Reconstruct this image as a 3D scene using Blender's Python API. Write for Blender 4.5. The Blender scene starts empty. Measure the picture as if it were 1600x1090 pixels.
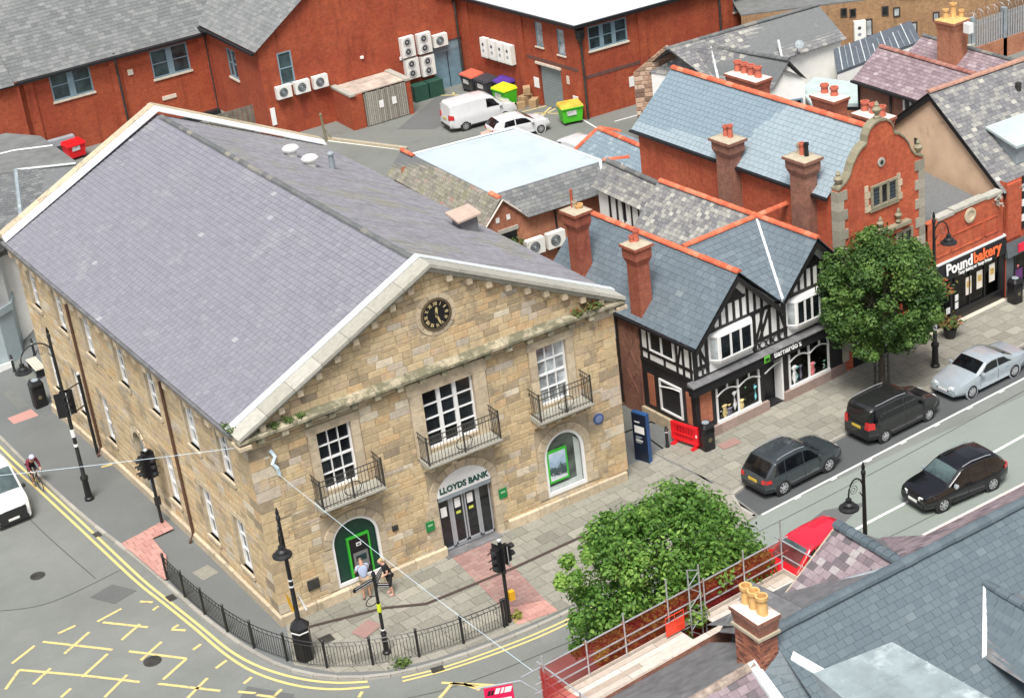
import bpy, bmesh, math, random
from math import radians as R, sin, cos, pi, sqrt
from mathutils import Vector as V, Matrix
random.seed(7)
SC = bpy.context.scene
# ---------------------------------------------------------------- camera, sky, sun, exposure
CAMP = V((-17.3151835, -52.4721924, 36.7106330))
YAW, PIT, ROL, FPX = 0.489105501, 0.459247846, -0.125507558, 2834.24722
fwd = V((sin(YAW)*cos(PIT), cos(YAW)*cos(PIT), -sin(PIT)))
rgt0 = V((cos(YAW), -sin(YAW), 0)); up0 = rgt0.cross(fwd)
rgt = rgt0*cos(ROL)+up0*sin(ROL); upv = -rgt0*sin(ROL)+up0*cos(ROL)
cam = bpy.data.cameras.new('camera'); camo = bpy.data.objects.new('camera', cam)
SC.collection.objects.link(camo); SC.camera = camo
cam.sensor_fit = 'HORIZONTAL'; cam.sensor_width = 36; cam.lens = FPX/1600*36; cam.clip_end = 3000; cam.clip_start = 1
mw = Matrix((rgt, upv, -fwd)).transposed().to_4x4(); mw.translation = CAMP; camo.matrix_world = mw
SC.view_settings.view_transform = 'Standard'; SC.view_settings.look = 'None'
SC.view_settings.gamma = 1; SC.view_settings.use_curve_mapping = False
SC.view_settings.exposure = 0.6
SUN_EL, SUN_AZ = R(62), R(218)          # azimuth from north (+y), clockwise
w = bpy.data.worlds.new('World'); SC.world = w; w.use_nodes = True
nt = w.node_tree; bg = nt.nodes['Background']; sky = nt.nodes.new('ShaderNodeTexSky')
sky.sky_type = 'NISHITA'; sky.sun_disc = False; sky.sun_elevation = SUN_EL; sky.sun_rotation = SUN_AZ
sky.air_density = 1.0; sky.dust_density = 4.0; sky.ozone_density = 1.0
hs = nt.nodes.new('ShaderNodeHueSaturation'); hs.inputs['Saturation'].default_value = .42   # overcast: the blue is mostly veiled
nt.links.new(sky.outputs[0], hs.inputs['Color']); nt.links.new(hs.outputs[0], bg.inputs[0]); bg.inputs[1].default_value = 0.106
sl = bpy.data.lights.new('sun', 'SUN'); slo = bpy.data.objects.new('sun', sl); SC.collection.objects.link(slo)
sl.energy = 2.9; sl.angle = R(25); sl.color = (1, .965, .91)
sd = V((sin(SUN_AZ)*cos(SUN_EL), cos(SUN_AZ)*cos(SUN_EL), sin(SUN_EL)))
slo.rotation_euler = sd.to_track_quat('Z', 'Y').to_euler(); slo.location = (0, -30, 60)

def pix(P):
    d = V(P)-CAMP; z = d.dot(fwd)
    return 800+FPX*d.dot(rgt)/z, 545-FPX*d.dot(upv)/z, z
def inframe(P, m=10):
    u, v, z = pix(P); return -m < u < 1600+m and -m < v < 1090+m

# ---------------------------------------------------------------- materials
def nodes(name):
    m = bpy.data.materials.new(name); m.use_nodes = True
    return m, m.node_tree.nodes, m.node_tree.links, m.node_tree.nodes['Principled BSDF']
def mixc(N, L, fac, a, b, mode='MIX'):
    n = N.new('ShaderNodeMix'); n.data_type = 'RGBA'; n.blend_type = mode
    for s, x in ((0, fac), (6, a), (7, b)):
        if hasattr(x, 'is_output'): L.new(x, n.inputs[s])
        elif s == 0: n.inputs[0].default_value = x
        else: n.inputs[s].default_value = (*x[:3], 1)
    return n.outputs[2]
def noise(N, L, scale, detail=4, rough=.6, vec=None, stretch=None):
    if vec is None: vec = N.new('ShaderNodeNewGeometry').outputs['Position']
    if stretch:
        mp = N.new('ShaderNodeMapping'); mp.inputs['Scale'].default_value = stretch; L.new(vec, mp.inputs[0]); vec = mp.outputs[0]
    n = N.new('ShaderNodeTexNoise'); n.inputs['Scale'].default_value = scale; n.inputs['Detail'].default_value = detail
    n.inputs['Roughness'].default_value = rough; L.new(vec, n.inputs['Vector']); return n.outputs[0]
def ramp(N, L, x, stops, interp='LINEAR'):
    r = N.new('ShaderNodeValToRGB'); r.color_ramp.interpolation = interp; e = r.color_ramp.elements
    while len(e) < len(stops): e.new(.5)
    for q, (p_, c) in zip(e, stops):
        q.position = p_; q.color = (*(c if hasattr(c, '__len__') else (c, c, c)), 1)
    L.new(x, r.inputs[0]); return r.outputs[0]
def bump(N, L, b, h, s, d=.02):
    n = N.new('ShaderNodeBump'); n.inputs['Strength'].default_value = s; n.inputs['Distance'].default_value = d
    L.new(h, n.inputs['Height']); L.new(n.outputs[0], b.inputs['Normal'])
def flat(name, c, rough=.6, metal=0., spec=.5, var=.12, scale=3., coat=0., alpha=1., stain=None):
    """plain material with a slight uneven tone"""
    m, N, L, b = nodes(name)
    x = noise(N, L, scale)
    lo = [k*(1-var) for k in c]; hi = [min(1, k*(1+var)) for k in c]
    col = ramp(N, L, x, [(.3, lo), (.7, hi)])
    if stain:
        s = ramp(N, L, noise(N, L, stain[1], 6, .7), [(stain[2], 0), (min(1, stain[2]+.12), 1)])
        col = mixc(N, L, s, col, stain[0])
    L.new(col, b.inputs['Base Color']); b.inputs['Roughness'].default_value = rough; b.inputs['Metallic'].default_value = metal
    b.inputs['Specular IOR Level'].default_value = spec; b.inputs['Coat Weight'].default_value = coat; b.inputs['Alpha'].default_value = alpha
    if rough > .5: bump(N, L, b, noise(N, L, 60, 3), .15, .01)
    return m
def toned(name, stops, rough=.7, stain=(), var=.25, vscale=9., spec=.4, bmp=.25, streak=None):
    """colour from each piece's own tone plus weathering; stain = ((colour, scale, threshold, amount), ...)"""
    m, N, L, b = nodes(name)
    a = N.new('ShaderNodeAttribute'); a.attribute_name = 'tone'
    col = ramp(N, L, a.outputs['Fac'], stops)
    x = noise(N, L, vscale, 5, .65)
    col = mixc(N, L, 1., col, ramp(N, L, x, [(.25, 1-var), (.75, 1+var*.6)]), 'MULTIPLY')
    for c, sc, th, am in stain:
        s = ramp(N, L, noise(N, L, sc, 7, .72), [(th, 0), (min(1, th+.1), am)])
        col = mixc(N, L, s, col, c)
    if streak:
        s = ramp(N, L, noise(N, L, 1, 5, .6, stretch=streak[1]), [(streak[2], 0), (streak[2]+.2, streak[3])])
        col = mixc(N, L, s, col, streak[0])
    L.new(col, b.inputs['Base Color']); b.inputs['Roughness'].default_value = rough; b.inputs['Specular IOR Level'].default_value = spec
    bump(N, L, b, noise(N, L, 28, 5, .7), bmp, .02)
    return m
def brick(name, c1, c2, mortar, patch, rough=.85, sc=1., dirt=(.25, .22, .18)):
    m, N, L, b = nodes(name)
    uv = N.new('ShaderNodeUVMap'); t = N.new('ShaderNodeTexBrick')
    t.inputs['Scale'].default_value = 1; t.inputs['Brick Width'].default_value = .228*sc; t.inputs['Row Height'].default_value = .076*sc
    t.inputs['Mortar Size'].default_value = .007; t.inputs['Color1'].default_value = (*c1, 1); t.inputs['Color2'].default_value = (*c2, 1)
    t.inputs['Mortar'].default_value = (*mortar, 1); t.inputs['Mortar Smooth'].default_value = .3; L.new(uv.outputs[0], t.inputs[0])
    col = t.outputs[0]
    col = mixc(N, L, ramp(N, L, noise(N, L, .5, 6, .7), [(.42, 0), (.62, .65)]), col, patch)
    col = mixc(N, L, 1., col, ramp(N, L, noise(N, L, 5, 6, .75), [(.25, .58), (.75, 1.2)]), 'MULTIPLY')
    col = mixc(N, L, ramp(N, L, noise(N, L, 1.7, 7, .75), [(.62, 0), (.78, .5)]), col, dirt)
    st = ramp(N, L, noise(N, L, 1, 6, .7, stretch=(2.2, 2.2, .3)), [(.52, 0), (.7, .55)]); col = mixc(N, L, st, col, [k*.5 for k in patch])      # damp runs
    wh = ramp(N, L, noise(N, L, 3.4, 8, .8), [(.66, 0), (.74, .45)]); gate = ramp(N, L, noise(N, L, .3, 3), [(.5, 0), (.62, 1)]); col = mixc(N, L, mixc(N, L, 1., wh, gate, 'MULTIPLY'), col, (.5, .4, .34))   # lime bloom
    L.new(col, b.inputs['Base Color']); b.inputs['Roughness'].default_value = rough
    bump(N, L, b, t.outputs[1], -.5, .008)
    return m
def glass(name, c=(.012, .015, .018), rough=.06, spec=.6, var=0):
    m, N, L, b = nodes(name)
    col = ramp(N, L, noise(N, L, 1.3, 3), [(.35, [k*.5 for k in c]), (.65, [k*1.7 for k in c])])
    L.new(col, b.inputs['Base Color']); b.inputs['Roughness'].default_value = rough; b.inputs['Specular IOR Level'].default_value = spec
    return m

STONE = toned('sandstone', [(0, (.31, .25, .175)), (.15, (.46, .36, .225)), (.4, (.555, .43, .26)), (.6, (.61, .49, .31)), (.76, (.58, .4, .22)), (.88, (.48, .41, .33)), (1, (.68, .6, .46))],
              .9, (((.2, .18, .145), .6, .55, .55), ((.62, .4, .18), 1.5, .56, .45), ((.6, .57, .48), .9, .6, .45), ((.14, .13, .08), 1.3, .66, .5)), .26, 6, .2, .5)
ASHLAR = toned('dressed sandstone', [(0, (.46, .38, .27)), (.5, (.55, .46, .33)), (1, (.62, .51, .36))], .85, (((.17, .16, .12), 1.1, .56, .55), ((.16, .18, .07), 1.7, .64, .5)), .25, 6, .2, .4)
QST = toned('grey quoin stone', [(0, (.26, .24, .19)), (1, (.42, .385, .31))], .88, (((.14, .14, .09), 2.2, .6, .5),), .25, 7)
CORN = toned('mossy cornice stone', [(0, (.33, .3, .22)), (1, (.44, .39, .28))], .88, (((.11, .11, .07), 1.6, .44, .8), ((.15, .16, .07), 1.1, .6, .5)), .3, 6, .2, .4)
GSTONE = toned('dark mossy stone', [(0, (.2, .19, .13)), (.5, (.29, .26, .18)), (1, (.38, .34, .25))], .88, (((.12, .12, .07), 2.2, .56, .6),), .25, 7)
COPING = toned('weathered coping stone', [(0, (.34, .33, .28)), (1, (.45, .44, .385))], .85, (((.2, .2, .17), 2.2, .58, .5), ((.25, .25, .12), 3., .66, .4)), .2, 5)
SLATE_P = toned('purple grey slate', [(0, (.192, .19, .222)), (.3, (.212, .21, .243)), (.7, (.228, .226, .26)), (.95, (.245, .243, .275)), (1, (.33, .33, .35))], .55,
                (((.62, .62, .6), 9., .715, .85), ((.34, .35, .34), .5, .58, .4), ((.18, .18, .21), 1.5, .66, .5), ((.6, .6, .57), 16., .7, .7)), .1, 5, .5, .2)
SLATE_PR = toned('streaked purple slate', [(0, (.23, .225, .25)), (1, (.29, .285, .31))], .6, (((.25, .245, .16), .4, .52, .6), ((.35, .35, .36), .3, .58, .4)), .15, 5, .45, .2,
                 streak=((.14, .13, .135), (.55, 2.6, 1.2), .48, .6))
SLATE_B = toned('blue grey slate', [(0, (.115, .148, .172)), (.5, (.132, .168, .196)), (.9, (.148, .186, .214)), (1, (.19, .23, .25))], .5, (((.09, .105, .12), .8, .6, .4), ((.4, .42, .42), 12., .77, .5)), .14, 6, .5, .15)
SLATE_BL = toned('pale blue slate', [(0, (.19, .255, .3)), (.45, (.21, .278, .322)), (.55, (.265, .33, .37)), (1, (.29, .355, .395))], .5, (((.4, .45, .47), 9., .74, .35),), .1, 5, .5, .15)
SLATE_L = toned('lichen spotted slate', [(0, (.14, .14, .15)), (.35, (.2, .2, .205)), (.7, (.29, .285, .265)), (1, (.47, .46, .41))], .75, (((.5, .49, .42), 5., .6, .6), ((.24, .22, .12), 2.1, .62, .4)), .3, 8)
SLATE_G = toned('dark grey slate', [(0, (.12, .127, .13)), (.5, (.155, .163, .166)), (1, (.22, .225, .22))], .7, (((.42, .42, .38), 3.2, .62, .55), ((.2, .21, .13), 1.1, .6, .35)), .2, 7)
SLATE_V = toned('violet slate', [(0, (.2, .15, .165)), (.4, (.27, .205, .225)), (.75, (.33, .26, .28)), (1, (.42, .37, .38))], .65, (((.2, .17, .17), 2., .6, .4), ((.48, .45, .42), 6., .7, .5)), .2, 7)
SLATE_M = toned('mixed plum slate', [(0, (.1, .095, .1)), (.25, (.17, .135, .15)), (.55, (.23, .18, .2)), (.85, (.28, .225, .24)), (.95, (.3, .25, .265)), (1, (.35, .32, .32))], .6, (((.12, .12, .09), 1.6, .6, .5),), .22, 8)
SLATE_F = toned('new blue slate', [(0, (.088, .118, .138)), (.5, (.102, .134, .154)), (.9, (.114, .148, .168)), (1, (.14, .174, .192))], .52, (((.11, .135, .15), .9, .6, .3), ((.3, .32, .3), 12, .76, .5)), .07, 8, .5, .15)
RIDGE = toned('red ridge tile', [(0, (.5, .105, .05)), (.6, (.62, .15, .075)), (1, (.68, .24, .14))], .8, (((.3, .14, .1), 4, .62, .4),), .2, 9)
RIDGEG = toned('dark ridge tile', [(0, (.11, .12, .12)), (.8, (.15, .155, .155)), (1, (.25, .235, .2))], .8, (((.3, .3, .25), 4, .6, .5),), .25, 9)
RIDGEB = toned('blue ridge tile', [(0, (.085, .112, .13)), (1, (.115, .145, .165))], .5, (((.3, .32, .32), 4, .64, .4),), .2, 9)
BRICK = brick('red brick', (.5, .085, .03), (.6, .125, .045), (.46, .2, .12), (.43, .075, .038))
BRICKW = brick('warehouse brick', (.355, .058, .022), (.43, .085, .03), (.34, .12, .06), (.29, .045, .02), dirt=(.27, .13, .09))
BRICKC = brick('chimney brick', (.33, .07, .038), (.42, .1, .052), (.42, .26, .17), (.26, .06, .036))
BRICKD = brick('dark brick', (.25, .1, .065), (.34, .13, .08), (.34, .26, .2), (.2, .085, .065))
BRICKO = brick('orange brick', (.42, .16, .08), (.5, .2, .1), (.4, .28, .2), (.36, .12, .07))
BRICKB = brick('brown brick', (.35, .2, .095), (.43, .25, .125), (.4, .28, .17), (.3, .17, .09), dirt=(.38, .3, .2))
RUBBLE = toned('rubble stone', [(0, (.2, .13, .1)), (.35, (.4, .25, .17)), (.7, (.52, .36, .26)), (1, (.6, .48, .38))], .95, (((.2, .14, .1), 3, .6, .5),), .3, 9)
RENDER = flat('tan render', (.72, .52, .35), .9, var=.14, scale=.9, stain=((.36, .25, .17), .8, .6))
WHITE = flat('white render', (.82, .82, .79), .8, var=.05, stain=((.6, .6, .56), 1.1, .68))
WPAINT = flat('white paint', (.8, .8, .79), .45, var=.04)
BPAINT = flat('black paint', (.012, .012, .014), .38, var=.2)
BTIMBER = flat('black timber', (.016, .015, .016), .6, var=.3)
IRON = flat('black iron', (.014, .015, .016), .42, var=.3)
IRONW = flat('weathered iron', (.035, .034, .03), .7, var=.5)
GLASS = glass('window glass'); GLASSG = glass('greenish window glass', (.03, .05, .055)); GLASSL = glass('window with pale blind', (.3, .33, .34), .12)
CARGL = glass('car glass', (.006, .007, .009), .04); WSCR = glass('windscreen glass', (.05, .075, .075), .04, .9)
LEAD = flat('lead sheet', (.27, .31, .335), .55, var=.18, scale=2, stain=((.42, .46, .47), 1.3, .58))
LEADW = flat('pale lead', (.62, .66, .67), .5, var=.12, scale=4)
LEADD = flat('dark stained lead', (.15, .15, .155), .6, var=.3, scale=2.5, stain=((.3, .27, .27), 2.4, .6))
FLATR = flat('pale flat roofing', (.43, .495, .53), .55, var=.1, scale=.5, stain=((.33, .385, .4), .5, .6))
FELTG = flat('grey green felt', (.42, .5, .49), .8, var=.1, scale=1)
FELTD = flat('dark felt', (.15, .155, .15), .85, var=.2, scale=1.5, stain=((.4, .4, .38), 1.4, .7))
TEAL = flat('blue grey joinery paint', (.2, .29, .34), .5, var=.1)
SHUTTER = flat('grey shutter paint', (.22, .26, .27), .5, var=.08)
SILL = flat('pale stone sill', (.62, .55, .45), .8, var=.12)
def asphalt(name, c, var, patch, line):
    m, N, L, b = nodes(name)
    col = ramp(N, L, noise(N, L, .22, 6, .65), [(.3, [k*(1-var) for k in c]), (.7, [k*(1+var) for k in c])])
    col = mixc(N, L, ramp(N, L, noise(N, L, .55, 7, .75), [(.58, 0), (.66, .5)]), col, patch)
    col = mixc(N, L, 1., col, ramp(N, L, noise(N, L, 45, 3, .8), [(.3, .82), (.7, 1.16)]), 'MULTIPLY')
    if line: 
        g = ramp(N, L, noise(N, L, .35, 5, .6, stretch=(.25, 3, 1)), [(.5, 0), (.72, .45)]); col = mixc(N, L, g, col, line)
    L.new(col, b.inputs['Base Color']); b.inputs['Roughness'].default_value = .85; b.inputs['Specular IOR Level'].default_value = .3
    bump(N, L, b, noise(N, L, 90, 3), .3, .01); return m
ASPH = asphalt('worn asphalt', (.185, .196, .184), .15, (.22, .225, .205), (.165, .17, .167))
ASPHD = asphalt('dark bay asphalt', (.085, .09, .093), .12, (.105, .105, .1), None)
ASPHG = asphalt('pale grey green road', (.225, .255, .232), .06, (.24, .265, .242), (.205, .226, .208))
ASPHP = asphalt('footway asphalt', (.15, .16, .158), .1, (.175, .178, .165), None)
YARD = asphalt('yard tarmac', (.17, .18, .165), .12, (.12, .12, .11), None)
PATCHM = asphalt('patched asphalt', (.125, .13, .13), .08, (.14, .14, .14), None)
PAVE = toned('paving stone', [(0, (.2, .195, .165)), (.4, (.255, .25, .21)), (.7, (.29, .28, .24)), (.9, (.33, .315, .265)), (1, (.3, .24, .2))], .88, (((.17, .16, .125), 1.3, .58, .45), ((.36, .35, .31), 2.8, .64, .4)), .2, 8, .3, .3)
JOINT = flat('paving joint sand', (.13, .125, .1), .95)
KERB = toned('granite kerb', [(0, (.29, .28, .25)), (1, (.4, .385, .34))], .85, (((.2, .19, .15), 2, .6, .5),), .2, 14)
TACT = toned('pink tactile paving', [(0, (.42, .215, .185)), (1, (.52, .29, .25))], .85, (((.36, .25, .2), 1.4, .57, .5),), .15, 10)
TACTD = toned('dusky red paving', [(0, (.27, .16, .145)), (1, (.36, .225, .2))], .88, (((.28, .25, .2), 1.4, .55, .55),), .18, 10)
def worn_paint(name, c, th=.6):
    m, N, L, b = nodes(name)
    s = ramp(N, L, noise(N, L, 6, 7, .78), [(th, 1), (th+.07, 0)])
    L.new(mixc(N, L, s, (.19, .195, .18), c), b.inputs['Base Color']); b.inputs['Roughness'].default_value = .8; return m
YPAINT = worn_paint('worn yellow road paint', (.66, .52, .2)); YPAINT2 = worn_paint('patchy yellow road paint', (.62, .49, .2), .56); WROAD = worn_paint('white road paint', (.72, .73, .71), .64)
POT = flat('terracotta', (.5, .13, .08), .8, var=.2, scale=5); POTY = flat('yellow clay', (.62, .37, .14), .75, var=.2, scale=5)
MORTAR = flat('cement', (.4, .35, .26), .9, var=.15, scale=5); MORTW = flat('white cement', (.62, .54, .48), .8, var=.12)
RUBBER = flat('tyre rubber', (.012, .012, .013), .75); ALLOY = flat('wheel alloy', (.55, .56, .58), .3, .7, var=.05); PLAST = flat('black plastic', (.02, .021, .022), .55)
SILV = flat('galvanised tube', (.55, .57, .6), .38, .6, var=.15, scale=6)
def light_mat(name, c): return flat(name, c, .15, var=.05, spec=.8, coat=.5)
HEADL = light_mat('lamp lens', (.75, .77, .78)); TAILL = light_mat('red lens', (.5, .012, .015))

# ---------------------------------------------------------------- geometry helpers
ORG = {}
def org(o):
    while o is not None:
        if o in ORG: return ORG[o]
        o = o.parent
    return V((0, 0, 0))
def tag(o, label=None, cat=None, group=None, kind=None):
    for k, v in (('label', label), ('category', cat), ('group', group), ('kind', kind)):
        if v: o[k] = v
    return o
def thing(name, loc, label, cat, group=None, rz=0):
    o = bpy.data.objects.new(name, None); SC.collection.objects.link(o); o.empty_display_size = .3
    o.location = loc; o.rotation_euler = (0, 0, rz); ORG[o] = V(loc) if rz == 0 else V((0, 0, 0))
    return tag(o, label, cat, group)
class MB:
    def __init__(s): s.v = []; s.f = []; s.t = []
    def poly(s, pts, tone=.5):
        n = len(s.v); s.v += [V(p) for p in pts]; s.f.append(list(range(n, n+len(pts)))); s.t.append(tone); return s
    def box(s, a, b, tone=.5):
        x0, y0, z0 = [min(p, q) for p, q in zip(a, b)]; x1, y1, z1 = [max(p, q) for p, q in zip(a, b)]
        return s.hexa([(x0, y0, z0), (x1, y0, z0), (x1, y1, z0), (x0, y1, z0)], [(x0, y0, z1), (x1, y0, z1), (x1, y1, z1), (x0, y1, z1)], tone)
    def hexa(s, lo, hi, tone=.5):
        """prism between two rings with the same number of points (lo counter-clockwise seen from hi)"""
        lo, hi = [V(p) for p in lo], [V(p) for p in hi]; nw = V((0, 0, 0))
        for p, q in zip(lo, lo[1:]+lo[:1]): nw += p.cross(q)
        if nw.dot(sum(hi, V((0, 0, 0)))-sum(lo, V((0, 0, 0)))) < 0: lo.reverse(); hi.reverse()
        n = len(s.v); k = len(lo); s.v += lo+hi
        s.f.append([n+i for i in range(k)][::-1]); s.f.append([n+k+i for i in range(k)])
        for i in range(k): j = (i+1) % k; s.f.append([n+i, n+j, n+k+j, n+k+i])
        s.t += [tone]*(k+2); return s
    def obox(s, O, U, W, N, tone=.5):
        """box from corner O along three vectors"""
        O, U, W, N = V(O), V(U), V(W), V(N)
        return s.hexa([O, O+U, O+U+W, O+W], [O+N, O+U+N, O+U+W+N, O+W+N], tone)
    def extr(s, pts, d, tone=.5):
        d = V(d); return s.hexa(pts, [V(p)+d for p in pts], tone)
    def tube(s, path, r, n=6, tone=.5, cap=True, r1=None):
        path = [V(p) for p in path]; rings = []; k = len(path); base = len(s.v)
        for i, p in enumerate(path):
            t = (path[min(i+1, k-1)]-path[max(i-1, 0)]).normalized()
            a = t.cross(V((0, 0, 1)) if abs(t.z) < .95 else V((1, 0, 0))).normalized(); b = t.cross(a)
            rr = r if r1 is None else r+(r1-r)*i/max(1, k-1)
            s.v += [p+a*rr*cos(2*pi*j/n)+b*rr*sin(2*pi*j/n) for j in range(n)]
        for i in range(k-1):
            for j in range(n):
                q = (j+1) % n; s.f.append([base+i*n+j, base+(i+1)*n+j, base+(i+1)*n+q, base+i*n+q]); s.t.append(tone)
        if cap:
            s.f.append([base+j for j in range(n)]); s.f.append([base+(k-1)*n+j for j in range(n)][::-1]); s.t += [tone]*2
        return s
    def lathe(s, c, prof, n=12, ax=None, tone=.5):
        """prof: (radius, height) along axis ax from c"""
        c = V(c); ax = V(ax or (0, 0, 1)).normalized(); a = ax.cross(V((0, 1, 0)) if abs(ax.y) < .9 else V((1, 0, 0))).normalized(); b = ax.cross(a); base = len(s.v); k = len(prof)
        for r, h in prof: s.v += [c+ax*h+(a*cos(2*pi*j/n)+b*sin(2*pi*j/n))*max(r, 1e-4) for j in range(n)]
        for i in range(k-1):
            for j in range(n):
                q = (j+1) % n; s.f.append([base+i*n+j, base+i*n+q, base+(i+1)*n+q, base+(i+1)*n+j]); s.t.append(tone)
        s.f.append([base+j for j in range(n)][::-1]); s.f.append([base+(k-1)*n+j for j in range(n)]); s.t += [tone]*2
        return s
    def grid(s, fn, us, vs, tone=.5):
        base = len(s.v); nu, nv = len(us), len(vs)
        for a in us: s.v += [V(fn(a, b)) for b in vs]
        for i in range(nu-1):
            for j in range(nv-1): s.f.append([base+i*nv+j, base+(i+1)*nv+j, base+(i+1)*nv+j+1, base+i*nv+j+1]); s.t.append(tone)
        return s
    def mesh(s, name, mat, o=V((0, 0, 0)), smooth=False):
        me = bpy.data.meshes.new(name); me.from_pydata([p-o for p in s.v], [], s.f)
        at = me.attributes.new('tone', 'FLOAT', 'FACE'); at.data.foreach_set('value', s.t)
        uv = me.uv_layers.new(name='UVMap'); buf = [0.]*(2*len(me.loops)); vs = s.v
        for p in me.polygons:
            n = p.normal
            if abs(n.z) > .98: a, b = V((1, 0, 0)), V((0, 1, 0))
            else: a = V((-n.y, n.x, 0)).normalized(); b = n.cross(a)
            for li in p.loop_indices:
                q = vs[me.loops[li].vertex_index]; buf[2*li] = q.dot(a); buf[2*li+1] = q.dot(b)
        uv.data.foreach_set('uv', buf)
        if mat: me.materials.append(mat)
        if smooth:
            me.polygons.foreach_set('use_smooth', [True]*len(me.polygons))
            try: me.set_sharp_from_angle(angle=R(40))
            except Exception: pass
        return me
    def build(s, name, mat, parent=None, label=None, cat=None, group=None, kind=None, smooth=False):
        o = bpy.data.objects.new(name, None if not s.f else s.mesh(name, mat, org(parent), smooth)); SC.collection.objects.link(o)
        if parent: o.parent = parent
        return tag(o, label, cat, group, kind)
def copy_tree(o, parent=None):
    c = o.copy(); SC.collection.objects.link(c); c.parent = parent
    if o in ORG: ORG[c] = ORG[o]
    for ch in list(o.children): copy_tree(ch, c)
    return c
def join_normals(o):
    bm = bmesh.new(); bm.from_mesh(o.data); bmesh.ops.recalc_face_normals(bm, faces=bm.faces); bm.to_mesh(o.data); bm.free()
def clip(poly, con):
    """convex polygon clipped by a convex counter-clockwise polygon"""
    out = poly
    for i in range(len(con)):
        (ax, ay), (bx, by) = con[i], con[(i+1) % len(con)]; inp, out = out, []
        if not inp: return []
        f = lambda p: (bx-ax)*(p[1]-ay)-(by-ay)*(p[0]-ax)
        for j in range(len(inp)):
            p, q = inp[j], inp[(j+1) % len(inp)]; fp, fq = f(p), f(q)
            if fp >= 0: out.append(p)
            if (fp >= 0) != (fq >= 0): k = fp/(fp-fq); out.append((p[0]+(q[0]-p[0])*k, p[1]+(q[1]-p[1])*k))
    return out
def area2(P): return abs(sum(P[i][0]*P[(i+1) % len(P)][1]-P[(i+1) % len(P)][0]*P[i][1] for i in range(len(P))))/2
PCACHE = {}
class Tiles:
    """countable pieces laid on planes of one thing: the largest in view become objects, the rest one joined part"""
    def __init__(s, name, mat, root, rest, limit=300): s.name, s.mat, s.root, s.rest, s.limit, s.P = name, mat, root, rest, limit, []
    def add(s, par, O, U, W, poly, tone, t, ch=.0, wedge=False):
        if len(poly) < 3 or area2(poly) < .004: return
        s.P.append((par, O, U, W, poly, min(1, max(0, tone)), t, ch, wedge))
    @staticmethod
    def geo(mb, poly, t, ch, wedge, tone, X):
        k = len(poly); cx = sum(p[0] for p in poly)/k; cy = sum(p[1] for p in poly)/k
        v0 = min(p[1] for p in poly); v1 = max(p[1] for p in poly); h = max(v1-v0, 1e-3); wd = max(max(p[0] for p in poly)-min(p[0] for p in poly), 1e-3)
        sx, sy = 1-min(.4, 2*ch/wd), 1-min(.4, 2*ch/h)
        lo = [X(p[0], p[1], -.004) for p in poly]
        hi = [X(cx+(p[0]-cx)*sx, cy+(p[1]-cy)*sy, t*(1-.85*(p[1]-v0)/h) if wedge else t) for p in poly]
        n = len(mb.v)
        if ch and not wedge:
            md = [X(p[0], p[1], t*.55) for p in poly]; mb.v += lo+md+hi; R_ = 3
        else: mb.v += lo+hi; R_ = 2
        for r in range(R_-1):
            for i in range(k): j = (i+1) % k; mb.f.append([n+r*k+i, n+r*k+j, n+(r+1)*k+j, n+(r+1)*k+i]); mb.t.append(tone)
        mb.f.append([n+(R_-1)*k+i for i in range(k)]); mb.t.append(tone)
    def emit(s):
        sc = []
        for i, (par, O, U, W, poly, tone, t, ch, wd) in enumerate(s.P):
            k = len(poly); c = O+U*(sum(p[0] for p in poly)/k)+W*(sum(p[1] for p in poly)/k); N = U.cross(W)
            d = (CAMP-c); f = N.dot(d.normalized()); a = area2(poly)*f/d.length_squared if f > .03 and inframe(c, -4) else 0
            sc.append((-a, i))
        sc.sort(); one = set(i for a, i in sc[:s.limit] if a < 0); rest = MB()
        for i, (par, O, U, W, poly, tone, t, ch, wd) in enumerate(s.P):
            N = U.cross(W)
            if i in one:
                tq = round(tone*11)/11; x0, y0 = poly[0]
                key = (s.mat.name, tuple((round(p[0]-x0, 2), round(p[1]-y0, 2)) for p in poly), tq, t, ch, wd); me = PCACHE.get(key)
                if me is None:
                    mb = MB(); s.geo(mb, [(a-x0, b-y0) for a, b in poly], t, ch, wd, tq, lambda a, b, c: V((a, b, c))); me = PCACHE[key] = mb.mesh(s.name, s.mat)
                o = bpy.data.objects.new(s.name, me); SC.collection.objects.link(o); o.parent = par
                m = Matrix((U, W, N)).transposed().to_4x4(); m.translation = O+U*x0+W*y0-org(par); o.matrix_basis = m
            else: s.geo(rest, poly, t, ch, wd, tone, lambda a, b, c: O+U*a+W*b+N*c)
        if rest.f: rest.build(s.rest, s.mat, s.root, kind='stuff')
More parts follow.
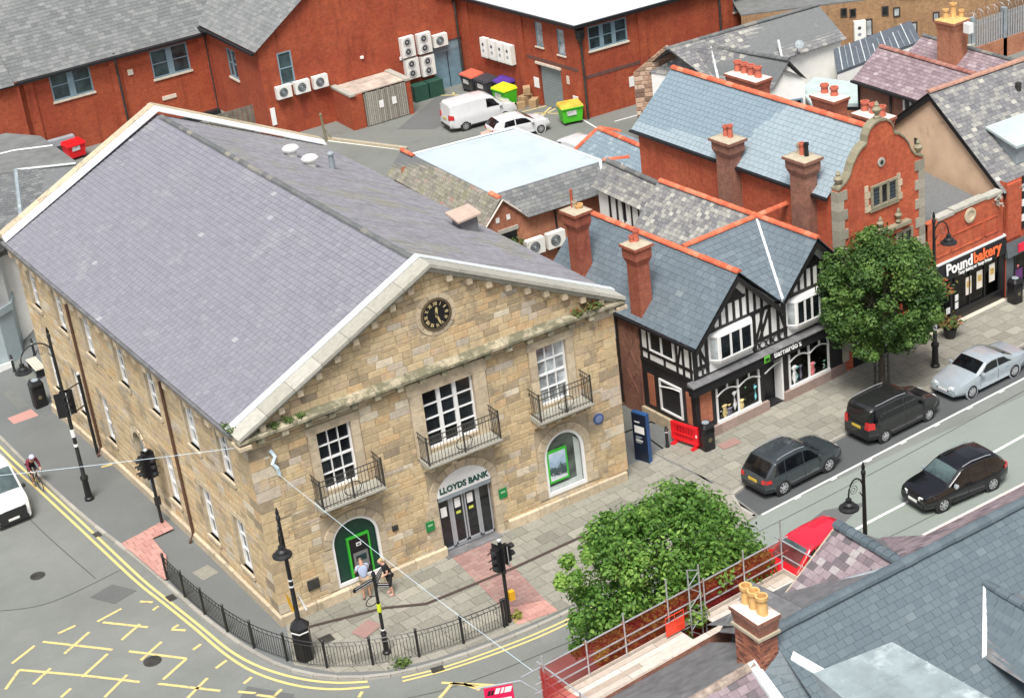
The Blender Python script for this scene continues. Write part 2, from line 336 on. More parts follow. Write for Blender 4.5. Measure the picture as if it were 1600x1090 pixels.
def course(T, par, O, U, W, poly, h, wid, gap=.012, t=.02, ch=.0, wedge=False, holes=(), tone=None, hj=0, wj=0, rnd=random, skip=0, lap=0):
    """rows of pieces over a convex polygon (u,v), leaving rectangular holes (u0,v0,u1,v1) free"""
    O, U, W = V(O), V(U).normalized(), V(W).normalized(); con = poly if sum(poly[i][0]*poly[(i+1) % len(poly)][1]-poly[(i+1) % len(poly)][0]*poly[i][1] for i in range(len(poly))) > 0 else poly[::-1]
    u0 = min(p[0] for p in con); u1 = max(p[0] for p in con); v = min(p[1] for p in con); v1 = max(p[1] for p in con); row = 0
    tone = tone or (lambda u, v: rnd.random())
    while v < v1-.02:
        hh = h*(1+rnd.uniform(-hj, hj)); vt = min(v+hh, v1+lap); segs = [(u0, u1)]
        cuts = sorted(set([v, vt]+[q for hl in holes for q in (hl[1], hl[3]) if v+.03 < q < vt-.03]))
        for a, b in zip(cuts, cuts[1:]):
            segs = [(u0, u1)]
            for hl in holes:
                if hl[1] < b-.01 and hl[3] > a+.01:
                    ns = []
                    for s0, s1 in segs:
                        if hl[2] <= s0 or hl[0] >= s1: ns.append((s0, s1)); continue
                        if hl[0] > s0+.04: ns.append((s0, hl[0]))
                        if hl[2] < s1-.04: ns.append((hl[2], s1))
                    segs = ns
            for s0, s1 in segs:
                u = s0-(wid*.5 if (row % 2 and abs(s0-u0) < 1e-6) else 0)-(rnd.random()*wid*.3 if wj else 0)
                while u < s1-.02:
                    ww = wid*(1+rnd.uniform(-wj, wj)); ue = min(u+ww, s1)
                    if s1-ue < wid*.25: ue = s1
                    us = max(u, s0)
                    if ue-us > .05 and rnd.random() >= skip:
                        rc = [(us+gap/2, a+gap/2), (ue-gap/2, a+gap/2), (ue-gap/2, b-gap/2+lap), (us+gap/2, b-gap/2+lap)]
                        inside = all(all((con[(i+1) % len(con)][0]-con[i][0])*(p[1]-con[i][1])-(con[(i+1) % len(con)][1]-con[i][1])*(p[0]-con[i][0]) >= 0 for i in range(len(con))) for p in rc)
                        T.add(par, O, U, W, rc if inside else clip(rc, con), tone((us+ue)/2, a), t, ch, wedge)
                    u = ue
        v = vt; row += 1
def roof(T, par, O, U, W, poly, h=.25, wid=.3, tone=None, t=.03, gap=.016, wj=.06, lap=.03):
    course(T, par, O, U, W, poly, h, wid, gap, t, 0, True, (), tone, 0, wj, lap=lap)
def wall(mb, O, U, W, N, poly, holes=(), depth=.15, tone=.5):
    """wall face on a convex polygon with rectangular openings and their reveals"""
    O, U, W, N = V(O), V(U).normalized(), V(W).normalized(), V(N).normalized()
    con = poly if sum(poly[i][0]*poly[(i+1) % len(poly)][1]-poly[(i+1) % len(poly)][0]*poly[i][1] for i in range(len(poly))) > 0 else poly[::-1]
    us = sorted(set([min(p[0] for p in con), max(p[0] for p in con)]+[q for h in holes for q in (h[0], h[2])]))
    vs = sorted(set([min(p[1] for p in con), max(p[1] for p in con)]+[q for h in holes for q in (h[1], h[3])]))
    X = lambda a, b, c=0: O+U*a+W*b+N*c
    for i in range(len(us)-1):
        for j in range(len(vs)-1):
            cu, cv = (us[i]+us[i+1])/2, (vs[j]+vs[j+1])/2
            if any(h[0] < cu < h[2] and h[1] < cv < h[3] for h in holes): continue
            c = clip([(us[i], vs[j]), (us[i+1], vs[j]), (us[i+1], vs[j+1]), (us[i], vs[j+1])], con)
            if len(c) > 2: mb.poly([X(*q) for q in c], tone)
    for a, b, c, d in [h[:4] for h in holes]:
        for p, q in (((a, b), (c, b)), ((c, b), (c, d)), ((c, d), (a, d)), ((a, d), (a, b))):
            mb.poly([X(*p), X(*q), X(*q, -depth), X(*p, -depth)], tone)
    return mb
def window(par, O, U, W, N, w, h, cols, rows, fm=None, gm=None, fw=.07, bar=.03, inset=.13, dp=.06, sill=None, sm=None, mulw=None, sash=False, name='window'):
    """a frame with glazing bars (part) and its panes and sill (sub-parts); O is the lower left corner on the wall face"""
    fm, gm = fm or WPAINT, gm or GLASS
    O, U, W, N = V(O), V(U).normalized(), V(W).normalized(), V(N).normalized(); B = O-N*inset; m = MB()
    for a, b, c, d in ((0, 0, w, fw), (0, h-fw, w, h), (0, fw, fw, h-fw), (w-fw, fw, w, h-fw)):
        m.obox(B+U*a+W*b, U*(c-a), W*(d-b), N*dp)
    mw_ = mulw or bar; iw, ih = (w-2*fw), (h-2*fw)
    for i in range(1, cols): m.obox(B+U*(fw+iw*i/cols-mw_/2)+W*fw+N*.004, U*mw_, W*ih, N*(dp-.012))
    for j in range(1, rows):
        bb = bar*2 if (sash and j == rows//2) else bar
        m.obox(B+U*fw+W*(fw+ih*j/rows-bb/2)+N*.008, U*iw, W*bb, N*(dp-.02))
    f = m.build(name, fm, par)
    for i in range(cols):
        for j in range(rows):
            a = B+U*(fw+iw*i/cols+.004)+W*(fw+ih*j/rows+.004)+N*.012; g = MB(); tl = N*random.uniform(-.004, .004)
            g.hexa([a, a+U*(iw/cols-.008), a+U*(iw/cols-.008)+W*(ih/rows-.008), a+W*(ih/rows-.008)], [a+N*.006+tl, a+U*(iw/cols-.008)+N*.006, a+U*(iw/cols-.008)+W*(ih/rows-.008)+N*.006, a+W*(ih/rows-.008)+N*.006+tl])
            g.build('pane', gm, f)
    if sill: MB().obox(O-U*.08-W*sill-N*(inset-.004), U*(w+.16), W*sill, N*(inset+.09)).build('sill', sm or SILL, f)
    return f
def text_mesh(s, size, font_bold=True, ext=.012, shear=0., sx=1., align='CENTER', off=0.):
    c = bpy.data.curves.new('lettering', 'FONT'); c.body = s; c.size = size; c.extrude = ext; c.align_x = align; c.shear = shear; c.offset = off; c.resolution_u = 3
    o = bpy.data.objects.new('lettering', c); SC.collection.objects.link(o); dg = bpy.context.evaluated_depsgraph_get()
    me = bpy.data.meshes.new_from_object(o.evaluated_get(dg)); bpy.data.objects.remove(o); bpy.data.curves.remove(c)
    if sx != 1:
        for v in me.vertices: v.co.x *= sx
    return me
def lettering(par, s, P, U, W, size, mat, name='lettering', **k):
    me = text_mesh(s, size, **k); me.materials.clear(); me.materials.append(mat); o = bpy.data.objects.new(name, me); SC.collection.objects.link(o); o.parent = par
    U, W = V(U).normalized(), V(W).normalized(); m = Matrix((U, W, U.cross(W))).transposed().to_4x4(); m.translation = V(P)-org(par); o.matrix_basis = m; return o
def cap_tiles(par, a, b, mat, n, r=.13, name='ridge_tile', limit=60):
    """half-round tiles along a ridge from a to b, each its own piece, slightly uneven"""
    a, b = V(a), V(b); d = (b-a)/n; t = d.normalized(); s = t.cross(V((0, 0, 1))).normalized(); u = s.cross(t); base = []
    for i in range(n):
        m = MB(); p = a+d*i; rr = r*(1+random.uniform(-.04, .06)); q = p+d*.97+u*.012; tn = random.random()
        A = [p+s*rr*1.15*cos(k)+u*rr*sin(k) for k in [pi*j/5 for j in range(6)]]; Bq = [q+s*rr*1.2*cos(k)+u*rr*1.04*sin(k) for k in [pi*j/5 for j in range(6)]]
        m.hexa(A, Bq, tn); m.build(name, mat, par)
Z = V((0, 0, 1)); XX = V((1, 0, 0)); YY = V((0, 1, 0))
def zg(x, y):
    s = min(1, max(0, (3-x)/4)); s = s*s*(3-2*s); return -.0015*max(0, min(y, 45))**2*s
# ================================================================ ground, roads, pavements
def sheet(name, xs, ys, dz, mat, parent=None, kind='structure'):
    return MB().grid(lambda x, y: (x, y, zg(x, y)+dz), xs, ys).build(name, mat, parent, kind=kind)
def rng(a, b, n): return [a+(b-a)*i/n for i in range(n+1)]
def fl(mb): 
    o = mb
    return o
sheet('ground', rng(-900, 900, 4), rng(-900, 900, 4), -2.5, ASPH)
sheet('road', rng(-60, 90, 100), rng(-60, 90, 75), -.1, ASPH)
sheet('main_street', [9.5, 12, 20, 30, 40, 60, 90], [-11.2, -9, -7, -5.35], -.096, ASPHG)
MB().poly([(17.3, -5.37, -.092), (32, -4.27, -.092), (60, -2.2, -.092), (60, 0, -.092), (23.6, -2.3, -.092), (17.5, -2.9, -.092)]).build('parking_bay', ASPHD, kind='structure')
MB().poly([(14.8, -8.0, -.091), (19.3, -6.7, -.091), (20.9, -7.3, -.091), (16.4, -8.9, -.091)]).build('road_patch', PATCHM, kind='structure')
MB().poly([(-5.0, 6.8, -.155), (-4.0, 7.1, -.165), (-3.4, 6.0, -.14), (-4.4, 5.7, -.135)]).build('road_patch', PATCHM, kind='structure')
MB().poly([(-2.5, -2.4, -.094), (-1.4, -3.9, -.094), (-2.6, -5.6, -.094), (-4.0, -3.9, -.094)]).build('road_patch', PATCHM, kind='structure')
sheet('yard', [-2, -1, 0, 1, 2, 3, 5, 10, 15, 25, 40, 80], [26]+rng(28, 64, 9), .004, YARD)
sheet('yard', [14.9, 16, 18, 25, 40, 80], [3.2, 8, 14, 20, 26], .002, YARD)
def catmull(P, n=6, closed=False):
    out = []
    for i in range(len(P)-1):
        p0, p1, p2, p3 = P[max(i-1, 0)], P[i], P[i+1], P[min(i+2, len(P)-1)]
        for k in range(n):
            t = k/n; out.append(tuple(.5*(2*b+(c-a)*t+(2*a-5*b+4*c-d)*t*t+(-a+3*b-3*c+d)*t**3) for a, b, c, d in zip(p0, p1, p2, p3)))
    return out+[tuple(P[-1])]
def resample(P, step):
    P = [V((*p[:2], 0)) for p in P]; out = [P[0]]; acc = 0
    for a, b in zip(P, P[1:]):
        L = (b-a).length; d = step-acc
        while d <= L: out.append(a.lerp(b, d/L)); d += step
        acc = L-(d-step)
    return [(p.x, p.y) for p in out]
KL = [(-4.2, 44), (-3.9, 32), (-3.67, 23.4), (-3.51, 17.9), (-3.19, 12.85), (-2.79, 9.3), (-2.46, 5.96), (-2.24, 3.23), (-1.95, .89), (-1.55, -1.04), (-1.02, -2.58), (0, -4.04), (1.44, -5.1), (3.16, -5.66), (5, -5.96), (7.79, -6.08), (12, -5.85), (17.15, -5.45)]
KR = [(17.15, -5.45), (17.1, -4.3), (17.5, -3.6), (18.5, -3.42), (19.4, -3.35), (23.6, -3.02), (28.9, -2.63), (34.2, -2.25), (60, -.4)]
KP = resample(catmull(KL, 8)[:-1]+catmull(KR, 5), .25)
pv = MB(); pv.grid(lambda i, j: (lambda a, b: (a[0]+(b[0]-a[0])*j, a[1]+(b[1]-a[1])*j, zg(a[0]+(b[0]-a[0])*j, a[1]+(b[1]-a[1])*j)))(KP[int(i)], (1.2 if KP[int(i)][0] < .5 else KP[int(i)][0]+.4, max(KP[int(i)][1], 1.0) if KP[int(i)][0] < .5 else 2.9)), range(len(KP)), [0, .2, .45, .7, 1])
PVM = pv.build('pavement', ASPHP, kind='structure')
KS = resample(KP, .92)
for a, b in zip(KS, KS[1:]):
    A, B = V((*a, zg(*a))), V((*b, zg(*b))); d = (B-A); n = V((d.y, -d.x, 0)).normalized()
    if not inframe(A, 60) and not inframe(B, 60): continue
    m = MB(); k = d*.012; A, B = A+k, B-k
    m.hexa([A+n*.02-Z*.16, A-n*.14-Z*.16, B-n*.14-Z*.16, B+n*.02-Z*.16], [A+n*.005+Z*.006, A-n*.14+Z*.006, B-n*.14+Z*.006, B+n*.005+Z*.006], random.random()); m.build('kerbstone', KERB, PVM)
MB().poly([(16.5, -5.42, .0035), (17.1, -5.4, .0035), (17.02, -4.4, .0035), (17.4, -3.62, .0035), (18.4, -3.4, .0035), (18.4, -2.5, .0035), (16.5, -2.5, .0035)]).build('pavement_bed', PAVE, PVM)
A3 = R(3.2); PU, PW = V((cos(A3), sin(A3), 0)), V((-sin(A3), cos(A3), 0))
def uvp(p): q = V((p[0], p[1], 0)); return (q.dot(PU), q.dot(PW))
P1 = [(-.75, -2.5), (.2, -3.85), (1.6, -4.9), (3.3, -5.42), (5.1, -5.7), (7.8, -5.85), (12, -5.62), (16.85, -5.22), (17.35, -3.4), (16.9, .9), (.05, -.1)]
P2 = [(17.5, -3.35), (60, -.25), (60, 2.9), (16.95, .95)]
MB().poly([(*p, .004) for p in P1]).build('pavement_bed', JOINT, kind='structure'); MB().poly([(*p, .004) for p in P2]).build('pavement_bed', JOINT, kind='structure')
TP = Tiles('paving_slab', PAVE, PVM, 'paving_slabs', 300); rp = random.Random(3)
ptone = lambda u, v: rp.triangular(0, 1, .45)
for P in (P1, P2): course(TP, PVM, V((0, 0, .006)), PU, PW, [uvp(p) for p in P], .56, .74, .02, .018, .006, False, (), ptone, .1, .22, rp)
TP.emit()
TT = Tiles('tactile_block', TACT, PVM, 'tactile_blocks', 120)
course(TT, PVM, V((0, 0, .02)), PU, PW, [uvp(p) for p in [(6.5, -5.6), (8.05, -5.78), (8.05, -4.95), (6.5, -4.4)]], .4, .4, .012, .02, .004, tone=lambda u, v: rp.random())
course(TT, PVM, V((-2.7, 9.5, zg(-1.6, 9)-.0)), V((.999, .02, .045)), V((.03, 1, -.027)), [(.05, -.6), (2.05, -.5), (2.0, .42), (0, .1)], .4, .4, .012, .024, .004, tone=lambda u, v: rp.random())
course(TT, PVM, V((-2.7, 9.5, zg(-1.9, 7.5)+.005)), V((.999, .02, .03)), V((.03, 1, -.022)), [(.45, -3.8), (.58, -3.8), (1.12, -2.2), (1.12, -.6), (.08, -.6)], .4, .4, .012, .024, .004, tone=lambda u, v: rp.random())
TT.emit()
TR = Tiles('red_paver', TACTD, PVM, 'red_pavers', 150)
course(TR, PVM, V((0, 0, .02)), PU, PW, [uvp(p) for p in [(6.6, -4.4), (8.05, -4.95), (8.5, -.15), (6.85, -.2)]], .22, .42, .012, .018, .003, tone=lambda u, v: rp.random()); TR.emit()
band = MB()
for a, b in zip([(.3, -.72), (.8, -.84), (3.3, -1.55), (4.6, -2.33), (8.15, -2.45), (10.6, -2.36)], [(.8, -.84), (3.3, -1.55), (4.6, -2.33), (8.15, -2.45), (10.6, -2.36), (13.6, -2.3)]):
    A, B = V((*a, .044)), V((*b, .044)); n = Z.cross(B-A).normalized()*.075; band.poly([A-n, B-n, B+n, A+n])
tag(band.build('drain_channel', flat('dark brown channel', (.06, .04, .035), .8), PVM))
def ribbon(P, w, mat, name, z=-.092, step=.5, tone=.5):
    P = resample(P, step)+[P[-1]]; m = MB(); prev = None
    for i, p in enumerate(P):
        a, b = P[max(i-1, 0)], P[min(i+1, len(P)-1)]; d = V((b[0]-a[0], b[1]-a[1], 0)).normalized(); n = V((-d.y, d.x, 0))*w/2
        q = V((*p, zg(*p)+z)); cur = (q-n, q+n)
        if prev: m.poly([prev[0], cur[0], cur[1], prev[1]])
        prev = cur
    return m.build(name, mat, kind='structure')
ribbon(catmull([(-4.5, 44), (-3.89, 22.7), (-3.62, 17.7), (-3.33, 12.7), (-2.98, 7.0), (-2.72, 4.6), (-2.4, 2.0), (-2.15, -.05), (-1.72, -1.6), (-1.0, -3.03), (-.1, -4.15), (.89, -4.9)], 6), .11, YPAINT, 'yellow_line')
ribbon(catmull([(-4.75, 44), (-4.12, 22), (-3.86, 17.2), (-3.6, 12.8), (-3.22, 7.0), (-2.92, 4.5), (-2.62, 2.1), (-2.36, -.2), (-1.95, -1.9), (-1.2, -3.4), (-.25, -4.5), (.81, -5.2)], 6), .11, YPAINT, 'yellow_line')
ribbon(catmull([(1.92, -5.47), (3.5, -5.93), (5.9, -6.24), (8, -6.3), (13, -6.1)], 5), .085, YPAINT, 'yellow_line'); ribbon(catmull([(1.84, -5.66), (3.49, -6.12), (5.85, -6.46), (8, -6.52), (13, -6.3)], 5), .085, YPAINT, 'yellow_line')
ribbon([(17.4, -5.42), (22.06, -5.06), (32, -4.3), (60, -2.2)], .1, WROAD, 'white_line', -.088); ribbon([(15.5, -8.8), (20.3, -8.4), (21.7, -8.33)], .13, WROAD, 'white_line', -.088)
ribbon([(21.7, -8.33), (22.5, -8.21), (26.8, -7.8), (33, -7.25), (50, -6)], .13, WROAD, 'white_line', -.088); ribbon([(19.3, -10.65), (22.04, -10.38), (24.9, -10.2)], .1, WROAD, 'white_line', -.088)
for i in range(7):
    x = 19+i*1.9; ribbon([(x, -5.5+(x-17.4)*.077), (x+.3, -5.477+(x-17.4)*.077)], .1, WROAD, 'white_line', -.087)
BOX = [(-8.73,4.52,-7.71,5.06),(-8.64,3.94,-6.88,2.02),(-6.88,2.02,-5.41,0.31),(-8.51,2.73,-7.69,3.26),(-7.39,5.11,-5.50,2.84),(-7.00,3.80,-5.80,4.53),(-6.77,5.24,-6.07,5.30),(-6.96,1.97,-5.73,2.72),(-5.33,4.99,-4.31,5.20),(-5.18,4.80,-3.96,3.33),(-5.03,3.21,-4.12,3.74),(-6.72,0.29,-5.62,1.02),(-5.07,2.35,-3.57,0.52),(-4.92,1.53,-3.90,2.11),(-4.70,-0.10,-3.57,0.52),(-4.94,-0.20,-3.35,-2.04),(-4.42,-1.67,-3.42,-1.05),(-7.95,1.31,-7.50,1.58),(-3.33,2.60,-2.93,2.19),(-3.29,2.63,-3.00,2.71),(-3.18,0.87,-2.82,1.00),(-2.97,-0.71,-2.47,-0.53),(-2.88,-2.49,-2.43,-2.97),(-2.54,-2.19,-2.17,-2.03),(-3.58,5.19,-3.21,4.80),(-3.41,4.28,-3.14,4.39),(-2.46,-3.06,-1.99,-3.62),(-2.02,-3.54,-1.63,-3.35),(0.26,-5.48,0.49,-5.28),(2.37,-7.29,3.11,-6.86),(3.11,-6.86,3.85,-7.75),(3.40,-7.12,3.65,-7.78),(2.84,-6.6,4.17,-7.88),(-9.4,3.1,-8.64,3.94),(-9,1,-8.2,.6)]
for a, b, c, d in BOX: ribbon([(a, b), (c, d)], .12, YPAINT2, 'box_junction_line', -.09, .3)
TAR = flat('tar seam', (.07, .072, .072), .7)
for P in ([(-9, 9), (-6.5, 7.5), (-3.4, 7.9)], [(-4.6, -2.2), (-1.6, -4.6), (2.6, -6.9), (9, -7.6)], [(-7, -3), (-3, -6.2), (1, -8.2)], [(9.5, -6.6), (17, -6.3), (24, -5.7), (34, -4.8)], [(18, -9.5), (21, -9.6), (26, -9.3)], [(-5.2, 22), (-4.9, 14), (-4.4, 8)]): ribbon(catmull([(x+.06*math.sin(7*x), y+.06*math.cos(5*y)) for x, y in P], 6), .035, TAR, 'tar_seam', -.0905, .3)
def cover(x, y, r, z=-.089): MB().lathe((x, y, zg(x, y)+z-.01), [(r, 0), (r, .012), (r*.9, .013), (r*.88, .01)], 16).build('manhole_cover', IRONW, bpy.data.objects['road'])
cover(-4.6, 1.2, .33); cover(-1.2, -6.9, .33); cover(20.2, -7.2, .3); cover(12.4, -7.0, .3); cover(-6.1, 9.8, .3)
for x, y, a_ in ((-2.55, 4.6, 95), (3.1, -5.85, -12), (-3.15, 11.2, 95), (20, -3.5, 4)): MB().poly([(x+c_*cos(R(a_))-s_*sin(R(a_)), y+c_*sin(R(a_))+s_*cos(R(a_)), zg(x, y)-.086) for c_, s_ in ((-.22, -.16), (.22, -.16), (.22, .16), (-.22, .16))]).build('gully_grate', IRONW, bpy.data.objects['road'])
# yard markings: worn yellow hatching and white bay lines
for a, b, c, d in [(33.0,47.6,34.4,46.2),(32.2,46.1,34.6,45.6),(33.2,45.2,33.9,47.4),(35.0,40.6,37.1,40.3),(36.9,40.1,35.2,38.9),(35.4,39.0,37.3,39.7),(35.4,39.8,36.6,38.3),(34.6,40.4,35.5,39.0)]: ribbon([(a, b), (c, d)], .12, YPAINT2, 'hatching_line', .016, .4)
for a, b, c, d in [(36.8,36.5,36.4,33.5),(37.9,34.7,40.2,34.5),(23.8,45.9,26.6,40.2)]: ribbon([(a, b), (c, d)], .1, WROAD, 'bay_line', .016, .5)
MB().poly([(28.0, 44.0, .012), (33.2, 47.9, .012), (35.2, 44, .012), (29.6, 42.2, .012)]).build('yard_patch', PATCHM, kind='structure')
MB().poly([(1.0, 13.3, zg(.9, 13)+.03), (-.2, 13.1, zg(-.3, 13)+.03), (-.1, 12.1, zg(-.3, 12)+.03), (1.0, 12.3, zg(.9, 12)+.03)]).build('footway_patch', JOINT, PVM)
def patch(x, y, w, h, mat, a=0, dz=.008):
    c, s = cos(R(a)), sin(R(a)); MB().poly([(x+c*p*w-s*q*h, y+s*p*w+c*q*h, zg(x, y)+dz) for p, q in ((-.5, -.5), (.5, -.5), (.5, .5), (-.5, .5))]).build('cover', mat, PVM)
patch(-2.1, 24.6, 1.2, 1.5, TACT, 5); patch(-.9, 5.2, .7, .8, PAVE, 10, .012); patch(.8, -1.9, .5, .45, IRONW, 0, .05); patch(2.2, -2.3, .9, .7, TACTD, 20, .05); patch(19.6, -.55, .9, .5, TACTD, 0, .05); patch(-.4, 16.5, 1.4, .18, YPAINT2, -12, .01)

# ================================================================ the stone bank
BK = thing('bank_building', (0, 0, 0), 'two storey sandstone bank with purple slate roof and a clock in its front gable', 'bank')
DV = V((-.0311, 1, 0)); SK = lambda s, t, z=0: V((s-.0311*t, t, z)); LT = 24.3
BED = flat('lime mortar', (.4, .33, .23), .95, var=.2)
TS = Tiles('stone', STONE, None, 'stonework', 300); TS.root = BK
def stone_tone(r=random): 
    a = r.random(); return a
def arch(cx, zs, hw, rise, n=12): return [(cx-hw*cos(pi*i/n), zs+rise*sin(pi*i/n)) for i in range(n+1)]
ARCH = [(3.28, 2.25, .95, .9, .5), (12.28, 2.3, .9, .95, .62), (7.86, 2.5, 1.16, .92, .0)]
fh = [(2.5, 4.5, 3.85, 6.9), (6.72, 4.55, 8.84, 6.92), (11.55, 4.5, 12.85, 6.96)]+[(c-h, b, c+h, s+r) for c, s, h, r, b in ARCH]
m = MB(); wall(m, (0, 0, 0), XX, Z, -YY, [(0, -.3), (15, -.3), (15, 7.6), (7.6, 11.55), (0, 7.6)], fh, .3)
for c, s, h, r, b in ARCH:
    A = arch(c, s, h, r); n = len(A)//2
    for i in range(len(A)-1):
        q = (c-h, s+r) if i < n else (c+h, s+r)
        m.poly([(A[i][0], 0, A[i][1]), (A[i+1][0], 0, A[i+1][1]), (q[0], 0, q[1])][::-1]); m.poly([(A[i][0], 0, A[i][1]), (A[i+1][0], 0, A[i+1][1]), (A[i+1][0], .3, A[i+1][1]), (A[i][0], .3, A[i][1])])
    m.poly([(c-h, 0, s+r), (c+h, 0, s+r), (c+h, -.001, s+r+.001), (c-h, -.001, s+r+.001)])
WF = m.build('wall', BED, BK)
rs = random.Random(11)
hs = [(2.15, 4.2, 4.2, 7.3), (6.2, 4.2, 9.4, 7.5), (11.2, 4.2, 13.2, 7.35), (7.04, 9.05, 8.44, 10.45)]+[(c-h-.3, b-.12, c+h+.3, s+r+.32) for c, s, h, r, b in ARCH]
course(TS, WF, (0, 0, 0), XX, Z, [(0, .42), (15, .42), (15, 7.55), (0, 7.55)], .27, .62, .018, .03, .012, False, hs, lambda u, v: rs.betavariate(1.6, 1.6)+(rs.random() < .08)*.3, .22, .4, rs)
course(TS, WF, (0, 0, 0), XX, Z, [(.4, 7.9), (14.7, 7.9), (7.6, 11.5)], .25, .55, .018, .03, .012, False, hs[3:4], lambda u, v: rs.betavariate(1.6, 1.5), .22, .4, rs)
# clock ring and arch rings of dressed stone
def ring_stones(par, c, z, r0, r1, rise, a0, a1, n, name='arch_stone', y=0., t=.05, s=0):
    for i in range(n):
        A = [a0+(a1-a0)*(i+k)/n for k in (.03, .5, .97)]; hw = r0
        f = lambda R_, a: V((c-(r0+R_)*cos(a), y, z+(rise+R_)*sin(a)))
        lo = [f(0, a) for a in A]+[f(r1, a) for a in A[::-1]]; MB().extr(lo, (0, -t, 0), random.random()).build(name, ASHLAR, par)
for c, s, h, r, b in ARCH:
    ring_stones(WF, c, s, h, .3, r, 0, pi, 9)
    for sx in (-1, 1):
        zz = b
        while zz < s-.1:
            z1 = min(zz+random.uniform(.36, .5), s); wd = random.choice((.3, .42, .5)); x = c+sx*h
            MB().box((x, -.045, zz+.012), (x+sx*wd, .004, z1-.012), random.random()).build('jamb_stone', ASHLAR, WF); zz = z1
ring_stones(WF, 7.74, 9.74, .6, .2, .6, 0, 2*pi, 10, 'clock_stone', t=.05)
# side wall (towards the street on the left) with seven bays
WB = [2.42, 5.42, 9.08, 12.28, 15.95, 19.3, 22.6]; O2 = SK(0, LT); U2 = -DV.normalized(); N2 = U2.cross(Z); lu = lambda t: (LT-t)*1.0005
sh = []
for i, t in enumerate(WB):
    sh.append((lu(t)-.52, 5.05, lu(t)+.52, 6.95))
    if i != 3: sh.append((lu(t)-.5, 1.15-.012*t, lu(t)+.5, 3.35-.012*t))
sh.append((lu(12.28)-.6, -.5, lu(12.28)+.6, 2.9))
m = MB(); wall(m, O2, U2, Z, N2, [(0, -1.3), (lu(0), -1.3), (lu(0), 7.6), (0, 7.6)], sh, .32)
c = lu(12.28); A = [(c-.6*cos(pi*i/10), 2.2+.7*sin(pi*i/10)) for i in range(11)]; PT = lambda u, z, d=0: O2+U2*u+Z*z+N2*d
for i in range(10):
    q = (c-.6, 2.9) if i < 5 else (c+.6, 2.9); m.poly([PT(*A[i]), PT(*q), PT(*A[i+1])]); m.poly([PT(*A[i]), PT(*A[i+1]), PT(*A[i+1], -.3), PT(*A[i], -.3)])
WS = m.build('wall', BED, BK)
course(TS, WS, O2, U2, Z, [(0, -.75), (lu(0), .38), (lu(0), 7.5), (0, 7.5)], .3, .66, .016, .024, .01, False, [(a-.14, b-.22, c_+.14, d+.24) for a, b, c_, d in sh], lambda u, v: rs.betavariate(1.8, 1.6), .2, .4, rs)
for t0 in range(12):
    a, b = t0*2.04, t0*2.04+2.02; za, zb = zg(-.5, lu(a)), zg(-.5, lu(b)); MB().hexa([PT(a, -1.4), PT(b, -1.4), PT(b, -1.4, .13), PT(a, -1.4, .13)], [PT(a, za+.42), PT(b, zb+.42), PT(b, zb+.36, .13), PT(a, za+.36, .13)], random.random()).build('plinth_stone', ASHLAR, WS)
for i in range(11):
    a, b = i*1.36, i*1.36+1.345
    if 6.5 < a+.7 < 9.2: continue
    MB().hexa([(a, 0, -.2), (b, 0, -.2), (b, -.13, -.2), (a, -.13, -.2)][::-1], [(a, 0, .43), (b, 0, .43), (b, -.13, .37), (a, -.13, .37)][::-1], random.random()).build('plinth_stone', ASHLAR, WF)
for i, t in enumerate(WB):
    for (zb, zt, hw) in ([(5.05, 6.95, .52)] + ([(1.15-.012*t, 3.35-.012*t, .5)] if i != 3 else [])):
        u = lu(t); window(WS, PT(u-hw, zb), U2, Z, N2, 2*hw, zt-zb, 2, 3, WPAINT, GLASSL if (i+int(zb)) % 3 == 0 else GLASS, .12, .03, .2, .1, sill=.14, sm=ASHLAR, sash=True)
        MB().obox(PT(u-hw-.16, zt+.01, -.01), U2*(2*hw+.32), Z*.24, N2*.045, random.random()).build('lintel', ASHLAR, WS)
        for s in (-1, 1): MB().obox(PT(u+s*hw+(0 if s > 0 else -.15), zb, -.01), U2*.15, Z*(zt-zb), N2*.04, random.random()).build('jamb_stone', ASHLAR, WS)
d = MB(); d.obox(PT(c-.56, -.45, -.28), U2*1.12, Z*2.75, N2*.06); dr = d.build('door', TEAL, WS); MB().obox(PT(c-.54, 2.25, -.29), U2*1.08, Z*.55, N2*.05).build('fanlight', GLASS, dr)
for i in range(9):
    a0, a1 = pi*i/9+.03, pi*(i+1)/9-.03; f = lambda r, a: PT(c-(.6+r)*cos(a), 2.2+(.7+r)*sin(a)); MB().extr([f(0, a0), f(0, a1), f(.26, a1), f(.26, a0)], N2*.045, random.random()).build('arch_stone', ASHLAR, WS)
# quoins on the two visible corners
for j in range(17):
    z0 = .45+j*.42; l1, l2 = (.85, .5) if j % 2 else (.5, .85)
    if z0 > 7.3: break
    MB().box((-.05, -.05, z0+.012), (l1, .02, z0+.408), random.random()).build('quoin', STONE, WF); MB().box((15-l2, -.05, z0+.012), (15.04, .02, z0+.408), random.random()).build('quoin', STONE, WF)
    MB().box((-.048, .02, z0+.012), (.02, l2, z0+.408), random.random()).build('quoin', STONE, WS)
TS.emit()
# other two walls, plain
m = MB(); B0, B1, B2, B3 = SK(15, .0), SK(15, LT), SK(0, LT), SK(7.6, LT)
m.poly([B0-Z*.3, B1-Z*.3, B1+Z*7.7, B0+Z*7.7]); m.poly([B1-Z*.3, B2-Z*1.3, B2+Z*7.7, V((*B3[:2], 11.5)), B1+Z*7.7]); m.build('wall', STONE, BK)
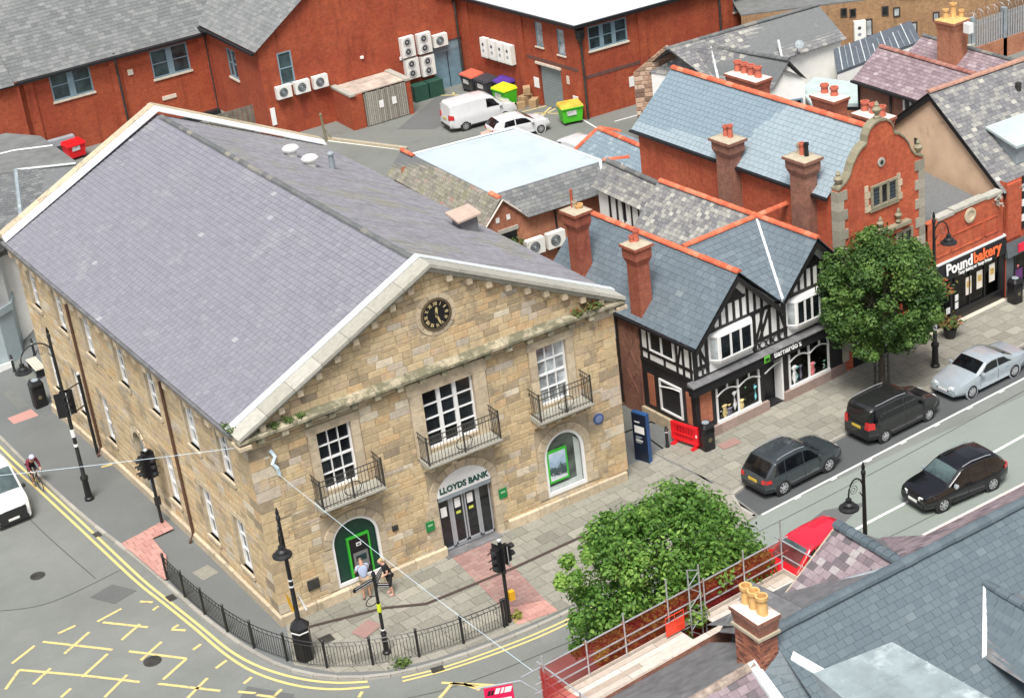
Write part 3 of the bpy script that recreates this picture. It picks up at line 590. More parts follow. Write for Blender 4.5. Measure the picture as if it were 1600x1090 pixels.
# roof slopes
RB = MB(); E0, E1, G0, G1, H0, H1 = SK(-.42, .3, 7.93), SK(-.42, 24, 7.93), SK(7.6, .3, 11.66), SK(7.6, 24, 11.66), SK(15.3, .3, 7.98), SK(15.3, 24, 7.98)
RB.poly([E1, E0, G0, G1]); RB.poly([H0, H1, G1, G0]); RF = RB.build('roof', LEADD, BK)
TR1 = Tiles('slate', SLATE_P, BK, 'left_slates', 300); rr = random.Random(5)
W1 = (G0-E0); L1_ = W1.length; roof(TR1, RF, E1, -DV, W1, [(0, 0), (23.7, 0), (23.7, L1_), (0, L1_)], .235, .31, lambda u, v: rr.betavariate(3, 3)+(rr.random() < .008)*.4, .03); TR1.emit()
TR2 = Tiles('slate', SLATE_PR, BK, 'right_slates', 0)
W2 = (G0-H0); roof(TR2, RF, H0, DV, W2, [(0, 0), (23.7, 0), (23.7, W2.length), (0, W2.length)], .26, .33, lambda u, v: rr.random(), .024); TR2.emit()
cap_tiles(RF, SK(7.6, .5, 11.66), SK(7.6, 23.4, 11.66), RIDGEG, 52, .11)
# eaves gutter and corbels on the side
MB().obox(SK(-.52, .2, 7.8), DV*24, Z*.1, XX*.14).build('gutter', LEADD, RF); MB().obox(SK(-.34, .2, 7.5), DV*24, Z*.3, XX*.33).build('eaves_course', ASHLAR, WS)
for i in range(25): MB().obox(SK(-.42, .35+i*.96, 7.32), DV*.34, Z*.24, XX*.42, random.random()).build('corbel', ASHLAR, WS)
# pediment: level cornice, raking cornice, brackets
for i in range(12):
    a, b = -.42+i*1.32, -.42+i*1.32+1.308
    MB().extr([(a, 0, 7.5), (a, -.12, 7.5), (a, -.2, 7.64), (a, -.42, 7.7), (a, -.42, 7.8), (a, .0, 7.93)], (b-a, 0, 0), random.random()).build('cornice_stone', CORN, WF)
for i in range(17): x = .3+i*.9; MB().box((x, -.36, 7.46), (x+.24, 0, 7.69), random.random()).build('bracket', CORN, WF)
for s, ex in ((0, -.42), (1, 15.42)):
    A, B = V((ex, 0, 7.93)), V((7.6, 0, 11.84)); d = (B-A)/7; dn = d.normalized(); up = V((-dn.z, 0, dn.x)) if s == 0 else V((dn.z, 0, -dn.x))
    for i in range(7):
        p = A+d*i; q = A+d*(i+.99) if i < 6 else B
        f = lambda P, y, h: P+V((0, y, 0))+up*h
        pr = [(.42, .02), (-.46, .02), (-.46, -.1), (-.3, -.16), (-.3, -.26), (-.16, -.34), (.42, -.34)]
        lo = [f(p, y, h) for y, h in pr]; hi = [f(q, y, h) if i < 6 else V((7.6, y, 11.84+h/abs(up.z))) for y, h in pr]
        MB().hexa(lo if s else lo[::-1], hi if s else hi[::-1], random.random()).build('coping_stone', COPING, WF)
    for i in range(1, 10): p = A+(B-A)*(i/10.3)-up*.5; MB().obox(p+V((-.11, -.3, 0)), XX*.22, YY*.3, Z*.24, random.random()).build('bracket', ASHLAR, WF)
    q0, q1 = A+up*.03, V((7.6, 0, 11.88)); MB().hexa([q0+YY*.3, q1+YY*.3, q1+YY*.62, q0+YY*.62], [q0+YY*.3+up*.05, q1+YY*.3+Z*.05, q1+YY*.62+Z*.05, q0+YY*.62+up*.05]).build('flashing', LEADW, RF)
    o = SK(0, 23.8) ; A2, B2 = V((ex, 0, 8.0))+o, V((7.6, 0, 11.86))+o
    for i in range(8): p, q = A2.lerp(B2, i/8), A2.lerp(B2, (i+.99)/8); MB().hexa([p+YY*.25, q+YY*.25, q+YY*.75, p+YY*.75], [p+YY*.25+Z*.24, q+YY*.25+Z*.24, q+YY*.75+Z*.24, p+YY*.75+Z*.24], random.random()).build('coping_stone', ASHLAR, RF)
    MB().hexa([A2-YY*.14, B2-YY*.14, B2+YY*.26, A2+YY*.26], [A2-YY*.14+Z*.04, B2-YY*.14+Z*.04, B2+YY*.26+Z*.2, A2+YY*.26+Z*.2]).build('flashing', LEADW, RF)
MB().box((-.45, -.45, 7.48), (.02, .3, 7.6)).build('kneeler', ASHLAR, WF); MB().box((15, -.45, 7.48), (15.45, .3, 7.6)).build('kneeler', ASHLAR, WF)
# windows of the front
def surround(x0, x1, z0, z1, wd):
    for a, b, c, d in ((x0-wd, z0, x0, z1), (x1, z0, x1+wd, z1), (x0-wd-.06, z1, x1+wd+.06, z1+wd)):
        n = max(1, round((d-b)/.65)) if d-b > 1 else 1
        for i in range(n): MB().box((a, -.07, b+(d-b)*i/n+.006), (c, .0, b+(d-b)*(i+1)/n-.006), random.random()).build('architrave_stone', ASHLAR, WF)
surround(2.5, 3.85, 4.4, 6.9, .32); surround(6.72, 8.84, 4.4, 6.92, .52); surround(11.55, 12.85, 4.4, 6.96, .32)
window(WF, (2.5, 0, 4.5), XX, Z, -YY, 1.35, 2.4, 3, 4, WPAINT, GLASS, .07, .035, .2, .1, sash=True)
window(WF, (6.72, 0, 4.55), XX, Z, -YY, 2.12, 2.37, 3, 4, WPAINT, GLASS, .06, .035, .2, .1, mulw=.15)
window(WF, (11.55, 0, 4.5), XX, Z, -YY, 1.3, 2.46, 3, 4, WPAINT, GLASSL, .07, .035, .2, .1, sash=True)
def balcony(x0, x1, zs, dp=.82):
    b = MB(); b.extr([(x0, 0, zs), (x0, -dp, zs), (x0, -dp, zs-.09), (x0, -dp+.1, zs-.12), (x0, -dp+.16, zs-.2), (x0, 0, zs-.2)], (x1-x0, 0, 0)); B = b.build('balcony', COPING, WF)
    for x in [x0+.18+(x1-x0-.36)*i/3 for i in range(4)]: MB().extr([(x-.09, 0, zs-.2), (x-.09, -dp+.12, zs-.2), (x-.09, -dp+.14, zs-.32), (x-.09, -.3, zs-.42), (x-.09, 0, zs-.66)], (.18, 0, 0), random.random()).build('bracket', ASHLAR, B)
    zt = zs+1.12; y = -dp+.05; C = [(x0+.04, -.02), (x0+.04, y), (x1-.04, y), (x1-.04, -.02)]; r = MB()
    for (p, q) in zip(C, C[1:]):
        for zz in (zt, zt-.2, zs+.1): r.tube([(*p, zz), (*q, zz)], .02, 5)
        L = sqrt((p[0]-q[0])**2+(p[1]-q[1])**2); n = round(L/.135)
        for i in range(1, n): k = i/n; r.tube([(p[0]+(q[0]-p[0])*k, p[1]+(q[1]-p[1])*k, zs), (p[0]+(q[0]-p[0])*k, p[1]+(q[1]-p[1])*k, zt)], .011, 4)
    r.build('railing', IRONW, B)
    xs = [x0+.04, x1-.04, (x0+x1)/2]
    for x in xs: MB().tube([(x, y, zs), (x, y, zt+.06)], .034, 6).build('post', IRONW, B)
    cxm, czm = (x0+x1)/2, zs+.42; MB().tube([(cxm-.34+.34*(1-cos(a)), y-.01, czm+.26*sin(a)) for a in [2*pi*i/14 for i in range(15)]], .018, 4).build('scroll', IRONW, B)
balcony(1.98, 4.48, 4.33); balcony(6.25, 9.32, 4.4); balcony(11.0, 13.35, 4.38)
# arched openings
def arched(cx, zb, zs, hw, rise, y, n=14): return [(cx-hw, y, zb)]+[(cx-hw*cos(pi*i/n), y, zs+rise*sin(pi*i/n)) for i in range(n+1)]+[(cx+hw, y, zb)]
def arch_frame(par, cx, zb, zs, hw, rise, y, w, mat, name='window'):
    a, b = arched(cx, zb, zs, hw, rise, y), arched(cx, zb+w*1.3, zs, hw-w, rise-w, y); m = MB()
    for i in range(len(a)): j = (i+1) % len(a); m.hexa([a[i], a[j], b[j], b[i]], [V(p)-YY*.07 for p in (a[i], a[j], b[j], b[i])])
    return m.build(name, mat, par)
GREEN = flat('dark green panel', (.008, .05, .032), .4, var=.1); LIME = flat('bright green trim', (.05, .5, .04), .35, var=.05); TXG = flat('dark green lettering', (.004, .07, .06), .4)
f = arch_frame(WF, 3.28, .5, 2.25, .95, .9, .06, .1, WPAINT); MB().extr(arched(3.28, .6, 2.25, .87, .82, .15), (0, -.02, 0)).build('panel', GREEN, f)
a = MB(); x0, x1, z0, z1 = 2.95, 3.85, .63, 2.25
for p in ((x0, z0, x0+.07, z1), (x1-.05, z0, x1, z1), (x0, z1, x1, z1+.07)): a.box((p[0], .03, p[1]), (p[2], .13, p[3]))
am = a.build('cash_machine', LIME, f); MB().box((x0+.07, .09, z0), (x1-.05, .13, z1)).build('fascia', BPAINT, am)
MB().box((x0+.17, .04, .95), (x1-.15, .09, 1.6)).build('keypad_panel', flat('brushed steel', (.35, .36, .37), .35, .6), am); MB().box((x0+.25, .03, 1.25), (x1-.23, .04, 1.5)).build('screen', GLASSG, am)
MB().box((x0+.36, .075, 1.86), (x0+.56, .09, 2.0)).build('sign', WPAINT, am); MB().box((x0+.4, .07, 1.9), (x0+.52, .075, 1.95)).build('emblem', GREEN, am)
f = arch_frame(WF, 12.28, .62, 2.3, .9, .95, .06, .12, WPAINT); MB().extr(arched(12.28, .7, 2.3, .82, .87, .17), (0, -.02, 0)).build('pane', glass('grey green display glass', (.075, .095, .085), .12), f); MB().extr([(12.82, .148, .96), (13.08, .148, .96), (13.08, .148, 2.5), (12.82, .148, 2.75)], (0, -.012, 0)).build('pale_return', flat('pale reveal board', (.52, .58, .55), .6), f)
MB().box((11.5, .1, .72), (13.05, .15, .95)).build('ledge', flat('pale grey sill board', (.5, .55, .53), .5), f)
p = MB(); p.box((11.52, .02, 1.15), (12.42, .1, 2.52)); po = p.build('poster_frame', LIME, f)
mt, N_, L_, b_ = nodes('landscape print'); uvn = N_.new('ShaderNodeNewGeometry'); sx_ = N_.new('ShaderNodeSeparateXYZ'); L_.new(uvn.outputs['Position'], sx_.inputs[0])
ad = N_.new('ShaderNodeMath'); ad.operation = 'MULTIPLY_ADD'; ad.inputs[1].default_value = .75; L_.new(noise(N_, L_, 4.5, 5), ad.inputs[0]); mr = N_.new('ShaderNodeMapRange'); L_.new(sx_.outputs[2], mr.inputs[0]); mr.inputs[1].default_value = 1.2; mr.inputs[2].default_value = 2.45; mr.inputs[3].default_value = -.38; mr.inputs[4].default_value = .62
L_.new(mr.outputs[0], ad.inputs[2]); L_.new(ramp(N_, L_, ad.outputs[0], [(0, (.7, .74, .76)), (.18, (.5, .56, .6)), (.25, (.05, .07, .08)), (.45, (.07, .12, .12)), (.52, (.3, .42, .55)), (.8, (.42, .56, .72)), (1, (.6, .7, .8))]), b_.inputs['Base Color']); b_.inputs['Roughness'].default_value = .2
MB().box((11.6, .012, 1.24), (12.34, .02, 2.43)).build('poster', mt, po)
# doorway with white lunette sign
lun = arched(7.86, 2.52, 2.52, 1.14, .9, .05)[1:-1]; sg = MB().extr(lun, (0, -.12, 0)).build('lunette_sign', WPAINT, WF); MB().box((6.74, -.06, 2.34), (8.98, .16, 2.52)).build('sign_base', LEAD, sg)
lettering(sg, 'LLOYDS BANK', (7.86, -.085, 2.66), XX, Z, .34, TXG, off=.012, ext=.01, sx=.93)
AL = flat('grey aluminium', (.42, .44, .47), .4, .3, var=.05); df = MB()
for x in (6.74, 7.2, 7.27, 8.4, 8.47, 8.92): df.box((x, .12, .12), (x+.06, .2, 2.38))
df.box((6.74, .12, .1), (8.98, .2, .2)); df.box((6.74, .12, 2.3), (8.98, .2, 2.4)); DF = df.build('door_frame', AL, WF)
for x0, x1 in ((7.33, 7.82), (7.87, 8.4)):
    d = MB(); d.box((x0, .1, .2), (x0+.06, .16, 2.3)); d.box((x1-.06, .1, .2), (x1, .16, 2.3)); d.box((x0, .1, .2), (x1, .16, .3)); D = d.build('door', AL, DF); MB().box((x0+.05, .12, .28), (x1-.05, .14, 2.3)).build('pane', GLASS, D)
    MB().box((x0+.12, .105, 1.75), (x0+.36, .12, 2.15)).build('notice', WPAINT, D); MB().box((x0+.15, .105, 1.48), (x0+.34, .12, 1.58)).build('notice', flat('yellow notice', (.62, .68, .1), .5), D)
for x0, x1 in ((6.8, 7.2), (8.53, 8.92)): MB().box((x0, .14, .2), (x1, .16, 2.3)).build('pane', GLASS, DF)
MB().box((6.85, .12, 1.55), (7.1, .14, 1.95)).build('notice', WPAINT, DF)
MB().box((6.66, -.32, -.05), (9.06, .3, .06)).build('doorstep', LEADD, WF)
for x, z in ((9.42, 1.67), (6.26, 1.53)): s = MB().box((x-.17, -.09, z-.2), (x+.17, -.03, z+.2)).build('wall_plaque', flat('green plaque', (.01, .2, .05), .4), WF); MB().box((x-.1, -.094, z+.02), (x+.1, -.089, z+.1)).build('lettering_panel', flat('pale green print', (.3, .5, .3), .5), s)
MB().lathe((13.93, -.02, 3.15), [(.23, 0), (.23, .05), (.2, .06)], 20, (0, -1, 0)).build('round_plaque', flat('blue plaque', (.06, .1, .24), .4), WF); MB().lathe((13.93, -.08, 3.15), [(.15, 0), (.14, .006)], 16, (0, -1, 0)).build('plaque_text', flat('pale blue print', (.16, .21, .36), .5, scale=14, var=.6), WF)
MB().box((1.15, -.1, .95), (1.6, -.03, 1.35)).build('vent_plate', IRONW, WF); MB().box((4.75, -.09, 1.95), (4.98, -.02, 2.15)).build('vent_plate', IRONW, WF)
# clock
CK = MB().lathe((7.74, -.02, 9.74), [(.62, 0), (.62, .07), (.54, .08), (.53, .05)], 28, (0, -1, 0)).build('clock', flat('dark bronze rim', (.1, .075, .04), .5), WF)
MB().lathe((7.74, -.07, 9.74), [(.54, 0), (.535, .012)], 28, (0, -1, 0)).build('clock_face', BPAINT, CK); GOLD = flat('gilt', (.62, .5, .26), .4, .2)
for i, s in enumerate('XII I II III IV V VI VII VIII IX X XI'.split()):
    a = 2*pi*i/12; up_ = V((sin(a), 0, cos(a))); lettering(CK, s, V((7.74, -.086, 9.74))+up_*.36, V((cos(a), 0, -sin(a))), up_, .17, GOLD, 'numeral', off=.006, ext=.004, sx=.75)
h = MB(); 
for a, l, wd in ((R(6), .3, .04), (R(162), .46, .028)):
    u = V((sin(a), 0, cos(a))); s = V((cos(a), 0, -sin(a))); h.extr([V((7.74, -.1, 9.74))-u*.1-s*wd, V((7.74, -.1, 9.74))-u*.1+s*wd, V((7.74, -.1, 9.74))+u*l*.7+s*wd*1.3, V((7.74, -.1, 9.74))+u*l, V((7.74, -.1, 9.74))+u*l*.7-s*wd*1.3], (0, -.01, 0))
h.build('clock_hands', GOLD, CK)
# pipes, vents, hatch and growth
BR = flat('brown pipe paint', (.1, .05, .03), .5)
for t, sp in ((17.75, 1), (7.65, 1)):
    zb = zg(-.5, t); MB().tube([SK(-.1, t, 7.6), SK(-.1, t, zb+.4), SK(-.26, t, zb+.12), SK(-.3, t, zb)], .06, 8).build('drainpipe', BR, WS); MB().obox(SK(-.2, t-.13, 7.25), DV*.26, Z*.25, XX*.2).build('rainwater_head', BR, WS)
for x, y, z in ((10.93, 18.9, 9.86), (11.03, 17.15, 9.83)): MB().lathe((x, y, z-.3), [(.24, 0), (.24, .5), (.36, .53), (.38, .62), (.3, .7), (.14, .75), (.03, .76)], 16).build('roof_vent', flat('pale vent cowl', (.7, .7, .66), .5), RF)
MB().lathe((12.13, 17.4, 9.1), [(.16, 0), (.13, .1), (.12, .8), (.17, .82), (.17, .88), (.08, .95)], 12).build('flue', LEAD, RF)
MB().box((13.2, 7.9, 8.2), (14.0, 8.6, 9.3)).build('hatch', LEADD, RF); MB().hexa([(13.0, 7.7, 9.22), (14.1, 7.7, 9.3), (14.1, 8.75, 9.4), (13.0, 8.75, 9.34)], [(13.0, 7.7, 9.3), (14.1, 7.7, 9.38), (14.1, 8.75, 9.48), (13.0, 8.75, 9.42)]).build('hatch_lid', flat('pinkish stone', (.45, .34, .28), .8, stain=((.2, .22, .1), 2, .6)), RF)
def leaves(name, par, spots, n, size, mat, label=None, **k):
    m = MB()
    for i in range(n):
        c, r = random.choice(spots); p = V(c)+V((random.gauss(0, r), random.gauss(0, r), abs(random.gauss(0, r)))); a = V((random.uniform(-1, 1), random.uniform(-1, 1), random.uniform(-.3, 1))).normalized(); b = a.orthogonal().normalized(); s = size*random.uniform(.6, 1.3)
        m.poly([p-a*s, p+b*s*.45, p+a*s, p-b*s*.45], random.random())
    return m.build(name, mat, par, **k)
MOSS = toned('moss and weeds', [(0, (.03, .06, .012)), (1, (.1, .16, .03))], .8)
WEED = toned('ruddy weeds', [(0, (.05, .09, .02)), (.6, (.1, .12, .03)), (1, (.3, .09, .04))], .8)
leaves('ledge_plant', WF, [((13.9, -.22, 7.9), .14), ((14.3, -.2, 7.9), .1), ((13.4, -.25, 7.88), .08)], 260, .1, WEED, kind='stuff'); leaves('ledge_plant', WF, [((1.5, -.25, 7.86), .1), ((1.0, -.25, 7.86), .08), ((2.0, -.22, 7.86), .07)], 200, .06, MOSS, kind='stuff'); leaves('ledge_plant', RF, [((13.0, 7.75, 8.6), .1)], 110, .1, MOSS, kind='stuff')
leaves('ledge_plant', WS, [(SK(-.35, .3, 7.95), .1), (SK(-.35, .7, 7.95), .08)], 120, .06, MOSS, kind='stuff')
BUNT = MB(); BUNT.tube([(.75, -.06, 6.95), (.85, -.16, 6.7), (.72, -.14, 6.45), (.85, -.15, 6.25), (.9, -.12, 5.95)], .07, 7); BUNT.build('bunting_knot', flat('pale blue cloth', (.55, .68, .75), .8, var=.3, scale=9), WF)
# ================================================================ other buildings
class Fr:
    def __init__(s, o, a): s.o = V((*o, 0)); s.u = V((cos(R(a)), sin(R(a)), 0)); s.n = V((-sin(R(a)), cos(R(a)), 0))
    def __call__(s, a, b, z=0): return s.o+s.u*a+s.n*b+Z*z
def slope(root, T, par, fr, e0, e1, r1, r0, h, w, base, tone=None, t=.02):
    """a roof slope given as eave e0->e1 (left to right seen from outside) and ridge r1, r0; slates laid on it"""
    e0, e1, r1, r0 = [V(p) for p in (e0, e1, r1, r0)]
    base.poly([e0, e1, r1, r0] if (r1-r0).length > .01 else [e0, e1, r1])
    U = (e1-e0).normalized(); N = U.cross((r0+r1)/2-e0).normalized(); W = N.cross(U); f = lambda p: ((p-e0).dot(U), (p-e0).dot(W))
    roof(T, par, e0+N*.008, U, W, [f(p) for p in ([e0, e1, r1, r0] if (r1-r0).length > .01 else [e0, e1, r1])], h, w, tone, t)
def chimney(root, c, sx, sy, z0, z1, mat, pots, a=0, capm=None, corbel=.07, tall=.5, label=None):
    f = Fr(c, a); m = MB(); q = lambda hx, hy, za, zb: m.hexa([f(-hx, -hy, za), f(hx, -hy, za), f(hx, hy, za), f(-hx, hy, za)], [f(-hx, -hy, zb), f(hx, -hy, zb), f(hx, hy, zb), f(-hx, hy, zb)])
    hx, hy = sx/2, sy/2; q(hx, hy, z0, z1-tall-.05); k = 4
    for i in range(k): e = corbel*(i+1)/k; q(hx+e, hy+e, z1-tall-.05+i*.075, z1-tall+.025+i*.075)
    q(hx+corbel, hy+corbel, z1-tall+.25, z1-.12); q(hx+corbel*1.8, hy+corbel*1.8, z1-.12, z1)
    ch = m.build('chimney', mat, root); join_normals(ch)
    m = MB(); e = corbel*1.6; m.hexa([f(-hx-e, -hy-e, z1+.003), f(hx+e, -hy-e, z1+.003), f(hx+e, hy+e, z1+.003), f(-hx-e, hy+e, z1+.003)], [f(-hx*.7, -hy*.7, z1+.09), f(hx*.7, -hy*.7, z1+.09), f(hx*.7, hy*.7, z1+.09), f(-hx*.7, hy*.7, z1+.09)]); m.build('flaunching', capm or MORTAR, ch)
    for x, y, r, h, pm in pots: MB().lathe(f(x, y, z1+.05), [(r*1.1, 0), (r, .05), (r*.86, h-.12), (r*1.15, h-.1), (r*1.18, h), (r*.8, h), (r*.75, h-.2)], 12).build('chimney_pot', pm, ch, smooth=True)
    return ch
def box_walls(root, pts, z0, z1, mat, name='wall'):
    m = MB()
    for a, b in zip(pts, pts[1:]+pts[:1]): m.poly([(*a, z0), (*b, z0), (*b, z1), (*a, z1)])
    return m.build(name, mat, root)
# ---------------------------------------------------------------- timber framed charity shop
TB = thing('timber_framed_shop', (18.75, .39, 0), 'black and white timber framed charity shop with two gables and red ridge tiles', 'shop')
f = Fr((18.75, .39), 4.6); wr = random.Random(21)
PL = flat('white plaster panel', (.78, .78, .76), .85, var=.05)
m = MB()
gz_ = lambda s: 6.85-abs(s-2.29)*1.0 if s < 4.57 else 6.85-abs(s-6.56)*1.02
m.poly([f(0, 0, 2.7), f(8.5, 0, 2.7), f(8.5, 0, 4.75), f(6.56, 0, 6.75), f(4.57, 0, 4.7), f(2.29, 0, 6.75), f(0, 0, 4.5)]); m.poly([f(0, 3.3, 2.7), f(0, 0, 2.7), f(0, 0, 4.5), f(0, 3.3, 4.5)])
UW = m.build('wall', PL, TB)
m = MB(); m.poly([f(0, 9.4, 0), f(0, 3.3, 0), f(0, 3.3, 4.5), f(0, 9.4, 4.5)]); m.poly([f(0, 9.4, 0), f(0, 9.4, 4.5), f(2.3, 9.4, 6.8), f(4.5, 9.4, 4.6), f(6.56, 9.4, 6.8), f(8.5, 9.4, 4.6), f(8.5, 9.4, 0)]); m.poly([f(8.5, 0, 0), f(8.5, 9.4, 0), f(8.5, 9.4, 4.7), f(8.5, 0, 4.7)])
BWL = m.build('wall', BRICKD, TB)
LW = MB(); LW.poly([f(0, 0, 0), f(8.5, 0, 0), f(8.5, 0, 2.7), f(0, 0, 2.7)]); LW.poly([f(0, 3.3, 0), f(0, 0, 0), f(0, 0, 2.7), f(0, 3.3, 2.7)]); LWO = LW.build('shopfront', BTIMBER, TB)
def timber(p, q, w=.16, y=-.03, par=UW, mat=BTIMBER, side=False, nm='timber'):
    """a beam on the front (s,z) or on the side (d,z)"""
    g = (lambda s, z, d: f(-d, s, z)) if side else (lambda s, z, d: f(s, -d, z)); a, b = V((p[0], p[1], 0)), V((q[0], q[1], 0)); d = (b-a).normalized(); n = V((-d.y, d.x, 0))*w/2
    lo = [a-n, b-n, b+n, a+n]; t = -y+wr.uniform(0, .006); L, H = [g(k.x, k.y, -.01) for k in lo], [g(k.x, k.y, t) for k in lo]
    o = MB().hexa(L, H).build(nm, mat, par); return o
timber((0, 2.78), (8.5, 2.78), .2, -.05); timber((.0, 4.62), (8.5, 4.62), .16, -.035); timber((0.1, 3.3), (.85, 3.3), .14); timber((3.1, 3.3), (5.05, 3.3), .14, -.03); timber((6.9, 3.3), (8.5, 3.3), .14)
timber((.12, 2.7), (.12, 4.5), .22, -.045); timber((8.38, 2.7), (8.38, 4.7), .2, -.045); timber((4.15, 2.85), (4.15, 4.6), .14); timber((4.6, 2.85), (4.6, 4.6), .14, -.032); timber((3.3, 2.85), (3.3, 4.6), .18); timber((4.98, 2.85), (4.98, 4.6), .18); timber((.75, 2.85), (.75, 4.6), .16); timber((7.0, 2.85), (7.0, 4.6), .16); timber((.42, 3.35), (.42, 4.1), .12, -.028); timber((3.7, 3.35), (3.7, 4.55), .12, -.028); timber((7.5, 2.85), (7.5, 4.6), .14, -.028)
for p, q in (((.72, 3.35), (.2, 4.45)), ((3.4, 3.4), (3.85, 4.55)), ((3.55, 3.3), (4.1, 4.4)), ((4.95, 3.4), (4.62, 4.5)), ((7.1, 3.4), (7.6, 4.5)), ((8.3, 3.4), (7.8, 4.6))): timber(p, q, .13, -.026)
for c in (2.29, 6.56):
    hw = 2.28 if c < 4 else 1.95
    for k in range(-5, 6):
        x = c+k*.37
        zt = 6.7-abs(x-c)
        if zt > 4.95 and abs(k) % 1 == 0: timber((x, 4.68), (x, min(zt, 5.55) if abs(k) < 2 else zt), .13, -.03)
    timber((c-.62, 5.58), (c+.62, 5.58), .12, -.034); 
    MB().extr([f(c-.55, -.012, 5.62), f(c+.55, -.012, 5.62), f(c, -.012, 6.25)], f.n*-.02).build('gable_panel', BTIMBER, UW)
    for sgn in (-1, 1):
        a, b = f(c, -.42, 6.82), f(c+sgn*(hw+.12), -.42, 6.82-(hw+.12)*1.0); MB().hexa([a-Z*.34, b-Z*.34, b-Z*.06, a-Z*.06], [p+f.n*.07 for p in (a-Z*.34, b-Z*.34, b-Z*.06, a-Z*.06)]).build('bargeboard', BTIMBER, UW)
        a, b = f(c, -.3, 6.72), f(c+sgn*(hw+.1), -.3, 6.72-(hw+.1)); MB().extr([a, b, b+f.n*.3, a+f.n*.3], (0, 0, .04)).build('soffit', BTIMBER, UW)
# quatrefoil band under the windows
for x0, x1 in ((.2, .75), (3.15, 5.0), (6.95, 8.3)):
    n = max(1, round((x1-x0)/.36))
    for i in range(n):
        cx = x0+(x1-x0)*(i+.5)/n; mm = MB(); mm.tube([f(cx+.17*cos(a), -.03, 3.06+.16*sin(a)) for a in [2*pi*k/10 for k in range(11)]], .035, 4, cap=False); mm.build('quatrefoil', BTIMBER, UW)
def bay(s0, s1, z0, z1, cols, lead=True):
    b = MB(); pts = [(s0, 0), (s0+.25, -.34), (s1-.25, -.34), (s1, 0)]
    for zz, t in ((z0-.1, .1), (z1, .08)): b.hexa([f(s, d, zz) for s, d in pts], [f(s, d, zz+t) for s, d in pts])
    b.hexa([f(s0+.2, 0, z0-.32), f(s0+.35, -.2, z0-.3), f(s1-.35, -.2, z0-.3), f(s1-.2, 0, z0-.32)], [f(s, d, z0-.1) for s, d in pts]); B = b.build('bay_window', WPAINT, UW); w = s1-s0-.5
    window(B, f(s0+.25, -.34, z0), f.u, Z, -f.n, w, z1-z0, cols, 1, WPAINT, GLASS, .06, .1, .0, .05)
    for (a, c) in ((f(s0, 0, z0), f(s0+.25, -.34, z0)), (f(s1-.25, -.34, z0), f(s1, 0, z0))):
        u = (c-a).normalized(); window(B, a, u, Z, u.cross(Z), (c-a).length, z1-z0, 1, 1, WPAINT, GLASSL, .06, .05, .0, .05)
    return B
bay(.9, 3.12, 3.4, 4.5, 3); bay(5.08, 6.88, 3.38, 4.48, 3)
MB().obox(f(1.8, -.06, 3.0), f.u*1.0, Z*.2, -f.n*.04).build('notice_board', PL, UW)
# ground floor: fascia, windows, stall riser
MB().hexa([f(-.3, .0, 2.28), f(8.5, 0, 2.28), f(8.5, -.3, 2.28), f(-.3, -.3, 2.28)][::-1], [f(-.3, .0, 2.78), f(8.5, 0, 2.78), f(8.5, -.22, 2.74), f(-.3, -.22, 2.74)][::-1]).build('fascia', BPAINT, LWO)
MB().hexa([f(-.34, .02, 2.7), f(8.5, .02, 2.7), f(8.5, -.36, 2.7), f(-.34, -.36, 2.7)][::-1], [f(-.34, .02, 2.86), f(8.5, .02, 2.86), f(8.5, -.34, 2.74), f(-.34, -.34, 2.74)][::-1]).build('fascia_lead', LEADD, LWO)
lettering(LWO, "Barnardo's", f(4.78, -.33, 2.42), f.u, Z*.97+f.n*.2, .36, WPAINT, off=.004, sx=.98)
MB().obox(f(3.46, -.335, 2.38), f.u*.3, Z*.33, -f.n*.02).build('logo_panel', flat('lime logo', (.16, .6, .06), .4), LWO)
lettering(LWO, 'm', f(3.61, -.37, 2.44), f.u, Z, .3, BPAINT, 'logo_mark', off=.006)
STALL = toned('purple stall stone', [(0, (.25, .17, .15)), (1, (.4, .3, .26))], .8, (((.5, .42, .38), 4, .6, .5),), .25)
GOODS = [flat('goods %d' % i, [min(.8, k*2.4) for k in c], .7, var=.4, scale=7) for i, c in enumerate([(.3, .08, .09), (.05, .12, .2), (.28, .22, .1), (.08, .2, .1), (.3, .05, .22), (.4, .38, .33), (.06, .06, .08), (.1, .3, .33)])]
SHADE = flat('dim shop interior', (.2, .18, .16), .9, var=.6, scale=2.2)
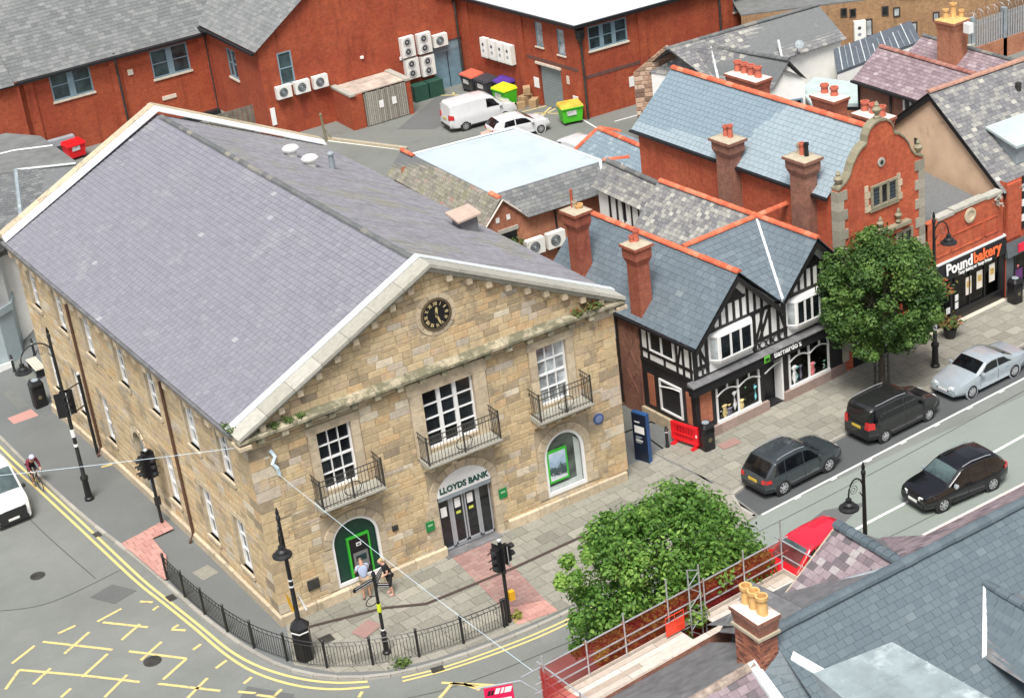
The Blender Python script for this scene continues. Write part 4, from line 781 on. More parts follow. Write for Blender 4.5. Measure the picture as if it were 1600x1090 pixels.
def shopwin(s0, s1, z0, z1, n, par, fr, deep=.5, mul=.08, arch_=True, fm=WPAINT, goods=16):
    w = MB(); w.obox(fr(s0, -.1, z0-.1), fr.u*(s1-s0), Z*.12, fr.n*.2)
    for i in range(n+1): w.obox(fr(s0+(s1-s0-mul)*i/n, -.05, z0), fr.u*mul, Z*(z1-z0), fr.n*.1)
    W_ = w.build('shop_window', fm, par)
    if arch_:
        a = MB()
        for i in range(n):
            A, B = s0+(s1-s0)*i/n, s0+(s1-s0)*(i+1)/n; a.tube([fr(A+(B-A)*k/6, -.06, z1-.36+.2*sin(pi*k/6)) for k in range(7)], .035, 5); a.obox(fr((A+B)/2-.04, -.08, z1-.2), fr.u*.08, Z*.24, fr.n*.05)
        a.build('arched_head', fm, W_)
    b = MB(); b.obox(fr(s0, deep, z0), fr.u*(s1-s0), Z*(z1-z0), fr.n*.02); b.obox(fr(s0, 0, z0-.02), fr.u*(s1-s0), Z*.02, fr.n*deep); b.build('display_back', SHADE, W_)
    for i in range(n):
        A, B = s0+(s1-s0)*i/n, s0+(s1-s0)*(i+1)/n; MB().obox(fr(A+mul, .0, z0+.02), fr.u*(B-A-mul), Z*(z1-z0-.02), fr.n*.008).build('pane', SHOPGL, W_)
    for i in range(goods):
        s = wr.uniform(s0+.2, s1-.2); h = wr.uniform(.3, (z1-z0)*.85); r = wr.uniform(.1, .2)
        MB().lathe(fr(s, wr.uniform(.1, .2), z0), [(r*.7, 0), (r, h*.3), (r*.8, h*.6), (r*1.1, h*.75), (r*.4, h*.86), (r*.45, h)], 8).build('display_item', wr.choice(GOODS), W_, smooth=True)
    return W_
mg, Ng, Lg, bg_ = nodes('clear shop glass'); tr = Ng.new('ShaderNodeBsdfTransparent'); gl = Ng.new('ShaderNodeBsdfGlossy'); gl.inputs['Roughness'].default_value = .03; fr_ = Ng.new('ShaderNodeFresnel'); fr_.inputs[0].default_value = 1.5; mx = Ng.new('ShaderNodeMixShader'); Lg.new(fr_.outputs[0], mx.inputs[0]); Lg.new(tr.outputs[0], mx.inputs[1]); Lg.new(gl.outputs[0], mx.inputs[2]); Lg.new(mx.outputs[0], Ng['Material Output'].inputs[0]); SHOPGL = mg
# shopfront openings are boxes set into the black front: cut by rebuilding the lower wall with holes
bpy.data.objects.remove(LWO.children[0]) if False else None
lm = MB(); wall(lm, f(0, 0, 0), f.u, Z, -f.n, [(0, 0), (8.5, 0), (8.5, 2.7), (0, 2.7)], [(1.06, .5, 3.42, 2.05), (3.66, .12, 4.72, 2.1), (5.05, .5, 7.35, 2.05)], .5); lm.poly([f(0, 3.3, 0), f(0, 0, 0), f(0, 0, 2.7), f(0, 3.3, 2.7)])
LWO.data = lm.mesh('shopfront', BTIMBER, org(TB))
shopwin(1.06, 3.42, .55, 2.05, 2, LWO, f); shopwin(5.05, 7.35, .55, 2.05, 2, LWO, f)
d = MB(); d.obox(f(3.7, .45, .1), f.u*1.0, Z*1.95, f.n*.05); d.build('door', BPAINT, LWO); MB().obox(f(4.62, -.04, .12), f.u*.1, Z*2.0, f.n*.45).build('door_jamb', WPAINT, LWO); MB().tube([f(3.7+.9*k/6, -.05, 1.72+.25*sin(pi*k/12)) for k in range(7)], .035, 5).build('door_arch', WPAINT, LWO)
for i in range(9):
    a = .3+i*.88
    if 3.5 < a+.4 < 4.9 or a+.86 > 8.5: continue
    MB().obox(f(a, -.14, 0), f.u*.865, Z*.45, f.n*.14, wr.random()).build('stall_stone', STALL, LWO)
for i in range(4): MB().obox(f(-.14, .0+i*.85, 0), f.u*.14, Z*.5, f.n*.83, wr.random()).build('plinth_stone', ASHLAR, LWO)
MB().obox(f(-.14, -.14, 0), f.u*.42, Z*.62, f.n*.13, .5).build('plinth_stone', ASHLAR, LWO)
BPAN = brick('orange panel brick', (.46, .14, .07), (.54, .18, .09), (.45, .3, .2), (.42, .13, .07))
MB().obox(f(.22, -.02, .72), f.u*.62, Z*1.45, f.n*.04).build('brick_panel', BPAN, LWO)
for d0, d1 in ((.25, .55), (2.55, 2.95)): MB().obox(f(-.02, d0, .72), f.u*.04, Z*1.45, f.n*(d1-d0)).build('brick_panel', BPAN, LWO)
window(LWO, f(0, 2.2, .75), -f.n, Z, -f.u, 1.4, 1.45, 1, 1, WPAINT, GLASS, .08, .04, .02, .08)
MB().tube([f(-.06, 2.15-1.3*k/6, 1.85+.22*sin(pi*k/12)) for k in range(7)], .035, 5).build('arched_head', WPAINT, LWO)
for z in (2.78, 3.25, 4.5): timber((0, z), (3.3, z), .14 if z > 3 else .2, -.03, UW, side=True)
for d0 in (.1, .55, .95, 2.75, 3.2): timber((d0, 2.75), (d0, 4.5), .13, -.026, UW, side=True)
timber((.9, 3.3), (.6, 4.4), .11, -.022, UW, side=True); timber((1.75, 2.75), (1.75, 3.3), .12, -.022, UW, side=True)
window(UW, f(0, 2.6, 3.35), -f.n, Z, -f.u, 1.55, 1.1, 2, 1, WPAINT, GLASS, .07, .1, -.03, .06)
# brick side: breast with dark lattice, pipe, window
MB().obox(f(-.06, 3.35, 0), f.u*.08, Z*4.45, f.n*1.2).build('chimney_breast', BRICKD, BWL)
for z0, z1 in ((2.3, 3.6), (1.0, 2.0)):
    for p, q in (((3.6, z0), (4.3, z1)), ((4.3, z0), (3.6, z1))): timber(p, q, .1, -.075, BWL, BRICKD, True, 'lattice_brick')
MB().tube([f(-.1, 4.68, 4.4), f(-.1, 4.68, .2)], .05, 6).build('drainpipe', IRON, BWL); window(BWL, f(0, 6.0, 3.1), -f.n, Z, -f.u, 1.1, 1.0, 2, 1, WPAINT, GLASSG, .06, .05, .0, .06); MB().obox(f(-.03, 4.75, 0), f.u*.03, Z*2.2, f.n*1.6).build('cement_patch', RENDER, BWL)
# roofs
RBm = MB(); RFo = thing; TRs = Tiles('slate', SLATE_B, TB, 'blue_slates', 300); TRl = Tiles('lichen_slate', SLATE_L, TB, 'lichen_slates', 300)
RFB = MB().obox(f(0, .3, 4.2), f.u*.01, Z*.01, f.n*.01).build('roof', SLATE_B, TB)
el, rl = 4.47, 6.92; b = MB(); bt = lambda u, v: wr.betavariate(2, 2)
slope(TB, TRs, RFB, f, f(-.16, 9.55, el), f(-.16, -.48, el), f(2.29, -.48, rl), f(2.29, 9.55, rl), .27, .42, b, bt)
slope(TB, TRs, RFB, f, f(4.57, -.48, 4.72), f(4.57, 9.55, 4.72), f(2.29, 9.55, rl), f(2.29, -.48, rl), .27, .42, b, bt)
slope(TB, TRs, RFB, f, f(4.57, 3.2, 4.84), f(4.57, -.48, 4.84), f(6.56, -.48, rl), f(6.56, 3.2, rl), .27, .42, b, bt)
slope(TB, TRl, RFB, f, f(4.4, 9.5, 4.68), f(4.4, 3.2, 4.68), f(6.56, 3.2, rl), f(6.56, 9.5, rl), .2, .26, b, bt)
slope(TB, TRs, RFB, f, f(8.6, -.48, 4.7), f(8.6, 9.5, 4.7), f(6.56, 9.5, rl), f(6.56, -.48, rl), .27, .42, b, bt)
slope(TB, TRs, RFB, f, f(4.33, -.3, 4.86), f(4.62, -.3, 4.86), f(6.5, 3.12, rl-.02), f(2.38, 3.12, rl-.02), .27, .42, b, bt)
slope(TB, TRl, RFB, f, f(6.5, 6.0, 5.2), f(2.4, 6.0, 5.2), f(2.4, 3.16, rl-.02), f(6.5, 3.16, rl-.02), .2, .26, b, bt)
RFB.data = b.mesh('roof', SLATE_B, org(TB)); TRs.emit(); TRl.emit()
cap_tiles(RFB, f(2.29, -.5, rl), f(2.29, 9.5, rl), RIDGE, 30, .12); cap_tiles(RFB, f(6.56, -.5, rl), f(6.56, 9.4, rl), RIDGE, 28, .12); cap_tiles(RFB, f(2.5, 3.13, rl-.01), f(8.4, 3.13, rl-.01), RIDGE, 17, .12)
MB().hexa([f(4.5, -.4, 4.78), f(4.66, -.4, 4.8), f(6.62, 3.15, rl-.02), f(6.46, 3.15, rl-.02)], [f(4.5, -.4, 4.93), f(4.66, -.4, 4.93), f(6.62, 3.15, rl+.05), f(6.46, 3.15, rl+.05)]).build('valley_lead', LEADW, RFB)
MB().obox(f(-.3, -.45, 4.36), f.n*10, Z*.1, f.u*.12).build('gutter', BPAINT, RFB)
chimney(TB, tuple(f(.3, 3.35))[:2], .62, .68, 4.2, 7.75, BRICKC, [(.05, .05, .13, .55, POT), (-.12, .12, .1, .3, POT)], 4.6, corbel=.1, tall=.75); chimney(TB, tuple(f(.55, 7.6))[:2], .62, .72, 4.2, 8.0, BRICKC, [(0, .05, .1, .35, MORTAR), (.1, -.1, .16, .2, POTY)], 4.6, corbel=.1, tall=.75)
MB().tube([f(.5, 7.75, 8.1), f(.5, 7.75, 8.9)], .06, 6).build('flue', flat('red flue', (.4, .09, .04), .6), TB); 
# white timbered rear wing with slate roof
WG = thing('rear_wing', (25.3, 12.7, 0), 'white boarded rear wing with black battens under a small slate roof', 'outbuilding')
m = MB(); m.poly([(25.4, 17.0, 0), (25.3, 11.5, 0), (25.3, 11.5, 4.6), (25.4, 17.0, 4.6)]); m.poly([(25.4, 17, 0), (25.4, 17, 4.6), (26.2, 17, 5.6), (27.5, 17, 4.6), (27.5, 17, 0)]); WGW = m.build('wall', WHITE, WG)
for i in range(7): MB().box((25.29, 12.2+i*.62, 2.5), (25.42, 12.27+i*.62, 4.55)).build('batten', BTIMBER, WGW)
window(WGW, (25.37, 15.0, 3.3), -YY, Z, -XX, .55, 1.2, 1, 1, WPAINT, GLASS, .09, .04, 0, .06)
T = Tiles('slate', SLATE_L, WG, 'slates', 120); b = MB(); RW = b.build('roof', SLATE_G, WG); RW_ = MB().box((25.5, 13, 4.5), (25.6, 13.1, 4.6)).build('roof', SLATE_G, WG)
slope(WG, T, RW_, None, (25.1, 17.1, 4.55), (25.1, 10.5, 4.55), (26.05, 10.5, 5.65), (26.05, 17.1, 5.65), .2, .28, b, bt); b.poly([(27.4, 10.5, 4.5), (27.4, 17.1, 4.5), (26.05, 17.1, 5.65), (26.05, 10.5, 5.65)]); RW_.data = b.mesh('roof', SLATE_G, org(WG)); T.emit()
bpy.data.objects.remove(RW); cap_tiles(RW_, (26.05, 12, 5.66), (26.05, 17, 5.66), RIDGEG, 12, .12)
# ---------------------------------------------------------------- Dutch gabled building
TEALD = flat('dark slate louvre', (.04, .055, .07), .5)
DG = thing('dutch_gable_building', (26.9, 1.04, 0), 'red brick building with a shaped stone edged gable and pale blue slate roof', 'building')
f = Fr((26.9, 1.04), 3.5)
GO = [(0, 8.3), (.06, 8.32), (.5, 8.55), (.72, 8.8), (.86, 9.15), (1.12, 9.5), (1.4, 9.72), (1.66, 9.82), (1.7, 10.1), (1.85, 10.36), (2.1, 10.54), (2.42, 10.6)]
GL = GO+[(4.88-a, b) for a, b in GO[::-1][1:]]
m = MB(); m.extr([f(a, 0, b) for a, b in [(0, 0), (4.88, 0)]+GL[::-1]], f.n*.32); FW = m.build('wall', BRICK, DG); join_normals(FW)
for (a, b), (c, d) in zip(GL, GL[1:]): MB().hexa([f(a, -.06, b), f(c, -.06, d), f(c, .36, d), f(a, .36, b)], [f(a, -.06, b+.1), f(c, -.06, d+.1), f(c, .36, d+.1), f(a, .36, b+.1)], .3).build('coping_stone', GSTONE, FW)
for j in range(18):
    l = .5 if j % 2 else .3
    for a, b in ((-.04, l), (4.88-l, 4.92)): MB().obox(f(a, -.05, .5+j*.43), f.u*(b-a), Z*.42, f.n*.4, wr.random()).build('quoin', QST, FW)
def finial(p, s=1.): return MB().lathe(p, [(.16*s, 0), (.16*s, .08*s), (.08*s, .14*s), (.2*s, .34*s), (.22*s, .42*s), (.1*s, .56*s), (.12*s, .64*s), (.03, .8*s)], 10).build('finial', GSTONE, FW, smooth=True)
finial(f(2.44, .15, 10.7), .9); finial(f(.16, .1, 8.4), .9); finial(f(4.72, .1, 8.4), .9); finial(f(2.2, -.15, 5.9), .75); finial(f(3.25, -.15, 5.95), .75)
for j in range(4): 
    for s in (-1, 1): MB().obox(f(2.55+s*.92-.14, -.04, 6.85+j*.3), f.u*(.2 if j % 2 else .3), Z*.27, f.n*.06, wr.random()).build('jamb_stone', ASHLAR, FW)
window(FW, f(1.8, 0, 6.92), f.u, Z, -f.n, 1.5, 1.02, 3, 1, GSTONE, GLASS, .1, .13, -.03, .08, sill=.12, sm=GSTONE)
for s in (1.95, 2.87):
    for k in range(5): MB().obox(f(s-.02, -.03, 7.06+k*.16), f.u*.34, Z*.11, -f.n*.03).build('louvre', TEALD, FW)
window(FW, f(3.15, 0, 4.35), f.u, Z, -f.n, 1.0, 1.1, 2, 1, GSTONE, GLASS, .12, .12, -.03, .08); window(FW, f(.9, 0, 4.35), f.u, Z, -f.n, 1.0, 1.1, 2, 1, GSTONE, GLASS, .12, .12, -.03, .08)
MB().obox(f(1.7, -.28, 5.7), f.u*2.2, Z*.16, f.n*.3).build('hood', GSTONE, FW); MB().extr([f(2.0, -.2, 5.5), f(3.5, -.2, 5.5), f(2.75, -.2, 5.85)], f.n*.2).build('pediment', BRICK, FW)
MB().lathe(f(2.46, -.01, 8.82), [(.2, 0), (.2, .04), (.12, .045)], 14, tuple(-f.n)).build('oval_stone', COPING, FW); MB().lathe(f(2.46, -.055, 8.82), [(.09, 0), (.09, .02)], 10, tuple(-f.n)).build('oval_opening', IRONW, FW)
m = MB(); m.poly([f(.02, 13.1, 0), f(.02, .3, 0), f(.02, .3, 8), f(.02, 13.1, 8)]); m.poly([f(4.86, .3, 0), f(4.86, 13.1, 0), f(4.86, 13.1, 8), f(4.86, .3, 8)]); m.poly([f(0, 13.1, 0), f(0, 13.1, 8), f(2.4, 13.1, 10.1), f(4.86, 13.1, 8), f(4.86, 13.1, 0)]); m.build('wall', BRICK, DG)
T = Tiles('slate', SLATE_BL, DG, 'slates', 300); b = MB(); RD = MB().obox(f(1, 1, 7), f.u*.1, Z*.1, f.n*.1).build('roof', SLATE_BL, DG)
dt = lambda u, v: min(.44, wr.betavariate(2, 2)*.44) if (u < 6.3+v*.5 and v > .25 + (u > 1.6)*.35*(u > 2.4) and not (u > 5.4 and v < 1.2)) else .56+wr.random()*.44
slope(DG, T, RD, f, f(-.2, 13.35, 7.95), f(-.2, .42, 7.95), f(2.44, .42, 10.2), f(2.44, 13.35, 10.2), .24, .3, b, dt); slope(DG, T, RD, f, f(5.05, .42, 7.95), f(5.05, 13.35, 7.95), f(2.44, 13.35, 10.2), f(2.44, .42, 10.2), .24, .3, b, dt); RD.data = b.mesh('roof', SLATE_BL, org(DG)); T.emit()
cap_tiles(RD, f(2.44, .4, 10.2), f(2.44, 13.3, 10.2), RIDGE, 30, .13); MB().obox(f(-.32, .4, 7.84), f.n*13, Z*.1, f.u*.13).build('gutter', BPAINT, RD)
chimney(DG, tuple(f(-.22, 6.45))[:2], .62, .95, 3.5, 9.15, BRICKD, [(0, -.2, .12, .6, POT), (0, .1, .12, .5, POT)], 3.5, corbel=.12, tall=.7); chimney(DG, tuple(f(-.22, 1.75))[:2], .62, .95, 3.5, 9.45, BRICKD, [(0, -.25, .1, .6, IRON), (0, 0, .12, .55, POT), (.05, .25, .1, .45, MORTAR)], 3.5, corbel=.12, tall=.7)
chimney(DG, tuple(f(4.3, 10.2))[:2], .8, 2.0, 7, 9.95, BRICKC, [(0, -.7+.46*i, .17, .5, POT) for i in range(4)], 3.5, MORTW, .06, .4); chimney(DG, tuple(f(4.6, 5.2))[:2], .75, 1.35, 7, 9.95, BRICKC, [(0, -.3, .17, .42, POT), (0, .3, .17, .42, POT)], 3.5, MORTW, .06, .4); chimney(DG, tuple(f(4.75, 2.7))[:2], .75, 1.6, 6, 9.6, BRICKC, [(0, -.5, .17, .45, POT), (0, 0, .17, .45, POT), (0, .5, .17, .45, POT)], 3.5, MORTW, .06, .4)
sh_ = MB(); wall(sh_, f(0, -.03, 0), f.u, Z, -f.n, [(.55, .0), (4.35, 0), (4.35, 3.0), (.55, 3.0)], [(.8, .5, 3.0, 2.3), (3.2, .05, 4.1, 2.3)], .3); SD_ = sh_.build('shopfront', BPAINT, DG); shopwin(.8, 3.0, .5, 2.3, 2, SD_, f, .25, .06, False, WPAINT, 6); MB().obox(f(.5, -.2, 2.45), f.u*3.9, Z*.55, f.n*.15).build('fascia', TEALD, SD_); MB().obox(f(3.2, .25, .05), f.u*.9, Z*2.2, f.n*.04).build('door', TEAL, SD_)
# low link roof between the two
SL = thing('low_link_roof', (29.0, 20, 0), 'small blue slate roof with curved red ridge between flat roof and brick wall', 'outbuilding')
m = MB(); m.poly([(28.35, 23.8, 0), (28.35, 17.3, 0), (28.35, 17.3, 3.5), (28.35, 23.8, 3.5)]); m.poly([(28.35, 23.8, 0), (28.35, 23.8, 3.55), (29.8, 23.45, 4.5), (31, 23.4, 3.9), (31, 23.4, 0)]); m.build('wall', BRICKD, SL)
T = Tiles('slate', SLATE_BL, SL, 'slates', 100); b = MB(); RS = MB().box((28.6, 20, 3), (28.7, 20.1, 3.1)).build('roof', SLATE_BL, SL)
slope(SL, T, RS, None, (28.3, 23.9, 3.6), (28.3, 14.3, 3.55), (29.8, 14.3, 4.62), (29.8, 23.5, 4.62), .24, .3, b, lambda u, v: wr.random()*.6); slope(SL, T, RS, None, (31.3, 19.5, 3.9), (31.3, 23.6, 3.9), (29.8, 23.5, 4.62), (29.8, 19.5, 4.62), .24, .3, b, lambda u, v: wr.random()*.6); RS.data = b.mesh('roof', SLATE_BL, org(SL)); T.emit()
cap_tiles(RS, (29.8, 23.5, 4.63), (29.8, 19.0, 4.63), RIDGE, 14, .13); cap_tiles(RS, (28.4, 23.85, 3.7), (29.75, 23.55, 4.6), RIDGE, 5, .11); cap_tiles(RS, (31.2, 23.7, 4.0), (29.9, 23.6, 4.6), RIDGE, 5, .12)
# ---------------------------------------------------------------- bakery and its neighbour
BKY = thing('bakery_shop', (32.35, 1.25, 0), 'low red brick bakery with black shopfront and orange and white lettering', 'shop')
f = Fr((32.35, 1.25), 4.1); m = MB(); wall(m, f(-.5, 0, 0), f.u, Z, -f.n, [(.02, 2.85), (4.75, 2.85), (4.75, 5.0), (4.5, 5.25), (2.6, 5.42), (.6, 5.25), (.02, 5.25)], (), .2); m.extr([f(-.48, .02, 5.2), f(4.2, .02, 5.2), f(4.2, .3, 5.2), f(-.48, .3, 5.2)], (0, 0, .01)); m.poly([f(-.5, .3, 2.8), f(4.2, .3, 2.8), f(4.2, .3, 5.2), f(-.5, .3, 5.2)][::-1]); BW = m.build('wall', BRICK, BKY)
for i in range(4): a = .1+i*1.02; MB().obox(f(a, -.06, 5.18+.06*(i in (1, 2))), f.u*1.0, Z*.14, f.n*.42, wr.random()).build('coping_stone', COPING, BW)
MB().lathe(f(2.1, -.02, 4.82), [(.34, 0), (.34, .06), (.22, .07), (.21, .02)], 18, tuple(-f.n)).build('wreath', ASHLAR, BW); leaves('carving', BW, [(f(3.75, -.1, 4.75), .12), (f(3.85, -.1, 5.05), .08)], 90, .09, COPING, kind='stuff')
for a, b, c, d in ((.0, 3.45, .85, 4.1), (.95, 3.45, 2.95, 4.2), (3.05, 3.45, 3.95, 4.2)):
    for p in ((a, b, c, b+.06), (a, d, c, d+.06), (a, b, a+.06, d), (c-.06, b, c, d)): MB().obox(f(p[0], -.03, p[1]), f.u*(p[2]-p[0]), Z*(p[3]-p[1]), f.n*.03).build('moulding', BRICK, BW)
m = MB(); wall(m, f(-.5, 0, 0), f.u, Z, -f.n, [(0, 0), (4.9, 0), (4.9, 2.85), (0, 2.85)], [(1.55, .5, 4.55, 2.2), (.35, .06, 1.4, 2.15)], .5); SF = m.build('shopfront', BPAINT, BKY)
MB().hexa([f(-.5, 0, 2.28), f(4.4, 0, 2.28), f(4.4, -.16, 2.28), f(-.5, -.16, 2.28)][::-1], [f(-.5, 0, 3.08), f(4.4, 0, 3.08), f(4.4, -.06, 3.08), f(-.5, -.06, 3.08)][::-1]).build('fascia', BPAINT, SF); MB().obox(f(-.5, -.1, 3.08), f.u*4.9, Z*.07, f.n*.3).build('fascia_lead', LEADW, SF)
ORM = flat('orange lettering', (.85, .16, .05), .45, var=.03); fz = Z*.99-f.n*-.12
lettering(SF, 'Pound', f(2.12, -.185, 2.54), f.u, fz, .68, WPAINT, off=.018, shear=.12, sx=.96, align='RIGHT'); lettering(SF, 'bakery', f(2.16, -.185, 2.54), f.u, fz, .68, ORM, off=.018, shear=.12, sx=.96, align='LEFT'); lettering(SF, 'Tasty Baking at Tasty Prices', f(2.25, -.19, 2.33), f.u, fz, .2, WPAINT, off=.004, shear=.18, sx=.95)
shopwin(1.08, 4.0, .55, 2.15, 3, SF, f, .5, .05, False, BPAINT, 0)
TURQ = flat('turquoise counter', (.06, .38, .44), .4)
for i in range(2): MB().hexa([f(1.75+i*.85, .05, .6), f(2.5+i*.85, .05, .6), f(2.5+i*.85, .42, .6), f(1.75+i*.85, .42, .6)], [f(1.75+i*.85, .05, .75), f(2.5+i*.85, .05, .75), f(2.5+i*.85, .42, .95), f(1.75+i*.85, .42, .95)]).build('counter_tray', TURQ, SF)
for i, x in enumerate((1.85, 2.55, 3.35)): p = MB().obox(f(x, -.02, 1.05+.05*i), f.u*.36, Z*.85, f.n*.012).build('poster', flat('cream poster', (.75, .7, .62), .5), SF); MB().obox(f(x+.06, -.03, 1.4+.05*i), f.u*.24, Z*.3, f.n*.01).build('poster_picture', flat('pastry picture', (.55, .36, .1), .5, var=.4, scale=12), p)
for x, z in ((1.12, .62), (1.12, 1.0), (.6, .55)): MB().obox(f(x, -.02, z), f.u*.25, Z*.3, f.n*.012).build('notice', PL, SF)
MB().obox(f(-.5, -.24, -.02), f.u*4.8, Z*.06, f.n*.24).build('doorstep', SILL, SF); MB().obox(f(-.15, .42, .05), f.u*1.0, Z*2.1, f.n*.04).build('door', GLASS, SF)
MB().poly([f(-.5, .3, 4.4), f(4.2, .3, 4.4), f(4.2, 7, 5.4), f(-.5, 7, 5.4)]).build('roof', SLATE_G, BKY); MB().obox(f(-.45, .5, 4.55), f.u*.8, Z*.12, f.n*2.5).build('parapet_lead', LEADW, BKY)
RH = thing('corner_shop', (36.9, 1.5, 0), 'red brick shop at the right edge with grey shopfront and red sign', 'shop')
f = Fr((36.75, 1.5), 4.1); m = MB(); m.poly([f(0, 0, 2.6), f(9, 0, 2.6), f(9, 0, 5.6), f(0, 0, 5.6)]); m.poly([f(0, .4, 0), f(0, 0, 0), f(0, 0, 5.6), f(0, .4, 5.6)]); W_ = m.build('wall', BRICK, RH)
MB().obox(f(-.05, -.1, 2.9), f.u*.9, Z*2.6, f.n*.1).build('pilaster', BRICK, W_)
for i in range(7): MB().obox(f(.95, -.06, 3.1+i*.36), f.u*.5, Z*.33, f.n*.08, wr.random()).build('quoin', PL if i % 2 else BTIMBER, W_)
m = MB(); wall(m, f(0, 0, 0), f.u, Z, -f.n, [(0, 0), (9, 0), (9, 2.6), (0, 2.6)], [(.5, .5, 4.5, 2.0)], .4); S2 = m.build('shopfront', flat('slate grey paint', (.1, .115, .125), .5), RH); MB().hexa([f(-.1, .0, 2.05), f(9, 0, 2.05), f(9, -.2, 2.05), f(-.1, -.2, 2.05)][::-1], [f(-.1, .0, 2.7), f(9, 0, 2.7), f(9, -.1, 2.7), f(-.1, -.1, 2.7)][::-1]).build('fascia', flat('slate grey paint', (.1, .115, .125), .5), S2)
sg2 = MB().obox(f(.55, -.24, 2.14), f.u*3, Z*.4, f.n*.04).build('sign', flat('red sign', (.75, .02, .06), .4), S2); MB().obox(f(.95, -.25, 2.32), f.u*.25, Z*.06, f.n*.005).build('sign_lettering', WPAINT, sg2)
shopwin(.5, 4.5, .55, 1.95, 2, S2, f, .4, .06, False, BPAINT, 9); MB().obox(f(.55, -.03, .6), f.u*.5, Z*.6, f.n*.01).build('poster', flat('purple poster', (.12, .03, .16), .5, var=.3), S2)
# ---------------------------------------------------------------- tan rendered gable house
TG = thing('tan_gable_house', (36.8, 6.2, 0), 'tall tan rendered gable end with black bargeboards and mottled slate roof', 'house')
m = MB(); m.poly([(36.8, 10.6, 0), (36.8, 1.8, 0), (36.8, 1.8, 5.3), (36.8, 6.2, 8.6), (36.8, 10.6, 5.3)]); m.poly([(36.8, 1.8, 0), (48, 2.4, 0), (48, 2.4, 5.3), (36.8, 1.8, 5.3)]); W_ = m.build('wall', RENDER, TG)
window(W_, (36.8, 7.0, 3.6), -YY, Z, -XX, .8, .75, 1, 2, WPAINT, GLASS, .08, .04, .02, .08, sill=.08); MB().box((36.78, 7.15, 5.9), (36.84, 7.4, 6.2)).build('vent', IRONW, W_)
for s in (-1, 1): a, b = V((36.62, 6.2, 8.62)), V((36.62, 6.2+s*4.65, 8.62-4.65*.75)); MB().hexa([a-Z*.28, b-Z*.28, b, a], [p+XX*.1 for p in (a-Z*.28, b-Z*.28, b, a)]).build('bargeboard', BTIMBER, W_)
T = Tiles('slate', SLATE_L, TG, 'slates', 200); b = MB(); RT = MB().box((38, 5, 7), (38.1, 5.1, 7.1)).build('roof', SLATE_G, TG)
slope(TG, T, RT, None, (36.55, 1.45, 5.14), (50, 1.45, 5.14), (50, 6.2, 8.7), (36.55, 6.2, 8.7), .22, .3, b, lambda u, v: wr.betavariate(1.6, 2.4)); b.poly([(50, 10.9, 5.14), (36.55, 10.9, 5.14), (36.55, 6.2, 8.7), (50, 6.2, 8.7)]); RT.data = b.mesh('roof', SLATE_G, org(TG)); T.emit()
cap_tiles(RT, (36.55, 6.2, 8.72), (46, 6.2, 8.72), flat('buff ridge', (.36, .2, .15), .85, var=.25, scale=6), 26, .13)
m = MB(); m.poly([(38.0, 2.6, 5.8), (38.2, 2.6, 5.8), (38.2, 2.6, 6.6), (38.0, 2.6, 6.6)]); MB().extr([(38.1, 2.3, 5.85), (38.1, 3.8, 6.9), (38.1, 2.3, 6.75)], (3, 0, 0)).build('dormer', LEAD, RT); MB().hexa([(37.9, 2.1, 6.68), (41.2, 2.1, 6.68), (41.2, 4.0, 7.15), (37.9, 4.0, 7.15)], [(37.9, 2.1, 6.8), (41.2, 2.1, 6.8), (41.2, 4.0, 7.25), (37.9, 4.0, 7.25)]).build('dormer_roof', FELTG, RT)
MB().box((40.9, 5.0, 7.8), (41.1, 5.2, 8.25)).build('vent', IRONW, RT); cap_tiles(RT, (41.8, 3.6, 7.0), (43.5, 6.1, 8.75), flat('buff hip', (.4, .22, .17), .85), 8, .12)
# ---------------------------------------------------------------- flat roofed range with slate sides
FB = thing('flat_roof_building', (20.5, 18, 0), 'brick building with pale flat roof ringed by slate slopes and a small brick gable', 'building')
m = MB(); m.poly([(19.7, 17.95, 0), (21.75, 17.95, 0), (21.75, 17.95, 3.98), (20.6, 17.95, 5.02), (19.7, 17.95, 4.1)]); m.poly([(21.75, 17.97, 0), (28.0, 17.8, 0), (28.0, 17.8, 4.0), (27.3, 17.8, 4.9), (26.0, 17.85, 4.0), (21.75, 17.97, 3.98)]); m.poly([(19.7, 27.6, 0), (19.7, 17.95, 0), (19.7, 17.95, 4.1), (19.7, 27.6, 4.1)]); m.poly([(28, 17.8, 0), (26.5, 18.6, 0), (26, 25.8, 0), (19.7, 26.6, 0), (19.7, 26.6, 4.6), (26, 25.8, 4.8), (26.5, 18.6, 4.8), (28, 17.8, 4)]); W_ = m.build('wall', BRICKO, FB)
for x in (20.15, 20.75): MB().box((x, 17.92, 3.95), (x+.2, 17.96, 4.2)).build('square_vent', PL, W_)
MB().box((20.3, 17.9, 2.0), (21.2, 17.96, 3.35)).build('doorway', BPAINT, W_); MB().box((20.2, 17.88, 3.35), (21.3, 17.96, 3.55)).build('lintel', COPING, W_); leaves('creeper', W_, [((20.9, 17.7, 2.5), .2)], 160, .13, MOSS)
MB().tube([(23.4, 17.85, 4.0), (23.4, 17.85, .5)], .05, 6).build('drainpipe', BPAINT, W_)
T = Tiles('slate', SLATE_G, FB, 'slates', 250); b = MB(); RFb = MB().box((21, 20, 3), (21.1, 20.1, 3.1)).build('roof', SLATE_G, FB); ft = lambda u, v: wr.betavariate(1.7, 1.7)
T2 = Tiles('mossy_slate', toned('mossy brown slate', [(0, (.17, .16, .14)), (.5, (.25, .235, .2)), (.85, (.31, .28, .24)), (1, (.32, .2, .17))], .8, (((.24, .25, .14), 1.2, .5, .5), ((.45, .42, .35), 5, .64, .4)), .25, 8), FB, 'mossy_slates', 250)
